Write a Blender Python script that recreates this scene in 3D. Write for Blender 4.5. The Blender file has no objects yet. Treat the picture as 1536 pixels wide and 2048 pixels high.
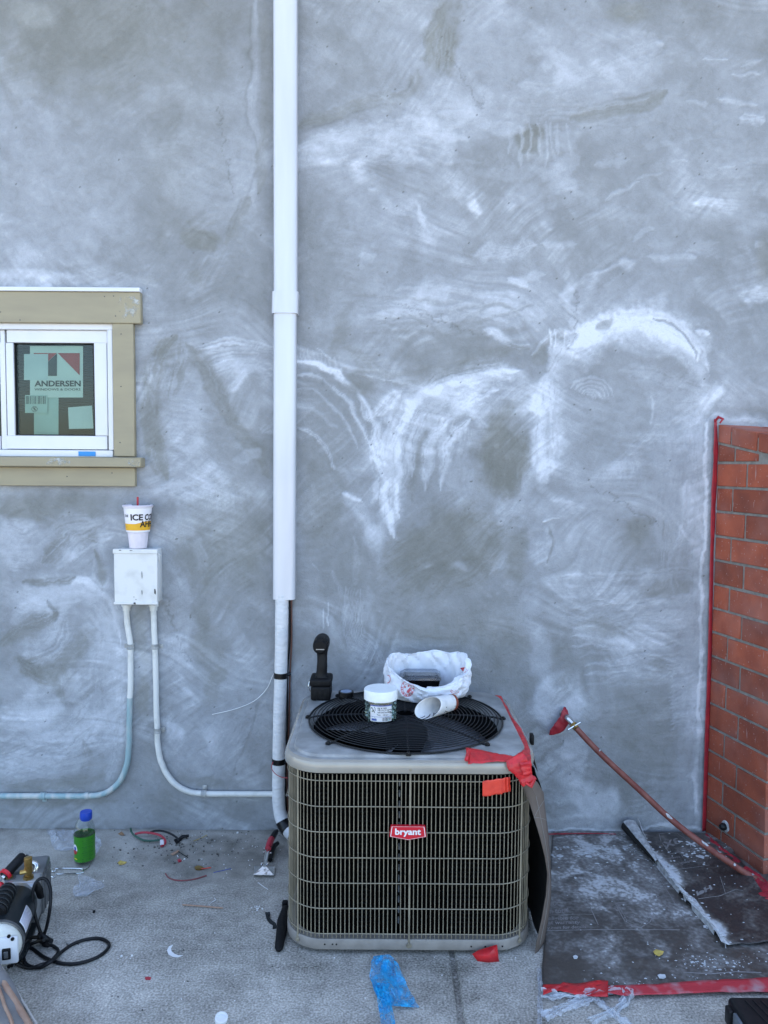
import bpy, bmesh, math, random
import numpy as np
from mathutils import Vector, Matrix
from mathutils.bvhtree import BVHTree
from math import sin, cos, pi, radians, sqrt, atan2, hypot
C = bpy.context
S = C.scene
COL = S.collection
random.seed(7)
# ------------------------------------------------------------ camera, sky, sun, exposure
CAM_D, CAM_H, PITCH, ROLL, FPX = 3.215, 1.57, 3.5, 0.4, 1538.0
cd = bpy.data.cameras.new('camera'); cam = bpy.data.objects.new('camera', cd); COL.objects.link(cam)
cam.location = (0, -CAM_D, CAM_H)
RM = (Matrix.Rotation(radians(90 - PITCH), 4, 'X') @ Matrix.Rotation(radians(ROLL), 4, 'Z'))
cam.rotation_euler = RM.to_euler()
cd.sensor_fit = 'VERTICAL'; cd.sensor_height = 32.0; cd.lens = FPX / 2048 * 32.0
cd.clip_start = 0.05; cd.clip_end = 500
S.camera = cam
SUN_EL = 52.0
w = bpy.data.worlds.new('World'); S.world = w; w.use_nodes = True
wn = w.node_tree.nodes; bg = wn['Background']; bg.inputs['Strength'].default_value = 0.12
sk = wn.new('ShaderNodeTexSky'); sk.sky_type = 'NISHITA'; sk.sun_disc = False
sk.sun_elevation = radians(SUN_EL); sk.sun_rotation = radians(-12); sk.air_density = 1.0; sk.dust_density = 1.8; sk.ozone_density = 1.0
w.node_tree.links.new(sk.outputs[0], bg.inputs[0])
sd = bpy.data.lights.new('sun', 'SUN'); sun = bpy.data.objects.new('sun', sd); COL.objects.link(sun)
sd.energy = 3.5; sd.angle = radians(0.53); sd.color = (1.0, 0.95, 0.88)
sun.rotation_euler = Vector((0.2 * cos(radians(SUN_EL)), -0.98 * cos(radians(SUN_EL)), -sin(radians(SUN_EL)))).to_track_quat('-Z', 'Y').to_euler()
sun.location = (-1, 3, 9)
S.view_settings.view_transform = 'Standard'; S.view_settings.look = 'None'
S.view_settings.gamma = 1.0; S.view_settings.use_curve_mapping = False
S.view_settings.exposure = 2.4

CP = Vector(cam.location); R3 = RM.to_3x3()
def ray(px, py): return R3 @ Vector(((px - 768) / FPX, -(py - 1024) / FPX, -1.0))
def D(px, py, Y=0.0):
    d = ray(px, py); return CP + d * ((Y - CP.y) / d.y)
def G(px, py, z=0.0):
    d = ray(px, py); return CP + d * ((z - CP.z) / d.z)
def project_np(X, Y, Z):
    Ri = np.array(R3.transposed()); P = np.stack([X - CP.x, Y - CP.y, Z - CP.z], 0)
    q = np.tensordot(Ri, P, 1); return 768 + FPX * q[0] / -q[2], 1024 - FPX * q[1] / -q[2]

# ------------------------------------------------------------ object helpers
ROOT = {}
def tag(o, label=None, cat=None, group=None, kind=None):
    if label: o['label'] = label
    if cat: o['category'] = cat
    if group: o['group'] = group
    if kind: o['kind'] = kind
    return o
def thing(name, loc, label, cat, group=None):
    o = bpy.data.objects.new(name, None); COL.objects.link(o); o.location = loc; o.empty_display_size = .05
    ROOT[o] = Vector(loc); return tag(o, label, cat, group)

class MB:
    def __init__(s): s.v = []; s.f = []; s.mi = []; s.cur = 0
    def add(s, vs, fs):
        n = len(s.v); s.v += [tuple(v) for v in vs]
        for f in fs: s.f.append(tuple(i + n for i in f)); s.mi.append(s.cur)
        return s
    def box(s, c, sz, rot=None, bev=0.0, seg=2):
        bm = bmesh.new(); bmesh.ops.create_cube(bm, size=1.0)
        for v in bm.verts: v.co = Vector((v.co.x * sz[0], v.co.y * sz[1], v.co.z * sz[2]))
        if bev > 0: bmesh.ops.bevel(bm, geom=bm.edges[:], offset=bev, segments=seg, profile=.5, affect='EDGES')
        M = (rot if rot is not None else Matrix.Identity(3)); c = Vector(c)
        bm.verts.index_update()
        s.add([c + M @ v.co for v in bm.verts], [[v.index for v in f.verts] for f in bm.faces]); bm.free(); return s
    def bb(s, x0, x1, y0, y1, z0, z1, bev=0, seg=1):
        return s.box(((x0 + x1) / 2, (y0 + y1) / 2, (z0 + z1) / 2), (abs(x1 - x0), abs(y1 - y0), abs(z1 - z0)), None, bev, seg)
    def tube(s, pts, r, n=8, closed=False, caps=True, flat=1.0):
        pts = [Vector(p) for p in pts]; m = len(pts); rs = r if isinstance(r, (list, tuple)) else [r] * m
        up = None; rings = []
        for i in range(m):
            if closed: t = (pts[(i + 1) % m] - pts[i - 1])
            else: t = pts[min(i + 1, m - 1)] - pts[max(i - 1, 0)]
            t.normalize()
            if up is None:
                up = Vector((0, 0, 1)) if abs(t.z) < .9 else Vector((0, 1, 0))
            b = t.cross(up).normalized(); up = b.cross(t).normalized()
            rings.append([pts[i] + (b * cos(2 * pi * k / n) + up * sin(2 * pi * k / n) * flat) * rs[i] for k in range(n)])
        vs = [p for rg in rings for p in rg]; fs = []
        for i in range(m if closed else m - 1):
            a = i * n; c = ((i + 1) % m) * n
            for k in range(n): fs.append((a + k, a + (k + 1) % n, c + (k + 1) % n, c + k))
        if caps and not closed: fs.append(tuple(range(n))[::-1]); fs.append(tuple((m - 1) * n + k for k in range(n)))
        return s.add(vs, fs)
    def cyl(s, a, b, r0, r1=None, n=16, caps=True): return s.tube([a, b], [r0, r0 if r1 is None else r1], n, False, caps)
    def lathe(s, prof, c, axis=(0, 0, 1), n=32, nf=None, caps=True):
        c = Vector(c); q = Vector((0, 0, 1)).rotation_difference(Vector(axis).normalized()).to_matrix(); vs = []; fs = []
        for (r, z) in prof:
            for k in range(n):
                a = 2 * pi * k / n; vs.append(c + q @ Vector((r * cos(a), r * sin(a), z)))
        for i in range(len(prof) - 1):
            for k in range(n): fs.append((i * n + k, i * n + (k + 1) % n, (i + 1) * n + (k + 1) % n, (i + 1) * n + k))
        if caps:
            if prof[0][0] > 1e-5: fs.append(tuple(range(n))[::-1])
            if prof[-1][0] > 1e-5: fs.append(tuple((len(prof) - 1) * n + k for k in range(n)))
        return s.add(vs, fs)
    def grid(s, fn, nu, nv, cu=False):
        vs = [fn(i / nu, j / nv) for j in range(nv + 1) for i in range(nu + (0 if cu else 1))]; W = nu + (0 if cu else 1); fs = []
        for j in range(nv):
            for i in range(nu): fs.append((j * W + i, j * W + (i + 1) % W if cu else j * W + i + 1, (j + 1) * W + ((i + 1) % W if cu else i + 1), (j + 1) * W + i))
        return s.add(vs, fs)
    def prism(s, poly, off):   # poly: 3D outline, off: extrusion vector
        n = len(poly); off = Vector(off); a = [Vector(p) for p in poly]
        fs = [tuple(range(n)), tuple(range(2 * n - 1, n - 1, -1))] + [(i, (i + 1) % n, n + (i + 1) % n, n + i) for i in range(n)]
        return s.add(a + [p + off for p in a], fs)
    def build(s, name, mat, parent=None, smooth=True, label=None, origin=None, sol=0.0, ang=40):
        me = bpy.data.meshes.new(name)
        if parent is not None: org = ROOT[parent]
        elif origin is not None: org = Vector(origin)
        else:
            a = np.array(s.v); org = Vector(((a[:, 0].min() + a[:, 0].max()) / 2, (a[:, 1].min() + a[:, 1].max()) / 2, a[:, 2].min()))
        me.from_pydata([Vector(v) - org for v in s.v], [], s.f)
        mats = mat if isinstance(mat, (list, tuple)) else [mat]
        for m in mats: me.materials.append(m)
        if len(mats) > 1: me.polygons.foreach_set('material_index', s.mi)
        bm = bmesh.new(); bm.from_mesh(me); bmesh.ops.recalc_face_normals(bm, faces=bm.faces[:])
        if smooth:
            for f in bm.faces: f.smooth = True
            for e in bm.edges:
                if len(e.link_faces) == 2 and e.calc_face_angle(0) > radians(ang): e.smooth = False
        bm.to_mesh(me); bm.free()
        o = bpy.data.objects.new(name, me); COL.objects.link(o)
        if parent is not None: o.parent = parent; ROOT[o] = org
        else: o.location = org; ROOT[o] = org
        if sol:
            md = o.modifiers.new('thickness', 'SOLIDIFY'); md.thickness = sol; md.offset = 0
        if label: o['label'] = label
        return o

def smooth_path(pts, n=8, closed=False):
    P = [Vector(p) for p in pts]; out = []; m = len(P)
    for i in range(m if closed else m - 1):
        p1, p2 = P[i], P[(i + 1) % m]
        p0 = P[i - 1] if (i > 0 or closed) else p1 * 2 - p2
        p3 = P[(i + 2) % m] if (i + 2 < m or closed) else p2 * 2 - p1
        for k in range(n):
            t = k / n
            out.append(.5 * ((2 * p1) + (p2 - p0) * t + (2 * p0 - 5 * p1 + 4 * p2 - p3) * t * t + (3 * p1 - p0 - 3 * p2 + p3) * t ** 3))
    if not closed: out.append(P[-1])
    return out

def hsh(i, j, s=0):
    x = (i * 374761393 + j * 668265263 + s * 974634777) & 0xffffffff
    x = ((x ^ (x >> 13)) * 1274126177) & 0xffffffff
    return ((x ^ (x >> 16)) & 0xffff) / 65535.0
def vn(x, y, s=0):
    i, j = math.floor(x), math.floor(y); u, v = x - i, y - j; u = u * u * (3 - 2 * u); v = v * v * (3 - 2 * v)
    return (hsh(i, j, s) * (1 - u) + hsh(i + 1, j, s) * u) * (1 - v) + (hsh(i, j + 1, s) * (1 - u) + hsh(i + 1, j + 1, s) * u) * v
def fb(x, y, s=0): return (vn(x, y, s) * .55 + vn(x * 2.1, y * 2.1, s + 1) * .28 + vn(x * 4.3, y * 4.3, s + 2) * .17) * 2 - 1

# ------------------------------------------------------------ materials
def mat(name, col, col2=None, rough=.6, metal=0.0, ns=20.0, nd=3.0, bump=0.0, bs=None, spec=.5, trans=0.0, lo=.35, hi=.65, stretch=None, alpha=1.0, coat=0.0, rvar=0.0):
    m = bpy.data.materials.new(name); m.use_nodes = True; nt = m.node_tree; N = nt.nodes; L = nt.links; b = N['Principled BSDF']
    b.inputs['Roughness'].default_value = rough; b.inputs['Metallic'].default_value = metal; b.inputs['Specular IOR Level'].default_value = spec
    b.inputs['Coat Weight'].default_value = coat
    col2 = col2 or tuple(c * .86 for c in col)
    tc = N.new('ShaderNodeTexCoord'); mp = N.new('ShaderNodeMapping'); L.new(tc.outputs['Object'], mp.inputs[0])
    if stretch: mp.inputs['Scale'].default_value = stretch
    nz = N.new('ShaderNodeTexNoise'); nz.inputs['Scale'].default_value = ns; nz.inputs['Detail'].default_value = nd; L.new(mp.outputs[0], nz.inputs['Vector'])
    mr = N.new('ShaderNodeMapRange'); mr.inputs[1].default_value = lo; mr.inputs[2].default_value = hi; L.new(nz.outputs[0], mr.inputs[0])
    mx = N.new('ShaderNodeMix'); mx.data_type = 'RGBA'; mx.inputs[6].default_value = (*col, 1); mx.inputs[7].default_value = (*col2, 1)
    L.new(mr.outputs[0], mx.inputs[0]); L.new(mx.outputs[2], b.inputs['Base Color'])
    if rvar:
        r2 = N.new('ShaderNodeMapRange'); r2.inputs[3].default_value = rough - rvar; r2.inputs[4].default_value = rough + rvar
        L.new(nz.outputs[0], r2.inputs[0]); L.new(r2.outputs[0], b.inputs['Roughness'])
    if bump:
        n2 = N.new('ShaderNodeTexNoise'); n2.inputs['Scale'].default_value = bs or ns * 3; n2.inputs['Detail'].default_value = 4; L.new(mp.outputs[0], n2.inputs['Vector'])
        bp = N.new('ShaderNodeBump'); bp.inputs['Strength'].default_value = min(1, bump * 10); bp.inputs['Distance'].default_value = bump * .1
        L.new(n2.outputs[0], bp.inputs['Height']); L.new(bp.outputs[0], b.inputs['Normal'])
    if trans: b.inputs['Transmission Weight'].default_value = trans
    if alpha < 1: b.inputs['Alpha'].default_value = alpha
    return m
def film(name, col, alpha, rough=.25, bs=40, bump=.02):   # thin plastic film: see-through mixed with a glossy sheet
    m = mat(name, col, tuple(c * .9 for c in col), rough=rough, ns=30, bump=bump, bs=bs); nt = m.node_tree; N = nt.nodes; L = nt.links
    b = N['Principled BSDF']; nz = N.new('ShaderNodeTexNoise'); nz.inputs['Scale'].default_value = 16; nz.inputs['Detail'].default_value = 2
    nz.inputs['Distortion'].default_value = 1.0
    tc = N.new('ShaderNodeTexCoord'); L.new(tc.outputs['Object'], nz.inputs['Vector'])
    mr = N.new('ShaderNodeMapRange'); mr.inputs[1].default_value = .35; mr.inputs[2].default_value = .7
    mr.inputs[3].default_value = alpha * .55; mr.inputs[4].default_value = min(1, alpha * 1.45); L.new(nz.outputs[0], mr.inputs[0]); L.new(mr.outputs[0], b.inputs['Alpha'])
    return m
def glass(name, tint=(.9, .95, .95), rough=.02, refl=1.0):
    m = bpy.data.materials.new(name); m.use_nodes = True; nt = m.node_tree; N = nt.nodes; L = nt.links
    for n in list(N):
        if n.type == 'BSDF_PRINCIPLED': N.remove(n)
    t = N.new('ShaderNodeBsdfTransparent'); t.inputs[0].default_value = (*tint, 1); g = N.new('ShaderNodeBsdfGlossy'); g.inputs['Roughness'].default_value = rough
    f = N.new('ShaderNodeLayerWeight'); f.inputs[0].default_value = .5
    po = N.new('ShaderNodeMath'); po.operation = 'POWER'; po.inputs[1].default_value = 3.2; L.new(f.outputs['Facing'], po.inputs[0])
    mu = N.new('ShaderNodeMath'); mu.operation = 'MULTIPLY_ADD'; mu.inputs[1].default_value = .55 * refl; mu.inputs[2].default_value = .05 * refl; L.new(po.outputs[0], mu.inputs[0])
    mx = N.new('ShaderNodeMixShader'); L.new(mu.outputs[0], mx.inputs[0]); L.new(t.outputs[0], mx.inputs[1]); L.new(g.outputs[0], mx.inputs[2])
    L.new(mx.outputs[0], N['Material Output'].inputs[0]); return m

M = {}
M['white_pvc'] = mat('white_pvc', (.60, .61, .64), (.545, .555, .59), rough=.2, ns=5, nd=5, coat=.4, stretch=(3, 3, .35))
M['insul'] = mat('insul', (.68, .68, .69), (.58, .59, .60), rough=.55, ns=25, bump=.06, bs=45, stretch=(1, 1, 2.5))
M['black_tape'] = mat('black_tape', (.005, .005, .006), rough=.3, spec=.35, ns=40, bump=.03)
M['black'] = mat('black', (.0035, .0037, .0045), (.007, .0075, .0085), rough=.5, spec=.22, ns=60, lo=.4, hi=.8)
M['black_dusty'] = mat('black_dusty', (.004, .004, .0045), (.022, .021, .020), rough=.6, ns=60, lo=.56, hi=.9, bump=.02, spec=.22)
M['black_metal'] = mat('black_metal', (.004, .0045, .0055), (.007, .007, .008), rough=.4, ns=30, spec=.3)
M['dark_well'] = mat('dark_well', (.008, .008, .009), rough=.8, spec=.1)
M['blade'] = mat('blade', (.20, .21, .23), (.12, .125, .14), rough=.45, metal=.3, ns=8, nd=5)
M['ac_gray'] = mat('ac_gray', (.22, .22, .21), (.36, .36, .35), rough=.42, ns=14, nd=5, lo=.42, hi=.68, bump=.01, bs=90, rvar=.15)
M['ac_rim'] = mat('ac_rim', (.29, .262, .218), (.35, .318, .265), rough=.22, ns=10, coat=.5)
M['ac_base'] = mat('ac_base', (.20, .178, .155), (.26, .235, .205), rough=.45, ns=25, nd=5)
M['grille'] = mat('grille', (.31, .265, .185), (.20, .172, .122), rough=.4, ns=18, nd=4)
M['olive_trim'] = mat('olive_trim', (.33, .285, .185), (.295, .255, .17), rough=.6, ns=6, bump=.012, bs=120, stretch=(1, 1, 4))
M['plaster_smear'] = mat('plaster_smear', (.52, .53, .53), (.30, .30, .30), rough=.85, ns=60, bump=.05)
M['vinyl'] = mat('vinyl', (.70, .70, .71), (.65, .66, .68), rough=.38, ns=5)
M['gap'] = mat('gap', (.10, .10, .12), rough=.7)
M['gasket'] = mat('gasket', (.01, .01, .01), rough=.6)
M['box_white'] = mat('box_white', (.67, .67, .655), (.55, .55, .53), rough=.42, ns=16, nd=6, lo=.52, hi=.75, bump=.012, bs=60)
M['chip'] = mat('chip', (.10, .095, .085), rough=.8)
M['screw'] = mat('screw', (.55, .55, .55), rough=.3, metal=.9)
M['chrome'] = mat('chrome', (.72, .72, .72), (.6, .6, .58), rough=.15, metal=1.0, ns=30)
M['chrome_worn'] = mat('chrome_worn', (.70, .70, .68), (.25, .24, .22), rough=.28, metal=.8, ns=55, lo=.5, hi=.62)
M['brass'] = mat('brass', (.46, .30, .10), (.30, .19, .06), rough=.32, metal=.9, ns=30)
M['copper'] = mat('copper', (.40, .20, .12), (.28, .13, .08), rough=.4, metal=.6, ns=40)
M['cable_brown'] = mat('cable_brown', (.12, .045, .03), (.07, .03, .02), rough=.5, ns=30)
M['red_tape'] = mat('red_tape', (.66, .022, .026), (.42, .015, .022), rough=.4, ns=35, bump=.05, bs=60)
M['red_tape_dull'] = mat('red_tape_dull', (.40, .020, .032), (.27, .015, .028), rough=.5, ns=25, bump=.05, bs=45)
M['red_tape_dusty'] = mat('red_tape_dusty', (.45, .028, .04), (.42, .24, .25), rough=.6, ns=16, nd=7, lo=.5, hi=.72, bump=.04, bs=50)
M['orange_tape'] = mat('orange_tape', (.78, .062, .032), (.62, .04, .024), rough=.42, ns=25, bump=.05, bs=40)
M['badge'] = mat('badge', (.62, .015, .03), rough=.3)
M['white_print'] = mat('white_print', (.82, .82, .82), rough=.5)
M['white_wire'] = mat('white_wire', (.75, .76, .76), rough=.4)
M['blue_tape'] = mat('blue_tape', (.02, .25, .62), rough=.5)
M['paper_tint'] = mat('paper_tint', (.55, .58, .52), (.50, .53, .48), rough=.8, ns=6)
M['paper_pale'] = mat('paper_pale', (.50, .55, .52), rough=.8, ns=6)
M['paper_ghost'] = mat('paper_ghost', (.36, .46, .41), (.30, .39, .35), rough=.8, ns=8)
M['logo_red'] = mat('logo_red', (.36, .025, .018), rough=.7)
M['logo_dark'] = mat('logo_dark', (.010, .018, .018), rough=.7)
M['room'] = mat('room', (.05, .09, .11), (.025, .05, .06), rough=.9, ns=3)
M['blind'] = mat('blind', (.045, .07, .08), rough=.7)
M['cup_white'] = mat('cup_white', (.80, .77, .78), (.78, .74, .77), rough=.45)
M['cup_low'] = mat('cup_low', (.74, .68, .73), rough=.45)
M['cup_yellow'] = mat('cup_yellow', (.78, .42, .015), (.70, .36, .012), rough=.45, ns=30)
M['ink'] = mat('ink', (.010, .008, .007), rough=.6)
M['straw'] = mat('straw', (.42, .012, .03), rough=.35)
M['lid_milky'] = mat('lid_milky', (.66, .60, .66), rough=.3)
M['jar_lid'] = mat('jar_lid', (.80, .82, .80), (.70, .73, .71), rough=.4, ns=20, nd=4, lo=.5, hi=.8)
M['steel_screw'] = mat('steel_screw', (.32, .40, .36), (.14, .2, .17), rough=.3, metal=.8, ns=60)
M['label'] = mat('label', (.72, .73, .76), rough=.45)
M['label_blue'] = mat('label_blue', (.06, .10, .35), rough=.45)
M['bag'] = mat('bag', (.74, .76, .80), (.70, .72, .77), rough=.38, ns=12, bump=.03, bs=30)
M['bag_red'] = mat('bag_red', (.62, .10, .12), rough=.5)
M['paper_cup'] = mat('paper_cup', (.72, .71, .69), (.55, .55, .55), rough=.7, ns=35, nd=5, lo=.45, hi=.8)
M['cup_brown'] = mat('cup_brown', (.24, .05, .025), rough=.6)
M['food_black'] = mat('food_black', (.004, .004, .005), rough=.25, spec=.4)
M['green_label'] = mat('green_label', (.035, .22, .012), (.03, .19, .010), rough=.35)
M['green_dark'] = mat('green_dark', (.02, .15, .02), rough=.4)
M['blue_cap'] = mat('blue_cap', (.012, .06, .42), rough=.35)
M['blue_print'] = mat('blue_print', (.03, .08, .35), rough=.4)
M['yellow_print'] = mat('yellow_print', (.7, .6, .05), rough=.5)
M['leaf'] = mat('leaf', (.50, .38, .08), (.40, .28, .08), rough=.7, ns=60)
M['leaf_brown'] = mat('leaf_brown', (.22, .13, .07), rough=.8)
M['green_wire'] = mat('green_wire', (.02, .09, .06), rough=.5)
M['red_wire'] = mat('red_wire', (.42, .03, .05), rough=.5)
M['dullred_wire'] = mat('dullred_wire', (.25, .055, .06), (.16, .05, .05), rough=.6, ns=50)
M['pump_dark'] = mat('pump_dark', (.006, .009, .011), (.010, .014, .016), rough=.42, spec=.3, ns=25, bump=.01, bs=120)
M['alu'] = mat('alu', (.42, .43, .43), (.30, .31, .32), rough=.38, metal=.75, ns=20, nd=4)
M['alu_dark'] = mat('alu_dark', (.13, .135, .14), (.20, .205, .21), rough=.32, metal=.6, ns=14, nd=4)
M['cream'] = mat('cream', (.66, .65, .58), (.56, .55, .5), rough=.4, ns=25)
M['rubber'] = mat('rubber', (.006, .0065, .008), rough=.5, spec=.3)
M['red_cap'] = mat('red_cap', (.62, .012, .025), rough=.3)
M['tan'] = mat('tan', (.30, .17, .11), (.40, .26, .18), rough=.6, ns=18)
M['canvas'] = mat('canvas', (.13, .125, .12), (.22, .21, .20), rough=.75, ns=5, nd=5, bump=.03, bs=80)
M['canvas_pale'] = mat('canvas_pale', (.45, .42, .38), rough=.8)
M['case'] = mat('case', (.006, .0065, .008), (.010, .010, .012), rough=.45, spec=.3, ns=90, bump=.01, bs=300)
M['case_latch'] = mat('case_latch', (.10, .12, .14), rough=.4)
M['felt'] = mat('felt', (.10, .076, .060), (.14, .11, .092), rough=.75, ns=9, nd=5, bump=.02, bs=70)
M['felt_dark'] = mat('felt_dark', (.010, .009, .008), rough=.8)
M['crease'] = mat('crease', (.26, .24, .22), rough=.8)
M['hose'] = mat('hose', (.16, .036, .026), (.22, .075, .055), rough=.6, ns=28, nd=5, bump=.03, bs=90)
M['drop'] = mat('drop', (.55, .57, .58), (.42, .44, .45), rough=.85, ns=60)
M['spot_plaster'] = mat('spot_plaster', (.42, .44, .46), rough=.9)
M['clear_film'] = film('clear_film', (.66, .70, .76), .34, .22, 18, .03)
M['clear_wrap'] = film('clear_wrap', (.70, .74, .80), .42, .2, 25, .04)
M['blue_film'] = film('blue_film', (.008, .42, .80), .66, .15, 14, .03)
M['pet'] = glass('pet', (.93, .95, .94), .05, 1.2)
M['pane'] = glass('pane', (.78, .86, .84), .01, .6)
M['tray_clear'] = glass('tray_clear', (.80, .82, .85), .08, .9)

# ------------------------------------------------------------ lettering
def text2d(s, size, bold=0.0, shear=0.0, cuts=0.0):
    cu = bpy.data.curves.new('t', 'FONT'); cu.body = s; cu.size = size; cu.offset = bold; cu.shear = shear; cu.resolution_u = 3
    cu.align_x = 'CENTER'; cu.align_y = 'CENTER'
    o = bpy.data.objects.new('t', cu); COL.objects.link(o); dg = C.evaluated_depsgraph_get(); me = bpy.data.meshes.new_from_object(o.evaluated_get(dg))
    bpy.data.objects.remove(o); bm = bmesh.new(); bm.from_mesh(me); bpy.data.meshes.remove(me); bpy.data.curves.remove(cu)
    bmesh.ops.remove_doubles(bm, verts=bm.verts[:], dist=size * 1e-4)
    if cuts and bm.verts:
        x0 = min(v.co.x for v in bm.verts); x1 = max(v.co.x for v in bm.verts); x = x0 + cuts
        while x < x1:
            bmesh.ops.bisect_plane(bm, geom=bm.verts[:] + bm.edges[:] + bm.faces[:], plane_co=(x, 0, 0), plane_no=(1, 0, 0)); x += cuts
    bm.verts.index_update(); vs = [(v.co.x, v.co.y) for v in bm.verts]; fs = [[v.index for v in f.verts] for f in bm.faces]; bm.free()
    return vs, fs
def textfit(mb, s, box, fn, bold=.0, cuts=0.0):
    """letters stretched to fill box=(x0,x1,y0,y1) in 2D, each vertex then mapped by fn(x, y)"""
    vs, fs = text2d(s, 1.0, bold, 0, 0)
    xs = [v[0] for v in vs]; ys = [v[1] for v in vs]; a, b, c, d = min(xs), max(xs), min(ys), max(ys); x0, x1, y0, y1 = box
    if cuts:
        vs, fs = text2d(s, 1.0, bold, 0, cuts * (b - a) / (abs(x1 - x0)))
    mb.add([fn(x0 + (v[0] - a) / (b - a) * (x1 - x0), y0 + (v[1] - c) / (d - c) * (y1 - y0)) for v in vs], fs)
# ------------------------------------------------------------ numpy noise and trowel strokes for the cement wall
def nhash(i, j, s):
    x = (i.astype(np.int64) * 374761393 + j.astype(np.int64) * 668265263 + s * 974634777) & 0xffffffff
    x = ((x ^ (x >> 13)) * 1274126177) & 0xffffffff
    return ((x ^ (x >> 16)) & 0xffff) / 65535.0
def nv(x, y, s=0):
    i, j = np.floor(x), np.floor(y); u, v = x - i, y - j; u = u * u * (3 - 2 * u); v = v * v * (3 - 2 * v)
    return (nhash(i, j, s) * (1 - u) + nhash(i + 1, j, s) * u) * (1 - v) + (nhash(i, j + 1, s) * (1 - u) + nhash(i + 1, j + 1, s) * u) * v
def nfb(x, y, s=0, o=4):
    a = 0; amp = .5; t = 0
    for k in range(o): a = a + nv(x * 2.03 ** k, y * 2.03 ** k, s + k * 7) * amp; t += amp; amp *= .55
    return a / t
def sst(a, b, x): t = np.clip((x - a) / (b - a), 0, 1); return t * t * (3 - 2 * t)

fx = np.arange(-1.86, 1.80, .0052); fz = np.arange(0, 3.66, .0052)
gx = np.concatenate([[-7, -6, -5, -4, -3, -2.4, -2.0], fx, [1.9, 2.1, 2.5, 3, 4, 5, 6, 7]])
gz = np.concatenate([fz, [3.75, 3.9, 4.1, 4.5, 5.2]])
XX, ZZ = np.meshgrid(gx, gz)
U, V = project_np(XX, np.zeros_like(XX), ZZ)
U = np.clip(U, -900, 2400); V = np.clip(V, -900, 1900)
# slow wandering of the trowel
WU = U + (nfb(U / 90, V / 90, 11) - .5) * 34 + (nfb(U / 22, V / 22, 12, 3) - .5) * 9
WV = V + (nfb(U / 90, V / 90, 21) - .5) * 34 + (nfb(U / 22, V / 22, 22, 3) - .5) * 9
wash = .40 + (nfb(WU / 260, WV / 260, 31, 3) - .5) * .30 + (nfb(WU / 70, WV / 110, 32, 4) - .5) * .22
olive = np.clip((nfb(U / 330, V / 300, 41, 3) - .42) * .9, 0, 1) * .5
GN1 = nfb(U / 20, V / 20, 5, 4) - .5; GN2 = nfb(U / 6, V / 6, 6, 2) - .5; GN3 = nfb(U / 4.2, V / 4.2, 8, 2) - .5
def blob(cx, cy, rx, ry, t, al, ang=0, ol=None, soft=.5, rag=.5, br=0.0, bd=0.0):
    if rx * ry < 900 and abs(t - .45) > .15: al *= .7; soft = max(soft, .6); rag = max(rag, 1.0)
    """irregular patch: centre, radii, target wash, opacity"""
    global wash, olive
    a = radians(ang); du = WU - cx; dv = WV - cy; p = (du * cos(a) + dv * sin(a)) / rx; q = (-du * sin(a) + dv * cos(a)) / ry
    m = np.sqrt(p * p + q * q) + (nfb(U / 30, V / 30, int(cx + cy), 4) - .5) * rag * 1.6
    mask = 1 - sst(1 - soft, 1 + soft * .4, m)
    if br:
        b = radians(bd); s = du * -sin(b) + dv * cos(b); tt = du * cos(b) + dv * sin(b)
        mask = mask * (1 - br + br * sst(.38, .60, nfb(tt / 60, s / 3.2, int(cx), 3)))
    mask = mask * al; wash = wash * (1 - mask) + t * mask
    if ol is not None: olive = olive * (1 - mask) + ol * mask
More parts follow.
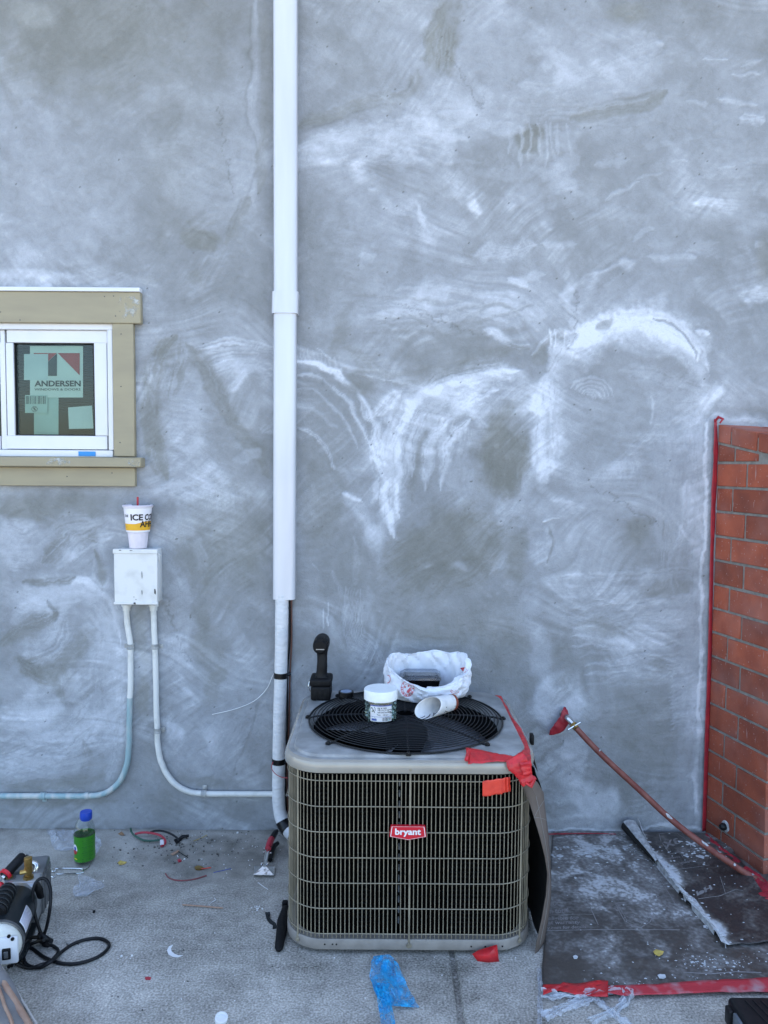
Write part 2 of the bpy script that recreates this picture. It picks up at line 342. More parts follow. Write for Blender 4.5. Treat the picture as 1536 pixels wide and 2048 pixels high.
def stroke(pts, wd, t, al, br=.6, ol=None, soft=.35, fine=3.4, seed=None, taper=True, edge=0.0):
    if wd < 13 and t > .5 and seed is None or (wd < 16 and pts[0][1] < 560): al *= .62; br = max(br, .65); wd *= 1.25; t = .5 + (t - .5) * .8
    if wd >= 16: wd *= 1.22
    """one pull of the trowel: path in photo pixels, width, target wash, opacity, bristle share"""
    global wash, olive
    P = np.array([(p.x, p.y) for p in smooth_path([(a, b, 0) for a, b in pts], 10)]); seed = seed if seed is not None else int(pts[0][0] + pts[0][1] * 3)
    x0, y0 = P.min(0) - wd; x1, y1 = P.max(0) + wd
    sel = np.where((WU > x0) & (WU < x1) & (WV > y0) & (WV < y1))
    if len(sel[0]) == 0: return
    u, v = WU[sel], WV[sel]; best = np.full(u.shape, 1e9); sg = np.zeros_like(u); tt = np.zeros_like(u); acc = 0
    for i in range(len(P) - 1):
        d = P[i + 1] - P[i]; L = hypot(*d)
        if L < 1e-6: continue
        e = d / L; ru, rv = u - P[i][0], v - P[i][1]; k = np.clip(ru * e[0] + rv * e[1], 0, L)
        du, dv = ru - k * e[0], rv - k * e[1]; ds = np.hypot(du, dv); up = ds < best
        best = np.where(up, ds, best); sg = np.where(up, (ru * -e[1] + rv * e[0]), sg); tt = np.where(up, acc + k, tt); acc += L
    n = nfb(tt / 70, sg / fine, seed, 3); n2 = nfb(tt / 120, sg / (wd * .5), seed + 5, 2)
    h = wd / 2 * (.85 + .8 * n2)
    if taper: h = h * np.clip(np.minimum(tt, acc - tt) / (acc * .18) + .25, 0, 1)
    h = np.maximum(h, 1e-3); r = best / h
    rag = GN1[sel] * .75 + GN2[sel] * .35; dry = GN3[sel]
    m = 1 - sst(.45 - soft * .3, 1.15, r + (n - .5) * .8 * br + rag * .8)
    m = m * (1 - br + br * sst(.34, .62, n + (1 - r) * .10 + dry * .22)) * al
    wash[sel] = wash[sel] * (1 - m) + t * m
    if ol is not None: olive[sel] = olive[sel] * (1 - m) + ol * m
    if edge: # darker ridge left by the trowel's edge
        e2 = np.exp(-((sg - wd * .5 * (1 if edge > 0 else -1)) / 2.6) ** 2) * abs(edge) * np.clip(np.minimum(tt, acc - tt) / 30, 0, 1); wash[sel] = wash[sel] - e2
# broad chalky washes
for (x, y, rx, ry, t, al, ang, br, bd) in ((860, 640, 190, 60, .64, .6, 5, .7, 8), (1020, 620, 70, 40, .74, .6, 20, .6, 10), (1180, 600, 110, 34, .60, .5, -10, .6, -10), (775, 930, 34, 110, .82, .7, 4, .6, 92), (900, 790, 110, 34, .74, .6, -12, .6, -12),
        (1300, 1210, 110, 90, .60, .7, 0, .75, -2), (1340, 1010, 40, 130, .60, .55, 0, .5, 92), (170, 1085, 80, 40, .72, .75, -30, .6, -32), (25, 1080, 50, 56, .70, .7, 0, .5, 10), (90, 1500, 170, 60, .60, .65, -12, .6, -16), (375, 860, 52, 80, .68, .75, 8, .7, 8),
        (420, 990, 80, 24, .66, .6, -6, .6, -4), (470, 745, 70, 34, .70, .7, -8, .6, -10), (100, 1195, 90, 40, .76, .7, 6, .5, 14), (210, 1330, 34, 150, .60, .7, 0, .6, 92), (365, 1480, 40, 80, .58, .6, -20, .6, -55), (440, 1500, 44, 70, .62, .6, 30, .6, -55), (1130, 1430, 40, 60, .64, .7, 0, .4, 92),
        (1165, 1600, 70, 44, .66, .7, 0, .4, 20), (1060, 1000, 26, 40, .62, .6, 20, .5, -50), (740, 1060, 24, 70, .62, .5, -20, .6, 65), (905, 905, 40, 80, .62, .6, 10, .7, 100), (1180, 225, 180, 60, .60, .6, -10, .5, -10), (950, 230, 150, 60, .62, .5, -6, .5, -8), (1240, 130, 160, 44, .64, .5, -12, .5, -14), (700, 290, 110, 30, .74, .6, -4, .5, -6), (60, 560, 120, 20, .66, .6, 2, .4, 80), (700, 480, 100, 60, .54, .5, 0, .5, -6), (120, 470, 150, 80, .58, .5, 0, .4, 40), (600, 780, 60, 30, .66, .5, 30, .7, 35)):
    blob(x, y, rx, ry, t, al, ang, 0, .55, .75, br, bd)
for (x, y, rx, ry, t, al, ang, br, bd) in ((350, 770, 30, 90, .18, .6, 6, .7, 95), (640, 980, 44, 90, .22, .5, 0, .5, 80), (1010, 905, 54, 96, .13, .85, 4, .35, 95), (890, 1105, 130, 76, .17, .7, -18, .5, -38), (470, 1090, 90, 100, .20, .6, 10, .4, 80), (90, 1330, 60, 34, .15, .7, -10, .6, -25), (1290, 1470, 90, 90, .24, .5, 0, .3, 20), (880, 1290, 220, 60, .22, .4, 0, .4, 85), (200, 80, 190, 70, .2, .4, 0, .3, 20)):
    blob(x, y, rx, ry, t, al, ang, .55, .55, .7, br, bd)
# ---- upper left: calm, greenish at the top
blob(120, 60, 330, 170, .20, .75, 0, .75, .8); blob(60, 30, 60, 26, .45, .7, 0, .9)
blob(140, 380, 230, 130, .52, .55, 0, .1, .8); blob(400, 250, 110, 200, .36, .5, 5, .35, .8)
blob(330, 330, 60, 140, .30, .4, 0, .5, .8); blob(490, 330, 46, 260, .55, .5, 0, .1, .7)
blob(150, 390, 40, 22, .68, .5); blob(370, 380, 40, 60, .60, .4); blob(60, 545, 90, 12, .72, .5, 3); blob(125, 490, 70, 36, .60, .5)
stroke([(512, 0), (515, 120), (505, 230), (528, 300), (500, 400), (462, 490)], 16, .58, .6, .4, .1, edge=.10)
stroke([(535, 40), (538, 180), (530, 280), (520, 380)], 24, .26, .6, .3, .5)
stroke([(498, 395), (478, 440), (455, 492)], 22, .26, .6, .3, .5, edge=.1)
blob(395, 478, 48, 24, .20, .75, 10, .7, .4, .9); stroke([(320, 445), (350, 452), (390, 446), (440, 446)], 8, .22, .7, .5, .6)
stroke([(362, 452), (400, 462), (430, 480), (458, 498)], 7, .20, .7, .4, .6, edge=.1)
blob(395, 550, 18, 18, .20, .6, 0, .7, .4, .9); blob(322, 480, 12, 50, .30, .5, 0, .5); blob(300, 560, 30, 8, .2, .5, 20, .5)
# ---- upper right: pale sweeps
blob(1000, 100, 330, 100, .52, .6, -8, .0, .8); blob(1430, 250, 150, 260, .46, .6, 0, .0, .8)
blob(1180, 380, 330, 120, .42, .5, 0, .1, .8); blob(700, 130, 90, 110, .36, .5, 0, .25, .8)
blob(890, 80, 34, 90, .20, .8, 8, .85, .5, .6, .4, 95); stroke([(905, -10), (872, 50), (862, 130)], 12, .24, .7, .4, .8, edge=.1)
stroke([(838, 140), (826, 175), (795, 205), (755, 222)], 15, .24, .7, .5, .7, edge=.12)
stroke([(600, 245), (680, 226), (750, 202), (800, 196)], 24, .26, .7, .6, .6, edge=.12)
blob(760, 290, 230, 40, .66, .65, -6, 0, .7, .8); blob(900, 210, 150, 50, .62, .6, -4, 0, .7, .8)
stroke([(600, 290), (700, 268), (800, 262), (930, 275)], 34, .72, .6, .5, 0); stroke([(620, 330), (760, 318), (900, 322), (960, 330)], 16, .60, .5, .6, 0)
stroke([(1040, 170), (1120, 160), (1200, 135), (1330, 85)], 40, .68, .6, .5, 0); stroke([(1060, 60), (1180, 90), (1290, 60)], 50, .56, .5, .5, 0)
blob(1120, 118, 54, 26, .72, .7, 20, 0, .5, .9); blob(1150, 150, 40, 14, .80, .7, 0, 0, .4, .8); blob(1080, 115, 30, 12, .36, .6, 0, .1)
blob(1250, 160, 120, 24, .64, .5, -14, 0); stroke([(1150, 238), (1220, 220), (1290, 206), (1340, 190)], 26, .26, .8, .3, .65, edge=-.1)
stroke([(1100, 222), (1160, 226), (1210, 212), (1300, 198)], 10, .74, .6, .4, 0)
blob(1260, 20, 50, 26, .30, .7, 0, .8, .6); blob(1060, 280, 40, 30, .18, .85, 0, .7, .3, .5); blob(1010, 255, 70, 14, .66, .6, 10, 0, .4)
for k, x in enumerate((1012, 1040, 1060, 1080, 1098, 1108, 1122, 1142)):
    stroke([(x, 252), (x + 2, 285), (x + (3 if k % 2 else -2), 312 + (k * 23) % 34)], 7, .78, .8, .2, 0, seed=90 + k)
blob(1125, 362, 36, 22, .66, .7, 30, 0, .4, 1.2); blob(1150, 278, 36, 16, .72, .7, -30, 0, .4, 1.1); blob(1140, 325, 20, 26, .60, .6, 0, 0, .4, 1.2)
blob(1060, 395, 60, 26, .62, .6, 5, 0, .5, .8); blob(1100, 440, 20, 20, .64, .6, 0, 0, .4)
stroke([(900, 372), (930, 395), (955, 425)], 15, .70, .6, .6, 0); blob(950, 420, 20, 12, .90, .8, 20, 0, .4); blob(842, 428, 8, 30, .80, .75, -15, 0, .4, 1.2)
blob(830, 405, 34, 22, .62, .6, 0, 0, .5, .9); blob(870, 470, 40, 10, .74, .6, 5, 0, .4, 1); blob(850, 380, 60, 16, .30, .5, 10, .2)
blob(1000, 350, 110, 16, .60, .5, 0, 0, .5, .8); blob(640, 270, 30, 14, .70, .5)
for (x, y, l, a, w_, t) in ((1250, 385, 80, -24, 9, .86), (1300, 358, 60, -14, 6, .7), (1340, 290, 120, -12, 12, .6), (1420, 412, 60, -4, 11, .85), (1285, 466, 54, -30, 9, .82),
        (1225, 330, 60, -5, 22, .62), (1470, 205, 80, 8, 9, .85), (1392, 208, 44, 2, 8, .8), (1500, 240, 50, 10, 16, .74), (1430, 120, 50, -4, 6, .8), (1490, 148, 50, -8, 5, .85),
        (1500, 125, 40, -14, 8, .74), (1355, 330, 40, -4, 5, .75), (1450, 340, 40, -4, 5, .75), (1400, 360, 60, -6, 6, .62), (1490, 495, 30, -5, 6, .8), (1522, 482, 24, -10, 8, .85), (1410, 500, 70, -16, 14, .74),
        (1325, 492, 60, -4, 12, .66), (1340, 520, 90, 4, 16, .66), (1010, 505, 120, -8, 34, .72), (1120, 490, 70, 0, 16, .62), (1050, 560, 70, -10, 14, .66), (1030, 570, 40, 20, 14, .74),
        (830, 575, 70, -6, 8, .6), (870, 580, 60, -10, 50, .62), (770, 410, 90, 40, 24, .6), (720, 400, 60, -8, 20, .55), (650, 320, 60, 4, 14, .66), (730, 515, 30, 0, 40, .6), (1080, 70, 60, 0, 20, .6)):
    a = radians(a); stroke([(x - l / 2 * cos(a), y - l / 2 * sin(a)), (x, y), (x + l / 2 * cos(a), y + l / 2 * sin(a))], w_, t, .75, .5, 0, seed=int(x + y))
blob(1518, 585, 34, 26, .88, .85, 0, .05, .35, 1.1, .3, 0); blob(1330, 590, 150, 50, .44, .6, 0, 0, .8); blob(1530, 520, 20, 60, .30, .6, 0, .6, .6)
stroke([(1120, 590), (1170, 560), (1230, 535), (1262, 520)], 8, .80, .7, .4, 0); blob(1185, 570, 14, 22, .80, .7, 20, 0, .4, 1.2); blob(1130, 590, 14, 20, .82, .75, -20, 0, .4, 1.2); blob(1250, 528, 20, 12, .78, .7, 0, 0, .4, 1.3)
blob(1060, 610, 70, 40, .62, .6, 0, 0, .6, .9); blob(930, 640, 130, 60, .56, .5, 8, 0, .7, .8, .5, 10)
for k in range(16): stroke([(700 + 13 * k, 600 + (k * 37) % 90), (850 + 11 * k, 596 + (k * 37) % 100), (980 + 8 * k, 615 + (k * 37) % 110)], 9, .62 if k % 2 else .34, .5, .6, 0 if k % 2 else .3, seed=300 + k)
# ---- the arches right of the middle
blob(900, 700, 170, 60, .30, .6, 0, .3, .8); blob(680, 680, 16, 60, .28, .6, 12, .4, .6)
stroke([(700, 700), (780, 760), (880, 745), (1000, 700), (1060, 690)], 26, .26, .6, .6, .5)
stroke([(955, 665), (1000, 680), (1035, 690), (1060, 680)], 15.5, .72, .6, .7, 0); blob(990, 675, 30, 10, .88, .7, 15, 0, .4, 1.2)
stroke([(1070, 700), (1110, 672), (1150, 660)], 13, .80, .8, .5, 0); blob(1130, 682, 24, 15, .22, .8, 0, .4, .3); blob(1090, 700, 24, 16, .18, .7, -30, .6, .4, 1)
for x in (1108, 1118, 1136): stroke([(x, 662), (x, 698)], 4, .85, .8, .2, 0, seed=x)
blob(1250, 860, 190, 210, .44, .85, 0, .05, .5); blob(1180, 1000, 130, 120, .46, .6, 0, .05, .8)
stroke([(790, 1000), (808, 900), (842, 820), (900, 770), (970, 752), (1045, 745)], 64, .66, .8, .7, 0, seed=51)
stroke([(795, 860), (830, 800), (890, 768), (960, 752), (1040, 742)], 18, .80, .75, .6, 0, seed=52); stroke([(850, 980), (862, 900), (890, 845), (940, 800), (1000, 780)], 24, .76, .7, .7, 0, seed=53)
stroke([(885, 990), (890, 930), (905, 880), (945, 840)], 18, .80, .7, .7, 0, seed=54); stroke([(820, 1000), (832, 930), (856, 860)], 16, .26, .7, .5, .3, seed=55)
blob(935, 960, 26, 46, .60, .7, 0, 0, .5, .7, .4, 90); stroke([(905, 800), (960, 830), (985, 860)], 20, .66, .6, .6, 0, seed=56)
blob(1015, 905, 52, 96, .16, .95, 4, .7, .35, .45, .35, 95); blob(1060, 800, 34, 70, .50, .7, 20, .05, .6); blob(1062, 970, 16, 34, .62, .6, 12, 0, .4, 1.1)
blob(1000, 900, 8, 7, .52, .5, 0, .9)
blob(900, 1105, 150, 95, .20, .85, -18, .6, .5, .5, .45, -38); blob(1020, 1030, 34, 44, .62, .75, 40, 0, .5, .8, .5, -50)
stroke([(800, 1090), (850, 1060), (900, 1042), (960, 1050)], 26, .20, .6, .6, .6, seed=57); blob(860, 1130, 14, 9, .7, .7); blob(925, 1132, 22, 12, .72, .7, 10, 0, .4, 1.2)
stroke([(985, 1150), (1040, 1090), (1080, 1045), (1127, 1030)], 14, .56, .7, .3, 0, seed=58); stroke([(1092, 1042), (1110, 1034), (1128, 1029)], 5, .85, .8, .2, 0, seed=59)
blob(1090, 1095, 26, 42, .58, .8, 15, 0, .35, .6, .4, 100); stroke([(1105, 1055), (1114, 1090), (1100, 1130)], 6, .24, .6, .3, .4, seed=60); blob(1040, 1110, 22, 60, .24, .7, 10, .5, .6)
# big bright arch
stroke([(1105, 745), (1140, 700), (1200, 668), (1270, 655), (1330, 664), (1380, 695), (1408, 745)], 70, .74, .8, .45, 0, seed=61, soft=.25)
stroke([(1150, 690), (1210, 655), (1290, 648), (1360, 672), (1400, 720)], 40, .93, .9, .35, 0, seed=62, soft=.25)
stroke([(1245, 632), (1320, 634), (1372, 658), (1410, 700), (1424, 752)], 8, .80, .7, .5, 0, seed=63); stroke([(1395, 665), (1425, 672)], 10, .86, .8, .3, 0, seed=64)
stroke([(1300, 640), (1350, 655), (1385, 690), (1400, 730)], 5, .38, .6, .4, 0, seed=65)
stroke([(1235, 668), (1290, 700), (1350, 706), (1400, 750), (1410, 768)], 26, .72, .6, .5, 0, seed=66)
blob(1210, 648, 13, 10, .22, .6, -40, .6, .8, 1.9); stroke([(1250, 745), (1320, 755), (1380, 770), (1430, 780)], 34, .62, .6, .8, 0, seed=67, fine=2.8)
stroke([(1290, 790), (1340, 812), (1400, 815), (1448, 775)], 46, .60, .6, .6, 0, seed=68); blob(1425, 800, 30, 22, .85, .75, -50, 0, .4, .8)
stroke([(1100, 745), (1092, 800), (1090, 880), (1096, 950)], 50, .74, .9, .4, 0, seed=69); stroke([(1084, 790), (1084, 870), (1092, 950)], 12, .82, .7, .4, 0, seed=70)
blob(1110, 930, 26, 20, .74, .6, -40, 0, .4); blob(1130, 750, 26, 26, .6, .6)
for r in (10, 17, 24, 32, 40, 48): stroke([(1180 + r * .95 * cos(a), 792 - r * .85 * sin(a)) for a in (2.7, 2.2, 1.7, 1.1, .5, .0)], 4.5, .70, .6, .3, 0, seed=71 + r)
stroke([(1180, 955), (1240, 925), (1290, 880), (1310, 840)], 24, .62, .6, .7, 0, seed=72); blob(1248, 938, 40, 18, .72, .7, -20, 0, .5, .9, .5, 90); stroke([(1300, 790), (1305, 815), (1295, 850)], 6, .72, .6, .3, 0, seed=73)
blob(1330, 900, 30, 90, .56, .6, 0, 0, .7, .5, .6, 92); blob(1120, 1010, 50, 30, .60, .6, 0, 0, .6)
# right side: vertical washes beside the brick
stroke([(1396, 830), (1398, 1100), (1390, 1400), (1385, 1640)], 40, .62, .8, .5, -.2, seed=74, taper=False); stroke([(1412, 850), (1408, 1100), (1400, 1400), (1392, 1650)], 8, .84, .8, .2, 0, seed=75, taper=False)
stroke([(1372, 960), (1368, 1040), (1350, 1090)], 18, .76, .7, .5, -.2, seed=76); blob(1270, 1060, 24, 40, .28, .7, 30, .5); blob(1335, 1055, 20, 26, .26, .7, -20, .4)
for k in range(26):
    y = 1130 + k * 9.5; stroke([(1230 - (k * 53) % 110, y + 4), (1320, y - 2 + k % 3), (1392, y - 5)], 9, .62 if k % 3 else .5, .55, .7, -.15, seed=400 + k)
blob(1330, 1178, 60, 22, .30, .85, 0, .35, .4, .5); blob(1220, 1250, 44, 18, .24, .8, 10, .55, .4, .7); blob(1200, 1180, 60, 16, .60, .6, 0, 0, .5, .9, .5, 60)
stroke([(1160, 1265), (1230, 1280), (1330, 1282)], 20, .66, .7, .7, 0, seed=77); blob(1170, 1255, 26, 14, .72, .6, 0, 0, .4)
blob(1290, 1480, 120, 130, .26, .75, 0, .25, .6); blob(1270, 1390, 80, 40, .34, .5, 0, .2); blob(1330, 1330, 30, 18, .18, .7, 0, .5, .5)
for k in range(18):
    y = 1320 + k * 8; stroke([(1340, y + 3), (1370, y - 2), (1396, y)], 8, .60, .55, .7, -.15, seed=440 + k)
for k in range(12):
    y = 1560 + k * 6; stroke([(1300 - (k * 31) % 60, y + 4), (1350, y), (1392, y - 4)], 8, .58, .5, .7, 0, seed=470 + k)
blob(1082, 1300, 30, 60, .60, .75, -14, 0, .5, .5); blob(1112, 1400, 54, 58, .70, .85, 0, 0, .4, .5); blob(1140, 1520, 28, 76, .64, .8, 4, 0, .35, .4); blob(1122, 1375, 24, 30, .26, .5, 20, .4, .6, .6, .6, 120)
stroke([(1070, 1570), (1100, 1530), (1130, 1490)], 34, .56, .7, .7, 0, seed=78); stroke([(1060, 1540), (1090, 1510), (1120, 1480)], 10, .22, .6, .5, .2, seed=79)
blob(1070, 1465, 22, 18, .18, .7, 0, .3); blob(1060, 1400, 22, 16, .18, .5, 0, .3); blob(1180, 1605, 74, 40, .72, .85, 0, 0, .4, .5)
stroke([(1100, 1640), (1250, 1640), (1400, 1645)], 26, .56, .7, .4, 0, seed=80, taper=False); stroke([(1080, 1657), (1250, 1657), (1420, 1660)], 9, .90, .7, .6, 0, seed=81, taper=False); blob(1110, 1612, 40, 14, .28, .7, 0, .2)
blob(1000, 1240, 60, 90, .28, .6, 0, .3, .7, .5, .3, 90); blob(900, 1230, 120, 60, .32, .6, 0, .25, .8, .5, .4, 80); blob(960, 1340, 90, 50, .24, .6, 0, .2, .8)
# ---- arcs around the pipe
blob(480, 880, 190, 160, .36, .6, 0, .25, .7); blob(660, 850, 90, 130, .34, .7, 0, .15, .6)
for k in range(9):
    r = 7 * k; stroke([(384 + k * 6, 702 + r * .9), (430 + k * 4, 686 + r), (490, 682 + r * 1.0), (548, 696 + r)], 6, .66 if k % 2 else .58, .75, .6, 0, seed=500 + k)
blob(480, 740, 50, 24, .66, .7, -10, 0, .5, .8, .4, 0); stroke([(455, 790), (490, 750), (530, 728), (560, 722)], 16, .64, .7, .6, 0, seed=510)
stroke([(590, 722), (660, 738), (715, 785), (755, 860), (775, 930)], 14, .86, .85, .5, 0, seed=511); stroke([(592, 748), (650, 762), (700, 805), (738, 870), (762, 930)], 12, .72, .8, .7, 0, seed=512)
stroke([(594, 775), (645, 790), (690, 835), (720, 890)], 8, .62, .7, .7, 0, seed=513); stroke([(592, 858), (625, 880), (650, 915), (662, 940)], 9, .76, .7, .6, 0, seed=514); stroke([(592, 808), (640, 826), (676, 860)], 14, .56, .6, .7, 0, seed=515)
stroke([(530, 870), (550, 845), (570, 840)], 20, .6, .6, .6, 0, seed=516)
for k in range(11): stroke([(596 + k * 9, 690 + k * 2.4), (600 + k * 9, 722 + k * 3)], 3.5, .62, .4, .4, 0, seed=520 + k)
stroke([(640, 690), (700, 740), (760, 762), (860, 780)], 6, .70, .6, .5, 0, seed=531); blob(720, 768, 30, 22, .18, .8, 25, .5, .4, .8)
stroke([(752, 830), (770, 805), (798, 790)], 24, .82, .85, .5, 0, seed=532); stroke([(775, 1060), (778, 980), (786, 900), (800, 840), (826, 800)], 30, .76, .85, .7, 0, seed=533)
stroke([(748, 860), (764, 930), (768, 1000), (782, 1070)], 13, .82, .8, .6, 0, seed=534); stroke([(800, 880), (798, 960), (790, 1030)], 9, .86, .7, .5, 0, seed=535)
stroke([(822, 950), (828, 880), (850, 830)], 16, .70, .7, .6, 0, seed=536); stroke([(684, 984), (710, 1020), (735, 1060), (756, 1122)], 24, .60, .85, .4, 0, seed=537); stroke([(680, 985), (700, 1000), (722, 1010)], 8, .84, .7, .5, 0, seed=538)
stroke([(700, 1080), (710, 1130), (712, 1170)], 12, .64, .7, .6, 0, seed=539); stroke([(662, 1140), (678, 1180), (680, 1200)], 10, .62, .7, .5, 0, seed=540)
blob(640, 1030, 50, 80, .26, .6, 0, .35, .7); blob(700, 1130, 60, 70, .30, .5, 0, .3, .8); blob(740, 1230, 70, 60, .26, .6, 0, .25, .8)
for k in range(9): stroke([(690 + k * 4.5, 1170 + k), (690 + k * 5, 1230), (702 + k * 6, 1290), (730 + k * 5, 1330)], 4.2, .56, .6, .4, 0, seed=550 + k)
stroke([(640, 1215), (644, 1255)], 5, .7, .7, .3, 0, seed=560); stroke([(652, 1205), (654, 1255)], 5, .7, .7, .3, 0, seed=561)
stroke([(735, 1170), (745, 1240), (775, 1290)], 20, .50, .6, .5, 0, seed=562); stroke([(620, 1120), (634, 1150)], 4, .64, .6, .3, 0, seed=563)
# ---- left of the pipe, beside and below the window
stroke([(345, 672), (312, 720), (296, 800), (310, 900), (335, 960)], 38, .17, .8, .6, .7, seed=600); blob(300, 740, 14, 40, .54, .6, 0, 0, .5, 1, .4, 90)
blob(375, 830, 56, 60, .62, .75, 10, 0, .7, .6, .4, 10); blob(400, 930, 60, 60, .60, .6, 0, 0, .7, .6, .4, 20); stroke([(370, 690), (420, 760), (480, 850), (540, 950)], 26, .22, .7, .5, .5, seed=601, edge=.06)
blob(350, 980, 90, 30, .62, .7, -10, 0, .6, .8, .3, 5); blob(280, 620, 40, 20, .66, .6); blob(500, 915, 26, 12, .6, .6, 0, 0, .4, 1); blob(440, 1000, 60, 22, .62, .6, -5, 0, .5, .9)
blob(450, 1080, 110, 120, .24, .75, 10, .55, .7, .5, .3, 80); blob(400, 1110, 16, 40, .50, .7, -15, .1, .4, .8); blob(365, 1190, 26, 30, .60, .5); blob(370, 1050, 30, 36, .55, .6)
blob(300, 600, 30, 60, .52, .5); blob(290, 1000, 50, 20, .30, .5)
blob(90, 1010, 150, 26, .26, .8, 0, .5, .6); stroke([(0, 1020), (60, 1018), (130, 1050), (200, 1090)], 34, .25, .8, .6, .6, seed=602); blob(180, 1050, 40, 30, .22, .7, 0, .5, .6)
stroke([(60, 1120), (120, 1070), (190, 1050)], 60, .60, .7, .6, 0, seed=603); stroke([(90, 1120), (140, 1080)], 22, .24, .7, .8, .4, seed=604, fine=2.6)
blob(20, 1080, 40, 50, .62, .7, 0, 0, .6); blob(70, 1190, 90, 60, .70, .75, 0, 0, .6, .6, .3, 20); blob(60, 1400, 80, 80, .62, .6, 0, 0, .8)
stroke([(60, 1165), (130, 1172), (190, 1205), (232, 1270), (240, 1360), (236, 1480), (215, 1560)], 40, .60, .85, .55, 0, seed=605, fine=2.8); stroke([(120, 1160), (180, 1180), (222, 1225), (243, 1290)], 12, .78, .7, .7, 0, seed=606, fine=2.6)
stroke([(190, 1110), (205, 1150), (200, 1180)], 16, .24, .7, .4, .5, seed=607); stroke([(188, 1120), (186, 1170)], 10, .62, .7, .5, 0, seed=608); stroke([(202, 1060), (208, 1130)], 16, .62, .6, .5, 0, seed=609)
stroke([(40, 1160), (100, 1160), (150, 1165)], 14, .22, .7, .7, .5, seed=610); stroke([(98, 1195), (112, 1215), (104, 1235)], 14, .14, .8, .6, .6, seed=611)
stroke([(0, 1290), (60, 1245), (110, 1220)], 30, .22, .75, .7, .5, seed=612); stroke([(40, 1320), (90, 1350), (130, 1350)], 40, .18, .8, .6, .6, seed=613); stroke([(125, 1400), (135, 1330), (160, 1290), (185, 1270)], 40, .24, .7, .5, .5, seed=614)
stroke([(50, 1310), (100, 1290), (125, 1230)], 46, .66, .7, .7, 0, seed=615); blob(150, 1370, 20, 26, .66, .7, 10, 0, .5); blob(60, 1420, 60, 40, .72, .7, 0, 0, .6, .8)
stroke([(10, 1430), (60, 1470), (130, 1450), (200, 1390)], 36, .62, .7, .6, 0, seed=616); stroke([(0, 1530), (80, 1520), (150, 1480), (210, 1420)], 40, .64, .7, .6, 0, seed=617); stroke([(165, 1480), (175, 1510), (170, 1550)], 16, .26, .6, .7, .3, seed=618)
stroke([(0, 1560), (100, 1565), (200, 1550)], 20, .26, .6, .5, .5, seed=619); blob(120, 1625, 200, 16, .42, .6, 0, .1, .6); stroke([(0, 1606), (120, 1606), (240, 1602)], 10, .26, .6, .3, .5, seed=620)
blob(282, 1270, 16, 100, .24, .7, 0, .5, .6); blob(284, 1330, 16, 26, .6, .6); blob(284, 1400, 20, 50, .22, .8, 0, .6, .5); blob(284, 1250, 14, 30, .5, .5)
blob(360, 1280, 30, 80, .58, .6, 5, 0, .6, .6, .3, 90); blob(400, 1260, 22, 90, .24, .6, 5, .5, .6); blob(360, 1500, 50, 60, .52, .7, -30, 0, .6, .7, .3, -50); blob(430, 1310, 30, 60, .30, .5, 0, .4)
blob(350, 1462, 20, 14, .78, .7, 20, 0, .4, 1.2); blob(420, 1500, 50, 70, .60, .7, 30, 0, .5, .6, .3, -50); stroke([(545, 1390), (520, 1440), (505, 1500), (480, 1570)], 30, .46, .6, .4, .1, seed=621, edge=.12)
blob(430, 1370, 20, 40, .20, .6, 20, .6, .6); blob(480, 1400, 26, 26, .58, .6); blob(420, 1560, 60, 14, .24, .7, 10, .5, .5, .9); blob(340, 1610, 60, 30, .26, .6, 0, .4, .7); blob(460, 1620, 70, 26, .30, .6, 0, .3, .7)
blob(250, 1630, 70, 26, .52, .5, 0, 0); blob(40, 1640, 60, 16, .34, .6, 0, .4); blob(500, 1290, 30, 60, .44, .6)
stroke([(-100, 1660), (300, 1662), (560, 1664)], 7, .22, .8, .3, .4, seed=622, taper=False)
# edge of the wall hidden behind the brick pier's head: smeared plaster
stroke([(1436, 838), (1480, 842), (1600, 860)], 16, .72, .8, .5, 0, seed=630, taper=False); stroke([(1436, 826), (1500, 826), (1600, 832)], 14, .36, .6, .3, 0, seed=631, taper=False)
# faint trowel sweeps everywhere: streaks that follow a wandering direction
AX = U + (nfb(U / 240, V / 240, 61, 2) - .5) * 170; AY = V + (nfb(U / 240, V / 240, 62, 2) - .5) * 170
S1 = nfb((AX + .5 * AY) / 110, (AY - .3 * AX) / 6.5, 63, 3) - .5; S2 = nfb((AX - .9 * AY) / 130, (AY + .9 * AX) / 9, 64, 3) - .5; CALM = 1 - .75 * np.exp(-((U - 1250) / 130) ** 4 - ((V - 860) / 110) ** 4) - .6 * np.exp(-((U - 1290) / 110) ** 4 - ((V - 1450) / 110) ** 4) - .85 * sst(620, 380, V + .0 * U) * sst(760, 480, U) - .5 * sst(500, 300, V) * sst(600, 800, U); K = sst(.42, .58, nfb(U / 170, V / 170, 65, 2)); P1 = sst(.48, .66, nfb(AX / 210, AY / 90, 66, 4)); P2 = sst(.50, .66, nfb((AX + AY) / 260, (AX - AY) / 100, 67, 4))
wash = .44 + (wash - .40) * 1.22; wash = wash + (S1 * K + S2 * (1 - K)) * .16 * CALM * sst(.42, .62, nfb(U / 120, V / 120, 68, 3)) + (P1 * (.13 + .30 * S1) + P2 * (.11 + .30 * S2)) * (.4 + .6 * CALM) - .05
wash = wash + (nfb(WU / 9, WV / 9, 71, 3) - .5) * .12 + (nfb(WU / 34, WV / 34, 72, 4) - .5) * .24
wash = np.clip(wash, .05, 1); olive = np.clip(olive, 0, 1)

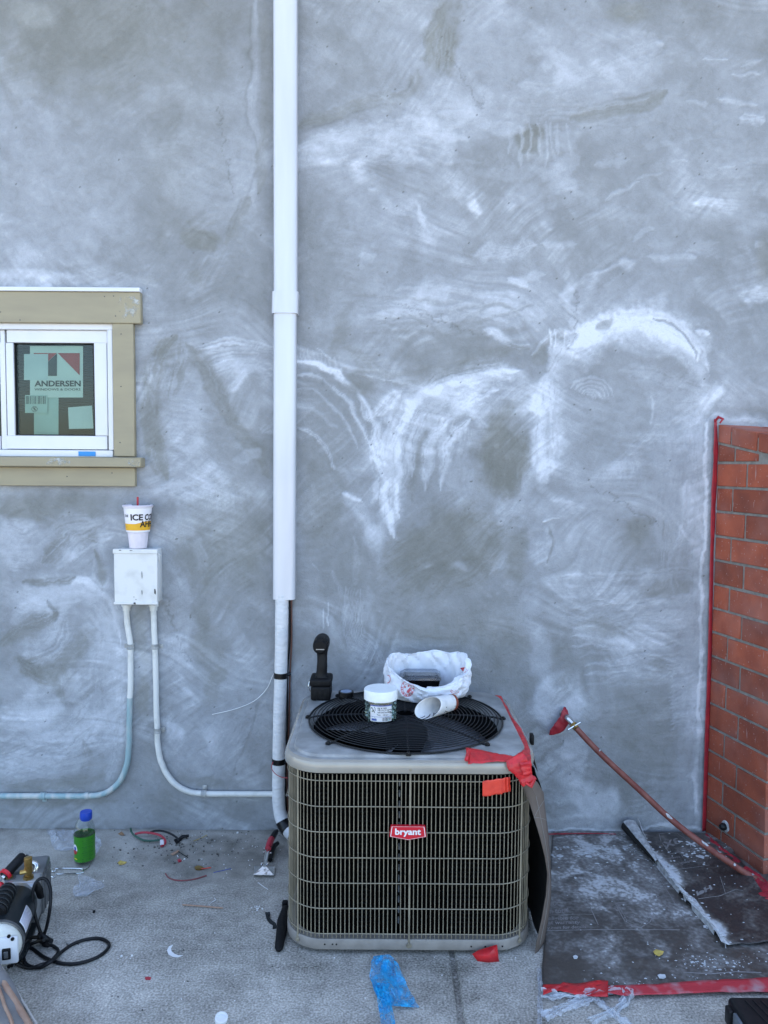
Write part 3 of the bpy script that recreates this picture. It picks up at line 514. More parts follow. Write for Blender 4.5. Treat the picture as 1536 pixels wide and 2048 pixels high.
for (x, y, rx, ry, t, al, ang, br, bd) in ((1345, 1000, 46, 170, .66, .55, 0, .6, 92), (1370, 1400, 26, 220, .60, .5, 0, .6, 92), (1300, 1230, 100, 60, .66, .5, 0, .75, -2), (200, 1240, 44, 60, .78, .5, 40, .7, 50), (225, 1400, 22, 130, .66, .55, 0, .6, 92), (70, 1440, 70, 26, .74, .5, 10, .7, 15), (90, 1190, 70, 26, .80, .5, 8, .6, 12), (170, 1070, 70, 22, .74, .5, -32, .7, -34),
        (95, 1540, 120, 20, .68, .5, -10, .6, -10), (375, 850, 40, 60, .72, .45, 8, .7, 10), (340, 980, 70, 16, .74, .45, -10, .6, -8)):
    blob(x, y, rx, ry, t, al, ang, 0, .6, .8, br, bd)
for (x, y, rx, ry, t, al) in ((110, 1345, 46, 18, .16, .5), (40, 1270, 40, 14, .2, .5), (160, 1300, 20, 40, .2, .45), (395, 1120, 40, 50, .2, .4), (310, 800, 16, 90, .18, .4), (1000, 1090, 40, 30, .2, .4)):
    blob(x, y, rx, ry, t, al, 0, .55, .6, .9, .5, 60)
# hairline cracks and pits
for k, (x, y, a, l) in enumerate(((1150, 640, 95, 60), (880, 640, 20, 90), (350, 1250, 70, 80), (930, 160, 60, 70), (560, 560, 100, 60), (450, 300, 80, 90), (1250, 1010, 30, 80))):
    wd = np.abs((U - x) * -sin(radians(a)) + (V - y) * cos(radians(a)) + (nfb(U / 14, V / 14, 200 + k, 3) - .5) * 26); tt = (U - x) * cos(radians(a)) + (V - y) * sin(radians(a)); wash = wash - .22 * np.exp(-(wd / 1.5) ** 2) * (np.abs(tt) < l)
wash = wash - .5 * (nfb(U / 3.2, V / 3.2, 301, 1) > .985); wash = np.clip(wash, .02, 1)

def cement_mat():
    m = bpy.data.materials.new('cement_plaster'); m.use_nodes = True; nt = m.node_tree; N = nt.nodes; L = nt.links; b = N['Principled BSDF']
    b.inputs['Roughness'].default_value = .88; b.inputs['Specular IOR Level'].default_value = .25
    aw = N.new('ShaderNodeAttribute'); aw.attribute_name = 'wash'; ao = N.new('ShaderNodeAttribute'); ao.attribute_name = 'olive'
    tc = N.new('ShaderNodeTexCoord')
    n1 = N.new('ShaderNodeTexNoise'); n1.inputs['Scale'].default_value = 160; n1.inputs['Detail'].default_value = 5; L.new(tc.outputs['Object'], n1.inputs['Vector'])
    n3 = N.new('ShaderNodeTexNoise'); n3.inputs['Scale'].default_value = 38; n3.inputs['Detail'].default_value = 6; n3.inputs['Distortion'].default_value = .6; L.new(tc.outputs['Object'], n3.inputs['Vector'])
    def ma(op, a, bb):
        n = N.new('ShaderNodeMath'); n.operation = op
        for i, x in enumerate((a, bb)):
            if isinstance(x, float): n.inputs[i].default_value = x
            else: L.new(x, n.inputs[i])
        return n.outputs[0]
    f = ma('ADD', aw.outputs['Fac'], ma('MULTIPLY', ma('SUBTRACT', n1.outputs[0], .5), .16))
    f = ma('ADD', f, ma('MULTIPLY', ma('SUBTRACT', n3.outputs[0], .5), .16))
    r = N.new('ShaderNodeValToRGB'); L.new(f, r.inputs[0]); e = r.color_ramp.elements
    e[0].position = 0; e[0].color = (.165, .170, .165, 1); e[1].position = 1; e[1].color = (.64, .665, .71, 1)
    for p, c in ((.2, (.205, .213, .216)), (.4, (.258, .271, .286)), (.6, (.335, .354, .382)), (.8, (.46, .484, .525))):
        x = e.new(p); x.color = (*c, 1)
    mx = N.new('ShaderNodeMix'); mx.data_type = 'RGBA'; mx.blend_type = 'MULTIPLY'; mx.inputs[7].default_value = (.99, .96, .84, 1)
    L.new(ao.outputs['Fac'], mx.inputs[0]); L.new(r.outputs[0], mx.inputs[6]); L.new(mx.outputs[2], b.inputs['Base Color'])
    n2 = N.new('ShaderNodeTexNoise'); n2.inputs['Scale'].default_value = 260; n2.inputs['Detail'].default_value = 3; L.new(tc.outputs['Object'], n2.inputs['Vector'])
    h = ma('ADD', ma('MULTIPLY', n2.outputs[0], .35), ma('ADD', ma('MULTIPLY', aw.outputs['Fac'], .9), ma('MULTIPLY', n3.outputs[0], .8)))
    bp = N.new('ShaderNodeBump'); bp.inputs['Strength'].default_value = .9; bp.inputs['Distance'].default_value = .006; L.new(h, bp.inputs['Height']); L.new(bp.outputs[0], b.inputs['Normal'])
    return m
M['cement'] = cement_mat()
# window opening in the plaster (photo outline of the frame)
wo0 = D(-300, 646); wo1 = D(224, 912)
nxn, nzn = len(gx), len(gz)
YY = (nfb(WU / 160, WV / 160, 81, 3) - .5) * .006 + (wash - .45) * -.0016
YY[:, gx < -1.9] = 0; YY[:, gx > 1.85] = 0
co = np.stack([XX, YY, ZZ], -1).reshape(-1, 3)
idx = np.arange(nxn * nzn).reshape(nzn, nxn)
q = np.stack([idx[:-1, :-1], idx[:-1, 1:], idx[1:, 1:], idx[1:, :-1]], -1)
xc = (gx[:-1] + gx[1:]) / 2; zc = (gz[:-1] + gz[1:]) / 2
hole = ((xc[None, :] > wo0.x) & (xc[None, :] < wo1.x - .01)) & ((zc[:, None] > wo1.z + .01) & (zc[:, None] < wo0.z - .01))
q = q[~hole]
me = bpy.data.meshes.new('plaster_face'); nf = len(q)
me.vertices.add(len(co)); me.vertices.foreach_set('co', co.ravel().astype(np.float32))
me.loops.add(nf * 4); me.loops.foreach_set('vertex_index', q.ravel().astype(np.int32))
me.polygons.add(nf); me.polygons.foreach_set('loop_start', (np.arange(nf) * 4).astype(np.int32)); me.polygons.foreach_set('loop_total', np.full(nf, 4, np.int32))
me.polygons.foreach_set('use_smooth', np.ones(nf, bool)); me.update(calc_edges=True)
for nm, ar in (('wash', wash), ('olive', olive)):
    at = me.attributes.new(nm, 'FLOAT', 'POINT'); at.data.foreach_set('value', ar.ravel().astype(np.float32))
me.materials.append(M['cement'])
wall = thing('house_wall', (0, 0, 0), 'tall grey house wall skimmed with swirling trowelled cement plaster', 'wall')
pf = bpy.data.objects.new('plaster_face', me); COL.objects.link(pf); pf.parent = wall
bk = MB()   # the masonry behind the plaster, four blocks round the window opening
ox0, ox1, oz0, oz1 = wo0.x, wo1.x - .005, wo1.z + .005, wo0.z - .005
bk.bb(-7, ox0, .012, .22, 0, 5.2); bk.bb(ox1, 7, .012, .22, 0, 5.2); bk.bb(ox0, ox1, .012, .22, 0, oz0); bk.bb(ox0, ox1, .012, .22, oz1, 5.2)
bk.build('wall_core', M['spot_plaster'], wall, smooth=False)
rb = MB(); rb.bb(ox0, ox1, .9, .92, oz0 - .3, oz1 + .3); rb.bb(ox0 - .02, ox0, .22, .9, oz0 - .3, oz1 + .3); rb.bb(ox1, ox1 + .02, .22, .9, oz0 - .3, oz1 + .3)
rb.bb(ox0, ox1, .22, .9, oz0 - .32, oz0 - .3); rb.bb(ox0, ox1, .22, .9, oz1 + .3, oz1 + .32)
rb.build('room_lining', M['room'], wall, smooth=False)

# ------------------------------------------------------------ ground
def ground_mat():
    m = bpy.data.materials.new('worn_concrete'); m.use_nodes = True; nt = m.node_tree; N = nt.nodes; L = nt.links; b = N['Principled BSDF']
    b.inputs['Roughness'].default_value = .88; b.inputs['Specular IOR Level'].default_value = .3
    tc = N.new('ShaderNodeTexCoord'); at = N.new('ShaderNodeAttribute'); at.attribute_name = 'stain_shade'; as_ = N.new('ShaderNodeAttribute'); as_.attribute_name = 'speck'
    def nz(sc, de, dist=0.0, st=None):
        n = N.new('ShaderNodeTexNoise'); n.inputs['Scale'].default_value = sc; n.inputs['Detail'].default_value = de; n.inputs['Distortion'].default_value = dist
        L.new(tc.outputs['Object'], n.inputs['Vector']); return n.outputs[0]
    def ma(op, a, bb, cl=False):
        n = N.new('ShaderNodeMath'); n.operation = op; n.use_clamp = cl
        for i, x in enumerate((a, bb)):
            if isinstance(x, float): n.inputs[i].default_value = x
            else: L.new(x, n.inputs[i])
        return n.outputs[0]
    def rng(x, a, bb, c, d):
        n = N.new('ShaderNodeMapRange'); L.new(x, n.inputs[0])
        for i, v in enumerate((a, bb, c, d)): n.inputs[i + 1].default_value = v
        return n.outputs[0]
    big = nz(3.2, 5); mid = nz(17, 5, .5); fine = nz(150, 8, .0); vf = nz(420, 3)
    f = ma('ADD', ma('MULTIPLY', ma('SUBTRACT', big, .5), .75), ma('MULTIPLY', ma('SUBTRACT', mid, .5), .55))
    sp = rng(fine, .34, .68, -.24, .30)
    f = ma('ADD', f, ma('MULTIPLY', sp, as_.outputs['Fac'])); f = ma('ADD', f, ma('MULTIPLY', ma('SUBTRACT', vf, .5), .30)); f = ma('ADD', f, at.outputs['Fac'])
    r = N.new('ShaderNodeValToRGB'); L.new(f, r.inputs[0]); e = r.color_ramp.elements
    e[0].position = 0; e[0].color = (.115, .106, .089, 1); e[1].position = 1; e[1].color = (.78, .735, .65, 1)
    for p, c in ((.25, (.245, .229, .199)), (.5, (.375, .353, .310)), (.75, (.53, .50, .445))):
        x = e.new(p); x.color = (*c, 1)
    L.new(r.outputs[0], b.inputs['Base Color'])
    h = ma('ADD', ma('MULTIPLY', fine, .8), ma('ADD', ma('MULTIPLY', vf, .4), ma('MULTIPLY', mid, .6)))
    bp = N.new('ShaderNodeBump'); bp.inputs['Strength'].default_value = .8; bp.inputs['Distance'].default_value = .004; L.new(h, bp.inputs['Height']); L.new(bp.outputs[0], b.inputs['Normal'])
    return m
M['concrete'] = ground_mat()
jx = G(914, 1975).x; jw = .006
px_ = np.concatenate([[-60, -30, -15, -8, -4], np.arange(-2.2, jx - .03, .02), [jx - .02, jx - jw - .006, jx - jw, jx + jw, jx + jw + .006, jx + .02], np.arange(jx + .03, 2.2, .02), [4, 8, 15, 30, 60]])
py_ = np.concatenate([[-60, -30, -15, -8, -5, -3.5], np.arange(-2.6, .011, .02), [.011 + .02]])
PX, PY = np.meshgrid(px_, py_)
PZ = np.where((np.abs(PX - jx) < jw + .001) & (PY < -.3), -.010, 0.0)
gu, gv = project_np(PX, np.minimum(PY, 0), np.zeros_like(PX)); near = (PY > -2.7) & (np.abs(PX) < 2.3)
gu = np.where(near, gu, 700); gv = np.where(near, gv, 2300)
stain_shade = np.full(PX.shape, .46)
def gblob(cx, cy, rx, ry, amt, soft=.5, rag=.5, sp=None):
    global stain_shade, speck
    mm = np.hypot((gu - cx) / rx, (gv - cy) / ry) + (nfb(gu / 40, gv / 22, int(cx), 4) - .5) * rag * 1.5; k = 1 - sst(1 - soft, 1 + soft * .4, mm)
    stain_shade = stain_shade + amt * k
    if sp is not None: speck = speck * (1 - k) + sp * k
speck = np.where(near, sst(1660, 1860, gv) * .75 + .25, .8)
gblob(430, 1720, 120, 48, -.17, .25, .3, .2); gblob(480, 1690, 120, 30, -.08, .5, .6, .2); gblob(330, 1700, 60, 40, -.06, .4, .8)
gblob(60, 1700, 180, 40, .06, .8); gblob(300, 2000, 400, 90, .07, .9); gblob(480, 1900, 160, 30, -.04, .8); gblob(240, 1830, 90, 8, -.10, .6, 1); gblob(330, 1856, 50, 6, -.12, .6, 1)
gblob(600, 2000, 90, 26, .08, .7, 1); gblob(1000, 2000, 120, 60, .05, .8); gblob(950, 1990, 10, 12, -.15, .4, 1.3); gblob(1180, 2010, 140, 40, .03, .8); gblob(560, 1760, 60, 60, -.08, .7); gblob(900, 1930, 160, 16, -.10, .7)  # final patch darkens the strip in front of the unit's foot
gblob(100, 1940, 100, 12, -.10, .7, .9)
stain_shade = stain_shade - .10 * np.exp(-((PX - jx) / .022) ** 2) * (PY < -.3) - .20 * np.exp(-(PY / .022) ** 2) + (nfb(PX * 3 + 40, PY * 3 + 40, 91, 4) - .5) * .34  # includes a dark contact shade painted along the wall foot
idx = np.arange(PX.size).reshape(PX.shape); q = np.stack([idx[:-1, :-1], idx[:-1, 1:], idx[1:, 1:], idx[1:, :-1]], -1).reshape(-1, 4)
me = bpy.data.meshes.new('ground'); me.from_pydata(np.stack([PX, PY, PZ], -1).reshape(-1, 3).tolist(), [], q.tolist())
for nm, ar in (('stain_shade', stain_shade), ('speck', speck)):
    at = me.attributes.new(nm, 'FLOAT', 'POINT'); at.data.foreach_set('value', ar.ravel().astype(np.float32))
me.materials.append(M['concrete']); go = bpy.data.objects.new('ground', me); COL.objects.link(go); go['kind'] = 'structure'
# ------------------------------------------------------------ brick pier
bc = D(1410, 1662); bend = G(1526, 1752)
bd = Vector((bend.x - bc.x, bend.y - bc.y, 0)); BL = bd.length; bd.normalize(); bn = Vector((bd.y, -bd.x, 0))
if bn.x > 0: bn = -bn        # bn points left (out of the visible face)
bo = Vector((bc.x, 0, 0)); TH = .34
def BP(s, t, z): return bo + bd * s - bn * t + Vector((0, 0, z))
pier = thing('brick_pier', (bc.x, -.1, 0), 'red brick pier with a sloping brick cap at the right end of the house wall', 'brick pier')
def brick_mat():
    m = mat('brick_red', (.35, .082, .038), (.25, .058, .030), rough=.8, ns=12, nd=5, bump=.02, bs=150); nt = m.node_tree; N = nt.nodes; L = nt.links; b = N['Principled BSDF']
    src = b.inputs['Base Color'].links[0].from_socket; oi = N.new('ShaderNodeObjectInfo'); hs = N.new('ShaderNodeHueSaturation'); mr = N.new('ShaderNodeMapRange'); mr.inputs[3].default_value = .72; mr.inputs[4].default_value = 1.2
    L.new(oi.outputs['Random'], mr.inputs[0]); L.new(mr.outputs[0], hs.inputs['Value']); L.new(src, hs.inputs['Color'])
    # white spatter and vertical drips of cement
    tc = N.new('ShaderNodeTexCoord'); vo = N.new('ShaderNodeTexVoronoi'); vo.inputs['Scale'].default_value = 46; L.new(tc.outputs['Object'], vo.inputs['Vector'])
    mp = N.new('ShaderNodeMapping'); mp.inputs['Scale'].default_value = (90, 90, 9); L.new(tc.outputs['Object'], mp.inputs[0])
    nz = N.new('ShaderNodeTexNoise'); nz.inputs['Scale'].default_value = 1.2; L.new(mp.outputs[0], nz.inputs['Vector'])
    a = N.new('ShaderNodeMapRange'); a.inputs[1].default_value = .13; a.inputs[2].default_value = .09; L.new(vo.outputs['Distance'], a.inputs[0])
    d = N.new('ShaderNodeMapRange'); d.inputs[1].default_value = .70; d.inputs[2].default_value = .74; L.new(nz.outputs[0], d.inputs[0])
    fl = N.new('ShaderNodeTexNoise'); fl.inputs['Scale'].default_value = 130; fl.inputs['Detail'].default_value = 2; L.new(tc.outputs['Object'], fl.inputs['Vector'])
    fm = N.new('ShaderNodeMapRange'); fm.inputs[1].default_value = .66; fm.inputs[2].default_value = .74; fm.inputs[4].default_value = .6; L.new(fl.outputs[0], fm.inputs[0])
    big = N.new('ShaderNodeTexNoise'); big.inputs['Scale'].default_value = 5; big.inputs['Detail'].default_value = 5; L.new(tc.outputs['Object'], big.inputs['Vector'])
    bm_ = N.new('ShaderNodeMapRange'); bm_.inputs[1].default_value = .46; bm_.inputs[2].default_value = .75; bm_.inputs[4].default_value = .38; L.new(big.outputs[0], bm_.inputs[0])
    mxx = N.new('ShaderNodeMath'); mxx.operation = 'MAXIMUM'; L.new(a.outputs[0], mxx.inputs[0]); L.new(d.outputs[0], mxx.inputs[1])
    m2 = N.new('ShaderNodeMath'); m2.operation = 'MAXIMUM'; L.new(mxx.outputs[0], m2.inputs[0]); L.new(fm.outputs[0], m2.inputs[1])
    m3 = N.new('ShaderNodeMath'); m3.operation = 'MAXIMUM'; L.new(m2.outputs[0], m3.inputs[0]); L.new(bm_.outputs[0], m3.inputs[1])
    m4 = N.new('ShaderNodeMath'); m4.operation = 'MULTIPLY'; m4.inputs[1].default_value = .45; L.new(m3.outputs[0], m4.inputs[0])
    mx = N.new('ShaderNodeMix'); mx.data_type = 'RGBA'; mx.inputs[7].default_value = (.46, .38, .35, 1); L.new(m4.outputs[0], mx.inputs[0]); L.new(hs.outputs[0], mx.inputs[6]); L.new(mx.outputs[2], b.inputs['Base Color'])
    return m
M['brick'] = brick_mat(); M['mortar'] = mat('mortar', (.26, .245, .215), (.18, .17, .15), rough=.95, ns=40, nd=5, bump=.05, bs=160)
zj = 1.57 + (930 - 921) / 1538 * CAM_D; ph = .1018; jt = .011
ztop0 = 1.57 + 85 / 1538 * CAM_D; slope = -.18
def hexa(mb, s0, s1, t0, t1, z0, z1, z0b=None, z1b=None, bev=.0025):
    """brick block between two stations along the pier; the far end may have other heights (sloping cap)"""
    z0b = z0 if z0b is None else z0b; z1b = z1 if z1b is None else z1b
    bm = bmesh.new(); P = [BP(s0, t0, z0), BP(s1, t0, z0b), BP(s1, t1, z0b), BP(s0, t1, z0), BP(s0, t0, z1), BP(s1, t0, z1b), BP(s1, t1, z1b), BP(s0, t1, z1)]
    V_ = [bm.verts.new(p) for p in P]
    for f in ((0, 1, 2, 3), (7, 6, 5, 4), (0, 4, 5, 1), (1, 5, 6, 2), (2, 6, 7, 3), (3, 7, 4, 0)): bm.faces.new([V_[i] for i in f])
    bmesh.ops.bevel(bm, geom=bm.edges[:], offset=bev, segments=1, affect='EDGES'); bm.verts.index_update()
    mb.add([v.co.copy() for v in bm.verts], [[v.index for v in f.verts] for f in bm.faces]); bm.free()
mo = MB(); 
def mor(s0, s1, t0, t1, z0, z1, z1b):
    P = [BP(s0, t0, z0), BP(s1, t0, z0), BP(s1, t1, z0), BP(s0, t1, z0), BP(s0, t0, z1), BP(s1, t0, z1b), BP(s1, t1, z1b), BP(s0, t1, z1)]
    mo.add(P, [(0, 1, 2, 3), (7, 6, 5, 4), (0, 4, 5, 1), (1, 5, 6, 2), (2, 6, 7, 3), (3, 7, 4, 0)])
mor(.002, BL - .006, .005, TH - .005, 0, ztop0 - .02, ztop0 - .02 + slope * BL); mo.build('mortar', M['mortar'], pier, smooth=False)
rb_ = random.Random(3)
def cap_under(s): return ztop0 - .072 + slope * s
for k in range(17):
    z1 = zj - k * ph - jt / 2; z0 = z1 - ph + jt
    if z1 < .02: break
    z0 = max(z0, .004); A = k % 2 == 0
    js = ([.0, .165, BL] if A else [.0, .09, BL - .004]) if BL < .46 else ([0, .165, .44, BL] if A else [0, .09, .35, BL])
    j1, j2 = (.18, .44) if A else (.10, .36)
    js = [0.0] + [x for x in (j1, j2) if x < BL - .05] + [BL]
    for (t0, t1) in ((0, .1), (TH - .1, TH)):
        for i in range(len(js) - 1):
            b_ = MB(); w_ = rb_.uniform(-.0015, .0015)
            hexa(b_, js[i] + (jt / 2 if i else .003), js[i + 1] - (jt / 2 if i < len(js) - 2 else 0), t0 + w_, t1 + w_, z0 + rb_.uniform(-.001, .001), z1 + rb_.uniform(-.001, .001)); b_.build('brick', M['brick'], pier)
    b_ = MB(); hexa(b_, BL - .1, BL, .1 + jt, TH - .1 - jt, z0, z1); b_.build('brick', M['brick'], pier)
# cut course under the sloping cap
z0 = zj + jt / 2
for (t0, t1) in ((0, .1), (TH - .1, TH)):
    for (s0, s1) in ((.003, .10), (.10 + jt, .24)):
        h0, h1 = cap_under(s0) - jt, cap_under(s1) - jt
        if h1 > z0 + .004: b_ = MB(); hexa(b_, s0, s1, t0, t1, z0, h0, z0, h1); b_.build('brick', M['brick'], pier)
s = .003
for L_ in (.072, .145, .145, .15):
    s1 = min(s + L_, BL + .01)
    for (t0, t1) in ((-.002, TH / 2 - jt / 2), (TH / 2 + jt / 2, TH + .002)):
        b_ = MB(); hexa(b_, s, s1, t0, t1, cap_under(s), cap_under(s) + .072, cap_under(s1), cap_under(s1) + .072); b_.build('brick', M['brick'], pier)
    s = s1 + jt
    if s > BL - .03: break

def tape_strip(mb, pts, wds, wdir, seed=0, wob=.0015, n=6, nu=3):
    """ribbon along pts; wdir gives the across direction at every point (or one vector)"""
    P = smooth_path(pts, n); m = len(P); W = wds if isinstance(wds, (list, tuple)) else [wds] * len(pts); DD = wdir if isinstance(wdir, list) else [wdir] * len(pts)
    def f(u, v):
        k = v * (m - 1); i = min(int(k), m - 2); p = P[i].lerp(P[i + 1], k - i); s = v * (len(pts) - 1); j = min(int(s), len(pts) - 2); a = s - j
        w_ = W[j] * (1 - a) + W[j + 1] * a; d = (Vector(DD[j]) * (1 - a) + Vector(DD[j + 1]) * a).normalized()
        t = (P[i + 1] - P[i]).normalized(); nn = d.cross(t).normalized(); x = (u - .5)
        return p + d * (x * w_ * (1 + .14 * fb(v * m * .35, 3.3 + (x > 0), seed))) + nn * (fb(v * m * .5, u * 2.5, seed + 9) * wob)
    mb.grid(f, nu, (m - 1))
t_ = MB(); tape_strip(t_, [D(1431, 838, -.012), D(1432, 900, -.012), D(1428, 980, -.012), D(1424, 1100, -.012), D(1420, 1300, -.012), D(1414, 1480, -.012), D(1410, 1600, -.012), D(1408, 1662, -.012)], [.012, .022, .024, .017, .019, .022, .02, .02], (1, .25, 0), 5, .003)
t_.tube([D(1430, 842, -.015), D(1437, 834, -.03), D(1446, 838, -.04), D(1440, 846, -.045)], [.004, .006, .005, .003], 6)
tag(t_.build('masking_tape', M['red_tape_dull'], sol=.0008), 'long vertical strip of dull red tape down the corner beside the brick pier', 'tape')
bt = D(1438, 1650, -.115); bt = BP(.13, 0, bt.z)
st = thing('pipe_stub', bt, 'black capped pipe stub in a ragged plaster ring low on the brick pier', 'pipe stub')
m_ = MB(); m_.lathe([(.0, .004), (.020, .004), (.025, .001), (.026, -.004)], bt, bn, 14); m_.v = [tuple(Vector(v) + Vector((0, fb(v[1] * 90, v[2] * 90) * .004, fb(v[2] * 70, v[0] * 50, 4) * .006))) for v in m_.v]; m_.build('plaster_ring', M['plaster_smear'], st)
m_ = MB(); m_.lathe([(.014, 0), (.015, .012), (.012, .022), (.009, .026), (0, .026)], bt, bn, 12); m_.build('cap', M['pump_dark'], st)

# ------------------------------------------------------------ window
wc = D(225, 780)
win = thing('house_window', (wc.x, 0, D(100, 912).z), 'small white framed window with olive wooden casing and a maker sticker on its pane', 'window')
def WB(mb, px0, py0, px1, py1, y0, y1, bev=0, ref=0.0, seg=1):
    a = D(px0, (py0 + py1) / 2, ref); b = D(px1, (py0 + py1) / 2, ref); c = D((max(px0, 0) + px1) / 2, py0, ref); d = D((max(px0, 0) + px1) / 2, py1, ref)
    mb.bb(a.x, b.x, y0, y1, d.z, c.z, bev, seg)
XL = -330
m_ = MB(); WB(m_, XL, 583, 281, 646, -.032, -.002, .003, -.032); m_.build('head_casing', M['olive_trim'], win)
m_ = MB(); WB(m_, XL, 574, 279, 582, -.04, -.002, .001, -.04); m_.build('drip_cap', M['vinyl'], win)
m_ = MB(); WB(m_, 226, 647, 268, 913, -.027, -.002, .002, -.027); m_.build('side_casing', M['olive_trim'], win)
m_ = MB(); WB(m_, XL, 914, 282, 934, -.058, -.002, .004, -.058); m_.build('window_sill', M['olive_trim'], win)
m_ = MB(); WB(m_, XL, 934.6, 270, 972, -.026, -.002, .002, -.026); m_.build('apron', M['olive_trim'], win)
def smear(px, py, rx, ry, y, seed, parent, name='plaster_smear', n=26, m='plaster_smear'):
    """ragged thin crust of plaster lying on a front face at depth y"""
    mb = MB(); c = D(px, py, y); sx = rx / 478; sz = ry / 478; P = []; rr_ = random.Random(seed)
    for k in range(n):
        a = 2 * pi * k / n; r = .62 + .45 * rr_.random(); P.append(c + Vector((cos(a) * sx * r, 0, sin(a) * sz * r)))
    vs = [c + Vector((0, -.0022, 0))] + [c + (p - c) * .6 + Vector((0, -.002 * rr_.random() - .0012, 0)) for p in P] + P
    fs = [(0, 1 + k, 1 + (k + 1) % n) for k in range(n)] + [(1 + k, 1 + n + k, 1 + n + (k + 1) % n, 1 + (k + 1) % n) for k in range(n)]
    mb.add(vs, fs); return mb.build(name, M[m], parent)
def crust_mat():
    m = mat('crust', (.56, .57, .54), (.45, .46, .42), rough=.9, ns=40, bump=.05); nt = m.node_tree; N = nt.nodes; L = nt.links; b = N['Principled BSDF']
    tc = N.new('ShaderNodeTexCoord'); nz = N.new('ShaderNodeTexNoise'); nz.inputs['Scale'].default_value = 46; nz.inputs['Detail'].default_value = 6; L.new(tc.outputs['Object'], nz.inputs['Vector'])
    mr = N.new('ShaderNodeMapRange'); mr.inputs[1].default_value = .44; mr.inputs[2].default_value = .66; mr.inputs[4].default_value = .8; L.new(nz.outputs[0], mr.inputs[0]); L.new(mr.outputs[0], b.inputs['Alpha']); return m
M['crust'] = crust_mat()
smear(258, 612, 24, 26, -.0325, 1, win, m='crust'); smear(115, 924, 24, 9, -.0585, 2, win, m='crust'); smear(268, 926, 14, 8, -.0585, 3, win, m='crust')
nl = MB()
for (x, y, yy) in ((227, 592, -.0324), (231, 632, -.0324), (40, 640, -.0324), (1, 624, -.0324), (242, 668, -.0274), (242, 773, -.0274), (240, 885, -.0274), (224, 946, -.0264), (134, 953, -.0264), (209, 593, -.0324)):
    nl.lathe([(.0028, 0), (.0024, .0006), (0, .0006)], D(x, y, yy + .0002), (0, -1, 0), 8)
nl.build('nail_heads', M['chip'], win)
# white frame (recessed a little behind the casing), sashes and glass
fr = MB(); F0 = -.012
WB(fr, XL, 646, 226, 659, F0, .06, .002, F0); WB(fr, XL, 900, 226, 913.5, F0, .06, .002, F0); WB(fr, 215.5, 659, 226, 900, F0, .06, .002, F0); fr.build('window_frame', M['vinyl'], win)
gp = MB(); WB(gp, XL, 659, 216, 661.5, .012, .03, 0, .012); WB(gp, 213.5, 661, 216, 899, .012, .03, 0, .012); gp.build('frame_gap', M['gap'], win)
sa = MB(); Sf = .002; WB(sa, 13, 660.5, 214.5, 685.5, Sf, .04, .002, Sf); WB(sa, 13, 871.5, 214.5, 898.5, Sf, .04, .002, Sf); WB(sa, 13, 685.5, 28, 871.5, Sf, .04, .002, Sf); WB(sa, 189, 685.5, 214.5, 871.5, Sf, .04, .002, Sf)
sash = sa.build('sash', M['vinyl'], win)
s2 = MB(); WB(s2, 1, 660.5, 11.5, 898.5, .006, .04, .001, .006); WB(s2, -310, 660.5, 1, 685, .006, .04, .001, .006); WB(s2, -310, 872, 1, 898.5, .006, .04, .001, .006); s2.build('sash', M['vinyl'], win)
gk = MB(); Gk = .010
for b4 in ((28, 685, 31, 872), (186.5, 685, 189.2, 872), (31, 685, 186.5, 688), (31, 869, 186.5, 872)): WB(gk, *b4, Gk, .03, 0, Gk)
gk.build('gasket', M['gasket'], sash)
gl = MB(); WB(gl, 29, 686, 188, 871, .022, .026, 0, .022); gl.build('pane', M['pane'], sash, smooth=False)
gl = MB(); WB(gl, -305, 686, 0, 871, .022, .026, 0, .022); gl.build('pane', M['pane'], win, smooth=False)
def sheet(px0, py0, px1, py1, y, m, name, lab=None, rot=0, parent=None):
    mb = MB(); mb.add([D(px0, py1, y), D(px1, py1, y), D(px1, py0, y), D(px0, py0, y)], [(0, 1, 2, 3)]); return mb.build(name, M[m], parent or win, smooth=False, label=lab, sol=.0004)
sheet(60, 692, 166, 795, .030, 'paper_tint', 'sticker', 'pale sticker with a red and black angular logo and maker name')
sheet(48, 708, 96, 760, .0285, 'paper_pale', 'paper_note'); sheet(68, 795, 117, 869, .034, 'paper_ghost', 'paper_strip')
mb = MB(); mb.add([D(138, 858, .031), D(187, 857, .031), D(184, 811, .031), D(136, 815, .031)], [(0, 1, 2, 3)]); mb.build('paper_note', M['paper_pale'], win, smooth=False, sol=.0004)
sheet(50, 790, 95, 826, .0285, 'paper_ghost', 'barcode_sticker')
def cz(x, y): return (x * .332, 560 + y * .332)
def poly(pts, y, m, name, parent=None):
    mb = MB(); mb.add([D(*cz(a, b), y) for a, b in pts], [tuple(range(len(pts)))]); return mb.build(name, M[m], parent or win, smooth=False)
poly([(203, 440), (288, 440), (288, 446), (203, 446)], .0278, 'logo_red', 'sticker_logo'); poly([(290, 440), (343, 440), (290, 490)], .0278, 'logo_red', 'sticker_logo')
poly([(343, 442), (343, 578), (290, 578), (290, 492)], .0278, 'logo_dark', 'sticker_logo'); poly([(348, 440), (480, 440), (480, 574)], .0278, 'logo_red', 'sticker_logo')
tx = MB(); mp_ = lambda x, y: D(x, y, .0276)
textfit(tx, 'ANDERSEN', (69, 161.5, 773, 761), mp_, .03); textfit(tx, 'WINDOWS & DOORS', (69, 161, 781, 776.5), mp_, .01); tx.build('sticker_lettering', M['logo_dark'], win, smooth=False)
tx = MB(); rr_ = random.Random(5); x = 52.0
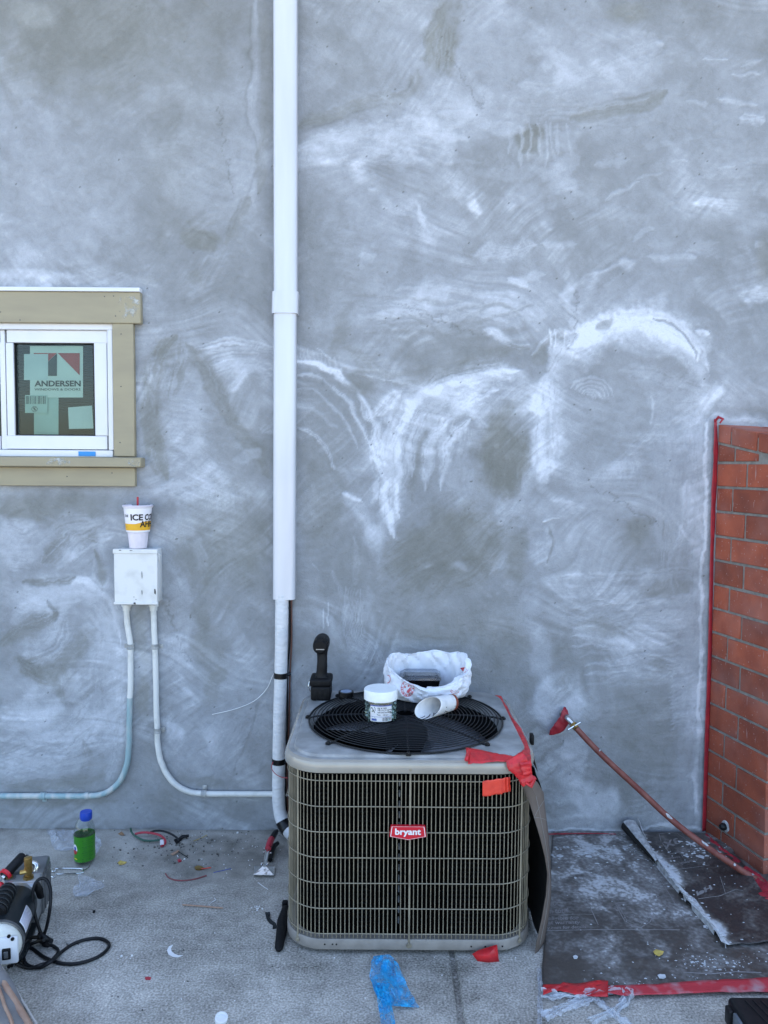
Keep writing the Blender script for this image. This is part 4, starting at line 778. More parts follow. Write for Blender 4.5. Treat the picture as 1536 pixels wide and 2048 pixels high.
while x < 92:
    w_ = rr_.choice((.5, .8, 1.3)); tx.add([D(x, 808, .0276), D(x + w_, 808, .0276), D(x + w_, 792, .0276), D(x, 792, .0276)], [(0, 1, 2, 3)]); x += w_ + rr_.choice((.7, 1.1, 1.8))
tx.tube([D(69 + 5.5 * cos(a), 818 + 5.5 * sin(a), .0276) for a in [2 * pi * k / 16 for k in range(16)]], .0009, 5, closed=True); textfit(tx, '%', (66, 72, 821.5, 814.5), mp_, .02)
tx.build('barcode_print', M['logo_dark'], win, smooth=False)
bl = MB()
for k in range(26):
    y = 690 + k * 5.2; bl.box(D(-40, y, .16) * .5 + D(187, y, .16) * .5, (.62, .016, .0012), Matrix.Rotation(.5, 3, 'X'))
bl.build('blind_slats', M['blind'], win, smooth=False)
t_ = MB(); a, b = D(157, 912, -.0135), D(191, 903, -.0135); t_.bb(a.x, b.x, -.0142, -.0132, a.z, b.z); tag(t_.build('painter_tape', M['blue_tape']), 'short bright blue tape piece on the bottom of the white window frame', 'tape')

# ------------------------------------------------------------ junction box, conduits, cup
yb = -.082; b0 = D(229, 1208, yb); b1 = D(314, 1099, yb)
jb = thing('junction_box', ((b0.x + b1.x) / 2, 0, b0.z), 'chipped white painted electrical junction box on the wall below the window', 'electrical box')
m_ = MB(); m_.bb(b0.x + .004, b1.x - .004, yb + .006, .004, b0.z + .003, b1.z - .002, .004, 2); m_.build('box_body', M['box_white'], jb)
m_ = MB(); m_.bb(b0.x, b1.x, yb, yb + .006, b0.z, b1.z, .0015, 1); m_.bb(b0.x - .003, b1.x + .003, yb - .004, yb + .012, b1.z - .018, b1.z + .001, .002, 1)
m_.bb(b0.x - .001, b0.x + .006, yb + .004, yb + .02, b0.z + .02, b1.z - .018, .001, 1); m_.bb(b0.x - .003, b1.x + .002, yb - .003, yb + .01, b0.z - .002, b0.z + .008, .002, 1); cov = m_.build('box_cover', M['box_white'], jb)
m_ = MB(); m_.bb(b1.x - .004, b1.x + .002, -.055, -.03, b1.z - .05, b1.z - .02, .002); m_.lathe([(.004, 0), (.004, .004), (0, .004)], (b1.x + .001, -.045, b1.z - .03), (1, 0, 0), 10); m_.build('latch', M['box_white'], jb)
for (x, y, rx, ry) in ((310, 1183, 2.0, 7), (269, 1207, 3, 2.5), (284, 1185, .8, 6), (284, 1150, .6, 9), (272, 1199, 1, 1), (268, 1194, .8, .8), (240, 1100.5, 3, 1), (262, 1101, 4, .8)): smear(x, y, rx, ry, yb - .0005 - (.0036 if y > 1200 or y < 1105 else 0), x, cov, 'paint_chip', 12, 'chip')
def conduit(pts, name, label, mats, split=None):
    c = thing(name, (pts[0].x, 0, min(p.z for p in pts)), label, 'conduit', None); P = smooth_path(pts, 8)
    P = [p + Vector((fb(i * .3, 1) * .0012, 0, 0)) for i, p in enumerate(P)]
    if split is None: m_ = MB(); m_.tube(P, .0122, 12); m_.build('pipe', mats[0], c)
    else:
        m_ = MB(); m_.tube(P[:split + 1], .0122, 12); m_.build('pipe', mats[0], c); m_ = MB(); m_.tube(P[split:], .0123, 12); m_.build('pipe', mats[1], c, label='lower run smeared with blue-green paint')
    m_ = MB(); p = P[0]; m_.cyl(p, p - Vector((0, 0, .008)), .021, n=6); m_.cyl(p - Vector((0, 0, .008)), p - Vector((0, 0, .026)), .0165, .0155, n=14); m_.build('connector', mats[0], c)
    return c
def strap(c, px, py, horiz, side, m):
    p = D(px, py, -.018); m_ = MB(); ax = Vector((1, 0, 0)) if horiz else Vector((0, 0, 1)); m_.lathe([(.0122, -.011), (.0155, -.011), (.0155, -.004), (.0138, 0), (.0155, .004), (.0155, .011), (.0122, .011)], p, ax, 14, caps=False)
    if horiz: m_.bb(p.x - .009, p.x + .009, -.006, -.0015, p.z + .012 * side, p.z + .03 * side, .001)
    else: m_.bb(p.x + .012 * side, p.x + .03 * side, -.006, -.0015, p.z - .009, p.z + .009, .001); 
    m_.lathe([(.004, 0), (.004, .002), (0, .003)], (p.x + (0 if horiz else .022 * side), -.006, p.z + (.022 * side if horiz else 0)), (0, -1, 0), 8); m_.build('pipe_strap', m, c)
M['conduit'] = mat('conduit', (.66, .66, .63), (.50, .50, .47), rough=.5, ns=20, nd=6, lo=.5, hi=.75, bump=.02, bs=70)
M['conduit_blue'] = mat('conduit_blue', (.26, .38, .40), (.48, .50, .48), rough=.55, ns=9, nd=6, lo=.42, hi=.62, stretch=(3, 3, .8), bump=.02, bs=60)
M['conduit_gray'] = mat('conduit_gray', (.24, .25, .25), (.48, .48, .46), rough=.6, ns=30, nd=5)
Y = -.018
c1 = conduit([D(253, 1209, Y), D(254, 1240, Y), D(258, 1270, Y), D(261, 1295, Y), D(261, 1360, Y), D(259, 1430, Y), D(258, 1490, Y), D(252, 1535, Y), D(236, 1567, Y), D(208, 1587, Y), D(170, 1592, Y), D(80, 1592, Y), D(-30, 1592, Y), D(-200, 1592, Y)], 'conduit', 'left conduit from the junction box, blue-green stained, bending left along the wall', (M['conduit'], M['conduit_blue']), 36)
strap(c1, 261, 1293, False, -1, M['conduit_gray']); strap(c1, 86, 1592, True, -1, M['conduit_blue']); c1r = MB(); c1r.tube([D(178, 1591, Y), D(170, 1592, Y)], .0145, 12); c1r.build('coupling', M['conduit_blue'], c1)
c2 = conduit([D(307, 1209, Y), D(308, 1250, Y), D(310, 1300, Y), D(312, 1380, Y), D(314, 1450, Y), D(317, 1500, Y), D(327, 1535, Y), D(345, 1563, Y), D(372, 1581, Y), D(405, 1587, Y), D(470, 1588, Y), D(560, 1588, Y), D(600, 1588, Y)], 'conduit', 'right conduit from the junction box, off-white, bending right toward the covered pipe', (M['conduit'],))
strap(c2, 310, 1293, False, 1, M['conduit_gray']); strap(c2, 315, 1461, False, 1, M['conduit_gray']); strap(c2, 408, 1587, True, 1, M['conduit_gray'])
# cup
cy_ = -.040; cbz = b1.z + .001; cc = D(276.5, 1090, cy_); cx_ = cc.x; cup = thing('drink_cup', (cx_, cy_, cbz), 'white plastic drink cup with yellow band and a red straw on the junction box', 'cup')
S4 = 1538 / (CAM_D + cy_); H = 87 / S4; R0, R1, R2, R3_, R4 = 17 / S4, 20.5 / S4, 22.8 / S4, 27.5 / S4, 29.5 / S4; zs = H * .385
def flute(mb, r0, r1, z0, z1, n=48, nf=12, am=.022):
    vs = []; 
    for z, r in ((z0, r0), (z1, r1)):
        for k in range(n): a = 2 * pi * k / n; vs.append((cx_ + r * (1 - am * (.5 - .5 * cos(a * nf))) * cos(a), cy_ + r * (1 - am * (.5 - .5 * cos(a * nf))) * sin(a), cbz + z))
    mb.add(vs, [(k, (k + 1) % n, n + (k + 1) % n, n + k) for k in range(n)])
m_ = MB(); flute(m_, R0, R1, 0.002, zs * .93); m_.lathe([(0, 0), (R0 * .93, 0), (R0, .002)], (cx_, cy_, cbz), n=48, caps=False); m_.lathe([(R1 * .99, zs * .93), (R1, zs * .95), (R2, zs * .99), (R2, zs)], (cx_, cy_, cbz), n=48, caps=False); m_.build('cup_base', M['cup_low'], cup, ang=60)
m_ = MB(); m_.lathe([(R2, zs), (R3_ * .99, H * .93), (R4 * .985, H * .945), (R4 * .985, H * .965)], (cx_, cy_, cbz), n=48, caps=False); m_.build('cup_side', M['cup_white'], cup)
m_ = MB(); m_.lathe([(R4, H * .955), (R4 * 1.01, H * .985), (R4 * .98, H), (R4 * .92, H * .995), (R4 * .88, H * .97), (0, H * .965)], (cx_, cy_, cbz), n=48, caps=False); m_.build('lid', M['lid_milky'], cup)
m_ = MB(); m_.cyl((cx_ + .001, cy_ - .004, cbz + H * .9), (cx_ + .002, cy_ - .006, cbz + H * 1.185), .0042, n=12); m_.build('straw', M['straw'], cup)
phi0 = atan2(CP.y - cy_, CP.x - cx_)
def cupmap(x, y, off=.0013):   # x: pixels across from the cup's middle as printed, y: fraction of height
    r = R2 + (R3_ * .99 - R2) * (y * H - zs) / (H * .93 - zs) + off; a = phi0 + x / (25 / S4) / S4; return Vector((cx_ + r * cos(a), cy_ + r * sin(a), cbz + y * H))
mb = MB()
for k in range(64):
    x0, x1 = -78 + k * 2.44, -78 + (k + 1) * 2.44; f = lambda x: (.578 if x < -5 else .578 + min(.055, (x + 5) * .0028)) if abs(x) < 60 else .578
    mb.add([cupmap(x0, .425, .0003), cupmap(x1, .425, .0003), cupmap(x1, f(x1), .0003), cupmap(x0, f(x0), .0003)], [(0, 1, 2, 3)])
mb.build('yellow_band', M['cup_yellow'], cup)
mb = MB(); textfit(mb, 'ICE', (-14, 9.5, .655, .80), cupmap, .035, 1.5); textfit(mb, 'COLD', (13, 48, .655, .80), cupmap, .035, 1.5); textfit(mb, 'AHHH', (3.5, 46, .50, .645), cupmap, .03, 1.5); textfit(mb, 'x', (-25, -19, .73, .785), cupmap, .01, 1.5); textfit(mb, '2', (-30, -25.5, .735, .79), cupmap, .0, 1.5); mb.build('cup_lettering', M['ink'], cup, smooth=False)

# ------------------------------------------------------------ pipe cover, insulated pipe, wires
ct = D(569, 0, -.06); cb = D(566.5, 1200, -.06)
cov = thing('pipe_cover', (cb.x, 0, cb.z), 'tall glossy white plastic pipe cover running up the wall with one coupling', 'pipe cover')
def chan(mb, x0, z0, x1, z1, hw, dp, caps=True):
    pr = [(-hw, -.0005), (-hw, -dp * .62)]
    for k in range(7): a = pi + (pi / 2) * k / 6; pr.append((-hw + .024 + .024 * cos(a), -dp + .022 - .022 * -sin(a) * 1.0 if False else -dp + .022 + .022 * sin(a)))
    for k in range(7): a = 1.5 * pi + (pi / 2) * k / 6; pr.append((hw - .024 + .024 * cos(a), -dp + .022 + .022 * sin(a)))
    pr += [(hw, -dp * .62), (hw, -.0005)]; n = len(pr); vs = [(x0 + a, b, z0) for a, b in pr] + [(x1 + a, b, z1) for a, b in pr]
    mb.add(vs, [(i, (i + 1) % n, n + (i + 1) % n, n + i) for i in range(n)] + [tuple(range(n)), tuple(range(2 * n - 1, n - 1, -1))])
cm = D(569.5, 582, -.06); cl = D(568.5, 624, -.06)
ex = (ct - cm) * .5
m_ = MB(); chan(m_, cm.x, cm.z + .0005, (ct + ex).x, (ct + ex).z, .0478, .060); m_.build('cover_length', M['white_pvc'], cov, ang=30)
m_ = MB(); chan(m_, cb.x, cb.z, cl.x, cl.z, .0462, .060); m_.build('cover_length', M['white_pvc'], cov, ang=50)
m_ = MB(); chan(m_, cl.x, cl.z - .004, cm.x, cm.z, .0535, .066); co_ = m_.build('coupling', M['white_pvc'], cov, ang=50)
for sx in (-.041, .041): m_ = MB(); m_.lathe([(.003, 0), (.003, .002), (0, .0028)], (cm.x + sx, -.056, cm.z - .037), (sx * 8, -1, 0), 10); m_.build('screw', M['screw'], co_)
ip = thing('insulated_pipe', (cb.x, -.04, 0.02), 'white foam insulated pipe below the cover bending behind the cooling unit', 'pipe')
P = smooth_path([D(564, 1190, -.035), D(563, 1260, -.038), D(561.5, 1350, -.040), D(558.5, 1450, -.042), D(557.5, 1540, -.043), D(557, 1580, -.045), D(558, 1612, -.05), D(563, 1636, -.06), D(573, 1656, -.08), D(588, 1672, -.11), D(610, 1684, -.14)], 8)
rs = [.0272 + .0012 * fb(i * .35, 0, 5) for i in range(len(P))]; m_ = MB(); m_.tube(P, rs, 18); m_.build('foam_sleeve', M['insul'], ip)
def band(i0, i1, r, name='black_tape_band'):
    mb = MB(); mb.tube(P[i0:i1 + 1], [r * (.99 + .02 * ((k) % 2)) for k in range(i1 - i0 + 1)], 18); mb.build(name, M['black_tape'], ip)
def near(py): return min(range(len(P)), key=lambda i: abs(project_np(*[np.array(c) for c in P[i]])[1] - py))
for py in (1356, 1521):
    i = near(py); c = P[i]; t = (P[i + 1] - P[i - 1]).normalized(); mb = MB(); mb.tube([c - t * .011, c - t * .004, c + t * .003, c + t * .012], [.0292, .0298, .0290, .0296], 18); mb.tube([c + Vector((.015, .0, 0)), c + Vector((.042, .004, .004))], [.009, .007], 8); mb.build('black_tape_band', M['black_tape'], ip)
band(near(1642), near(1660), .0300, 'elbow_wrap')
for j, (dx, m__) in enumerate(((581, 'cable_brown'), (577.5, 'black'))):
    mb = MB(); mb.tube(smooth_path([D(dx + 2, 1190, -.02), D(dx + 2, 1280, -.018), D(dx - 1 - j * 2, 1350, -.02), D(dx - 3, 1450, -.02), D(dx - 7, 1560, -.025), D(dx - 4, 1640, -.03)], 6), .0036, 7)
    tag(mb.build('cable', M[m__]), ('thin reddish brown cable strung behind the right side of the white pipe', 'thin black cable tucked beside the brown cable behind the white pipe')[j], 'cable')
mb = MB(); mb.tube(smooth_path([D(552, 1340, -.02), D(545, 1352, -.014), D(533, 1378, -.012), D(508, 1402, -.012), D(470, 1418, -.010), D(424, 1429, -.012)], 6), .0016, 6); tag(mb.build('wire', M['white_wire']), 'thin white wire curving left from the insulated pipe across the plaster', 'wire')
mb = MB(); mb.tube(smooth_path([D(546, 1524, -.07), D(543, 1535, -.075), D(550, 1547, -.08), D(562, 1554, -.085), D(576, 1556, -.09)], 6), .0014, 6); tag(mb.build('wire', M['red_wire']), 'short red wire looped over the insulated pipe by its lower black tape', 'wire')
# ------------------------------------------------------------ the cooling unit
YF = G(816, 1910).y; cxA = D(819.5, 1700, YF).x; HW, DP_, RC = .405, .750, .128; HD = DP_ / 2; cyA = YF + HD
ac = thing('cooling_unit', (cxA, cyA, 0), 'square beige wire-grilled outdoor air conditioner with grey top and red badge', 'air conditioner')
zg0, zg1, ZL = .052, .590, .642
def rrect(hw, hd, r, na=10, ns=8):
    out = []
    for q, (sx, sy) in enumerate(((1, 1), (-1, 1), (-1, -1), (1, -1))):
        a0 = q * pi / 2
        for k in range(na + 1): a = a0 + pi / 2 * k / na; out.append((sx * (hw - r) + r * cos(a), sy * (hd - r) + r * sin(a)))
        nx = ((-1, 1), (-1, -1), (1, -1), (1, 1))[q]; a1 = a0 + pi / 2; p0 = out[-1]; p1 = (nx[0] * (hw - r) + r * cos(a1), nx[1] * (hd - r) + r * sin(a1))
        for k in range(1, ns): out.append((p0[0] + (p1[0] - p0[0]) * k / ns, p0[1] + (p1[1] - p0[1]) * k / ns))
    return out
def loft(mb, rings, close_last=False):
    n = len(rings[0]); vs = [(cxA + p[0], cyA + p[1], z) for rg, z in rings for p in rg] if not isinstance(rings[0][0], tuple) or True else None
    return vs
def loft2(mb, levels):   # levels: list of (hw, hd, r, z)
    n = None; vs = []
    for hw, hd, r, z in levels:
        L_ = rrect(hw, hd, r); n = len(L_); vs += [(cxA + a, cyA + b, z) for a, b in L_]
    mb.add(vs, [(i * n + k, i * n + (k + 1) % n, (i + 1) * n + (k + 1) % n, (i + 1) * n + k) for i in range(len(levels) - 1) for k in range(n)]); return n, len(mb.v)
def off(o, z): return (HW - o, HD - o, RC - o * .8, z)
bp_ = MB(); loft2(bp_, [off(.03, .016), off(.008, .013), off(.0, .017), off(.0, .046), off(.003, .050), off(.03, .050), off(.034, .030)]); base = bp_.build('base_pan', M['ac_base'], ac)
for x in (-.20, .20):
    for y in (-.22, .22): m_ = MB(); m_.bb(cxA + x - .03, cxA + x + .03, cyA + y - .03, cyA + y + .03, 0, .02); m_.build('foot', M['rubber'], ac)
hs = MB()
for x in (-.27, -.245, -.2325, .20, .245, .30): hs.lathe([(.0028, 0), (.0028, .0008), (0, .0008)], (cxA + x, YF + (0 if abs(x) < HW - RC else RC - sqrt(RC * RC - (abs(x) - HW + RC) ** 2)) - .0002, .03 + (.004 if x < 0 else 0)), (0, -1, 0), 8)
hs.build('drain_holes', M['dark_well'], base)
# coil, dark inside the grille, with rows of fins and tube bends
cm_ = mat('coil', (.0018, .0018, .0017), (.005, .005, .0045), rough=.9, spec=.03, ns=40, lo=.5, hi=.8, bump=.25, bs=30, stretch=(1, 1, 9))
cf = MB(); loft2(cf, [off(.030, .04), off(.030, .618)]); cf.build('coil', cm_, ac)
fn = MB()
for k in range(36):
    z = .062 + k * .0152
    for (x0, x1) in ((-.30, -.262), (-.17, -.13), (.13, .30)):
        fn.bb(cxA + x0, cxA + x1, YF + .0245, YF + .031, z, z + .0035)
o = fn.build('coil_fins', mat('fin_dark', (.004, .004, .004), rough=.8, spec=.1), ac, smooth=False); o['kind'] = 'stuff'
ub = MB()
for k in range(14):
    z = .09 + k * .035; ub.tube([(cxA - .0215 - .012, YF + .03, z), (cxA - .0215 - .012, YF + .022, z + .004), (cxA - .0215 - .012, YF + .022, z + .014), (cxA - .0215 - .012, YF + .03, z + .018)], .0032, 6)
ub.build('tube_bends', M['alu_dark'], ac)
# grille: one upright wire per object (shared mesh), seven hoops
def perim(o):
    L_ = rrect(HW - o, HD - o, RC - o * .8, 24, 24); out = []; n = len(L_)
    acc = [0]
    for i in range(n): a, b = L_[i], L_[(i + 1) % n]; acc.append(acc[-1] + hypot(a[0] - b[0], a[1] - b[1]))
    return L_, acc
L_, acc = perim(.006)
def at_s(s):
    s %= acc[-1]; i = max(j for j in range(len(acc) - 1) if acc[j] <= s); t = (s - acc[i]) / (acc[i + 1] - acc[i]); a, b = L_[i], L_[(i + 1) % len(L_)]
    return a[0] + (b[0] - a[0]) * t, a[1] + (b[1] - a[1]) * t
sf = min(range(2000), key=lambda k: (at_s(acc[-1] * k / 2000)[0]) ** 2 + (at_s(acc[-1] * k / 2000)[1] + HD) ** 2) / 2000 * acc[-1]
SP = .01372; wires = []; wmesh = None
for k in range(-84, 85):
    x, y = at_s(sf + k * SP)
    if wmesh is None:
        m_ = MB(); m_.tube([(cxA, cyA, zg0), (cxA, cyA, zg1)], .0015, 6); o = m_.build('grille_wire', M['grille'], ac); wmesh = o; o.location = (x, y, 0)
    else:
        o = wmesh.copy(); COL.objects.link(o); o.parent = ac; o.location = (x, y, 0)
for k in range(7):
    z = .570 - k * (.570 - .068) / 6; pts = [(cxA + a * 1.006, cyA + b * 1.006, z + .0008 * fb(i * .5, k)) for i, (a, b) in enumerate(rrect(HW - .0045, HD - .0045, RC - .004))]; m_ = MB(); m_.tube(pts, .0016, 6, closed=True); m_.build('grille_hoop', M['grille'], ac)
for (x, y) in ((0, -HD - .002), (-HW + .045, -HD + .030), (HW - .045, -HD + .030)):
    m_ = MB(); m_.bb(cxA + x - .003, cxA + x + .003, cyA + y, cyA + y + .004, .034, .612, .001); a = atan2(y, x)
    for z in (.034, .611): m_.lathe([(.0085, 0), (.0085, .0015), (.0055, .002), (.0045, .006), (0, .0065)], (cxA + x, cyA + y - .001, z), (0 if x == 0 else x, -1 if x == 0 else -abs(y), 0), 10)
    m_.build('corner_strap', M['grille'], ac)
# lid
RG = .350; cxg = cxA - .006
li = MB(); levels = [off(.012, .600), off(-.006, .598), off(-.008, .602), off(-.008, .622), off(-.004, .632), off(.006, .6375), off(.018, .6385), off(.021, .6385), off(.026, .6455), off(.030, .6465)]
li.cur = 0; n, _ = loft2(li, levels); li.mi = [0 if i // n >= 5 else 1 for i in range(len(li.f))]
last = len(li.v) - n; rimz = .6465; vs = []; inner = []
Lr = rrect(HW - .030, HD - .030, RC - .024)
steps = 5
for sgm in range(1, steps + 1):
    t = sgm / steps
    for (a, b) in Lr:
        th = atan2(b, a); tx_, ty_ = (RG - .004) * cos(th), (RG - .004) * sin(th); r0 = hypot(a, b)
        if r0 < RG: tx_, ty_ = a * .999, b * .999
        vs.append((cxA + a + (tx_ - .006 - a) * t, cyA + b + (ty_ - b) * t, rimz + (0 if sgm < steps else -.001)))
for (a, b) in Lr:
    th = atan2(b, a); r0 = min(RG - .004, hypot(a, b)); vs.append((cxA - .006 + (r0 - .012) * cos(th), cyA + (r0 - .012) * sin(th), rimz - .028))
li.v += vs
for sgm in range(steps + 1):
    for k in range(n): li.f.append((last + sgm * n + k, last + sgm * n + (k + 1) % n, last + (sgm + 1) * n + (k + 1) % n, last + (sgm + 1) * n + k)); li.mi.append(0)
lid = li.build('top_cover', (M['ac_gray'], M['ac_rim']), ac, ang=35)
wl = MB(); wl.lathe([(RG - .014, .625), (RG - .03, .50), (RG - .03, .40)], (cxA, cyA, 0), n=48, caps=False); wl.lathe([(0, .30), (RG - .02, .30)], (cxA, cyA, 0), n=48, caps=False); wl.build('fan_shroud', M['dark_well'], ac)
fan = MB()
for q in range(4):
    a0 = radians(-52 + q * 90)
    fan.grid(lambda u, v, a0=a0: Vector((cxA + (.075 + .25 * v) * cos(a0 + (u - .5) * (.95 + .25 * v)), cyA + (.075 + .25 * v) * sin(a0 + (u - .5) * (.95 + .25 * v)), .545 + .062 * (u - .5) * (1.1 - .3 * v))), 10, 6)
fan.build('fan_blade_set', M['blade'], ac, sol=.002)
mt_ = MB(); mt_.lathe([(0, .62), (.06, .62), (.075, .61), (.078, .50), (.078, .44), (0, .44)], (cxA, cyA, 0), n=32); mt_.build('fan_motor', M['black_metal'], ac)
mt_ = MB(); mt_.box((cxA - .005, cyA - .19, .50), (.10, .05, .06), bev=.006); mt_.build('control_box', M['black'], ac)
# fan guard
gd = thing  # (guard is a part with rings and spokes below it)
g0 = MB(); g0.tube([(cxg + RG * cos(2 * pi * k / 96), cyA + RG * sin(2 * pi * k / 96), .651) for k in range(96)], .0034, 8, closed=True); guard = g0.build('fan_guard', M['black_metal'], ac)
def gz_(r): return .651 + .016 * (1 - (r / RG) ** 2) ** .5 if r < RG else .651
NR = 23
for k in range(NR):
    r = .035 + (RG - .016 - .035) * k / (NR - 1); m_ = MB(); m_.tube([(cxg + r * cos(2 * pi * j / 72), cyA + r * sin(2 * pi * j / 72), gz_(r) + .001) for j in range(72)], .0017, 6, closed=True); m_.build('guard_ring', M['black_metal'], guard)
for q in range(8):
    a = -pi / 2 + q * pi / 4; pts = [(cxg + r * cos(a), cyA + r * sin(a), gz_(r) - .0025) for r in np.linspace(.03, RG, 12)]
    RT = RG + (.022 if q % 2 else .006); pts.append((cxg + RT * cos(a), cyA + RT * sin(a), .6495)); m_ = MB(); m_.tube(pts, .0042, 8, flat=.75); c = Vector((cxg + RT * cos(a), cyA + RT * sin(a), .651)); m_.lathe([(.0095, -.003), (.0095, .002), (.006, .0025), (.0055, .006), (0, .007)], c, n=10); m_.build('guard_spoke', M['black_metal'], guard)
# badge
zb = D(816, 1666, YF - .012).z; bx = D(816, 1666, YF - .012).x; ub_ = 1 / (1538 / (CAM_D + YF))
def hexbadge(s): return [(bx + x * ub_ * s, zb + z * ub_ * s) for x, z in ((-38, -8.5), (-35, 13.5), (35, 13.5), (38, -8.5), (0, -15.5))]
m_ = MB(); m_.prism([(x, YF - .010, z) for x, z in hexbadge(1)], (0, .012, 0)); bdg = m_.build('badge', M['badge'], ac, smooth=False)
m_ = MB(); A_ = hexbadge(.95); B_ = hexbadge(.915)
for i in range(5): j = (i + 1) % 5; m_.add([(A_[i][0], YF - .0106, A_[i][1]), (A_[j][0], YF - .0106, A_[j][1]), (B_[j][0], YF - .0106, B_[j][1]), (B_[i][0], YF - .0106, B_[i][1])], [(0, 1, 2, 3)])
textfit(m_, 'bryant', (bx - 26.5 * ub_, bx + 26.5 * ub_, zb - 8.6 * ub_, zb + 9 * ub_), lambda x, y: Vector((x, YF - .0107, y)), .03); m_.build('badge_lettering', M['white_print'], bdg, smooth=False)
m_ = MB(); p = D(1058, 1478, -.45); m_.box(G(1052, 1472, .64) + Vector((.02, .0, -.01)), (.012, .03, .035), bev=.003); m_.build('service_valve_cap', M['black'], ac)
m_ = MB(); m_.bb(cxA + HW, cxA + HW + .006, YF + .11, YF + .135, .055, .08, .001); m_.build('corner_clip', M['screw'], ac)

# ------------------------------------------------------------ tapes on the unit
ZT = .6405
def LP(px, py, z=ZT): return G(px, py, z)
tp = MB()
tape_strip(tp, [LP(990, 1391), LP(997, 1393), LP(1003, 1402), LP(1010, 1414), LP(1016, 1424), LP(1024, 1438), LP(1032, 1452), LP(1040, 1470), LP(1046, 1485), LP(1050, 1500), LP(1052, 1518, .643)], [.014, .028, .015, .020, .012, .009, .025, .030, .032, .034, .036], (1, .25, .0), 3, .003)
tape_strip(tp, [LP(1000, 1416), LP(1006, 1417), LP(1014, 1421)], [.020, .022, .008], (.3, 1, 0), 8, .003)
tape_strip(tp, [LP(934, 1511, .648), LP(945, 1511, .648), LP(960, 1512, .647), LP(985, 1514, .645), LP(1008, 1516, .643), LP(1030, 1518, .643), LP(1048, 1522, .643)], [.080, .078, .070, .050, .036, .030, .03], (0, .9, .25), 12, .004, nu=5)
tp.tube([LP(938, 1500, .652), LP(934, 1515, .655), LP(932, 1521, .648)], .006, 8)
ye = YF - .004
tape_strip(tp, [D(1028, 1512, ye - .002), D(1034, 1526, ye - .016), D(1042, 1540, ye - .018), D(1050, 1554, ye - .014), D(1060, 1566, ye - .02)], [.06, .07, .05, .045, .052], (.85, 0, .5), 21, .004, nu=6)
tape_strip(tp, [LP(1046, 1500), D(1050, 1520, ye - .01), D(1052, 1535, ye - .022), D(1056, 1550, ye - .022)], [.035, .04, .034, .028], (.95, 0, .15), 31, .004, nu=5)
tp.tube([D(1052, 1566, ye - .024), D(1062, 1572, ye - .03), D(1069, 1560, ye - .03)], [.005, .007, .004], 8)
tag(tp.build('tape_tangle', M['red_tape'], sol=.0006), 'long twisted red tape along the right edge of the air conditioner top', 'tape')
tp = MB()
def qp(u, v):
    x = 965 + 55 * u; y = (1562 + (1554.5 - 1562) * u) + (31 + (-2 if u > .7 else 0)) * v + (2.0 * fb(u * 7, v * 2 + 3, 2)); wr = max(0, u - .6)
    return D(x - wr * 6 * fb(v * 5, u, 7), y, YF - .010 + .022 * max(0, u - .62) * (-abs(sin(u * 26))) + (0 if u < .93 else .012))
tp.grid(qp, 26, 10); tag(tp.build('tape_patch', M['orange_tape'], sol=.0006), 'wrinkled orange-red tape patch stuck on the upper right of the front grille', 'tape')
tp = MB(); A_ = [D(994, 1889, YF - .012), D(998, 1924, YF - .03), D(975, 1925, YF - .035), D(955, 1922, YF - .03), D(944, 1908, YF - .025), D(958, 1900, YF - .016)]
c0 = D(975, 1912, YF - .035); tp.add([c0] + A_, [(0, i + 1, (i + 1) % 6 + 1) for i in range(6)]); tag(tp.build('tape_scrap', M['red_tape'], sol=.0008), 'torn red tape flap at the foot of the air conditioner front', 'tape')

# ------------------------------------------------------------ dark paper sheet leaning on the unit's right side
X0 = cxA + HW
sh = MB()
prof = [(0.0, .600), (.012, .575), (.034, .53), (.050, .47), (.060, .40), (.068, .32), (.072, .24), (.070, .16), (.060, .09), (.046, .04), (.038, .006)]
pp = smooth_path([(a, b, 0) for a, b in prof], 3)
def shf(u, v):
    k = v * (len(pp) - 1); i = min(int(k), len(pp) - 2); p = pp[i].lerp(pp[i + 1], k - i); b = 1 - .3 * u; y = YF + .09 + u * .40
    return Vector((X0 + .002 + p.x * .74 * b + .004 * fb(u * 6, v * 5, 4), y, p.y * (.97 - .10 * u)))
sh.grid(shf, 14, len(pp) - 1); dp = thing('dark_paper', (X0 + .05, YF + .3, 0), 'dark brown creased paper sheet hanging down the right side of the air conditioner', 'paper sheet')
sh.build('paper_back', M['felt_dark'], dp, sol=.0015)  # near-black colour paints in the shade between sheet and unit
fl = MB(); YFl = YF + .075
eL = [(1026, 1540), (1045, 1573), (1057, 1600), (1068, 1635), (1081, 1678), (1090, 1715), (1095, 1748), (1092, 1790), (1083, 1840), (1072, 1890), (1067, 1935)]
eR = [(1058, 1546), (1076, 1566), (1087, 1585), (1090, 1615), (1098, 1678), (1100, 1715), (1102, 1750), (1102, 1790), (1098, 1830), (1088, 1885), (1074, 1940)]
def flf(u, v):
    k = v * (len(eL) - 1); i = min(int(k), len(eL) - 2); t = k - i; x = (eL[i][0] * (1 - t) + eL[i + 1][0] * t) * (1 - u) + (eR[i][0] * (1 - t) + eR[i + 1][0] * t) * u; y = (eL[i][1] * (1 - t) + eL[i + 1][1] * t) * (1 - u) + (eR[i][1] * (1 - t) + eR[i + 1][1] * t) * u
    return D(x, y, YFl - .080 * max(0, 1 - v * 1.6) - .050 * (1 - u) * min(1, v * 2.2) - .012 * (1 - abs(2 * u - 1)) + .003 * fb(u * 2, v * 9, 3) - .055 * max(0, v - .7))
fl.grid(flf, 4, 30); fl.build('paper_flap', M['felt'], dp, sol=.0012, ang=20)
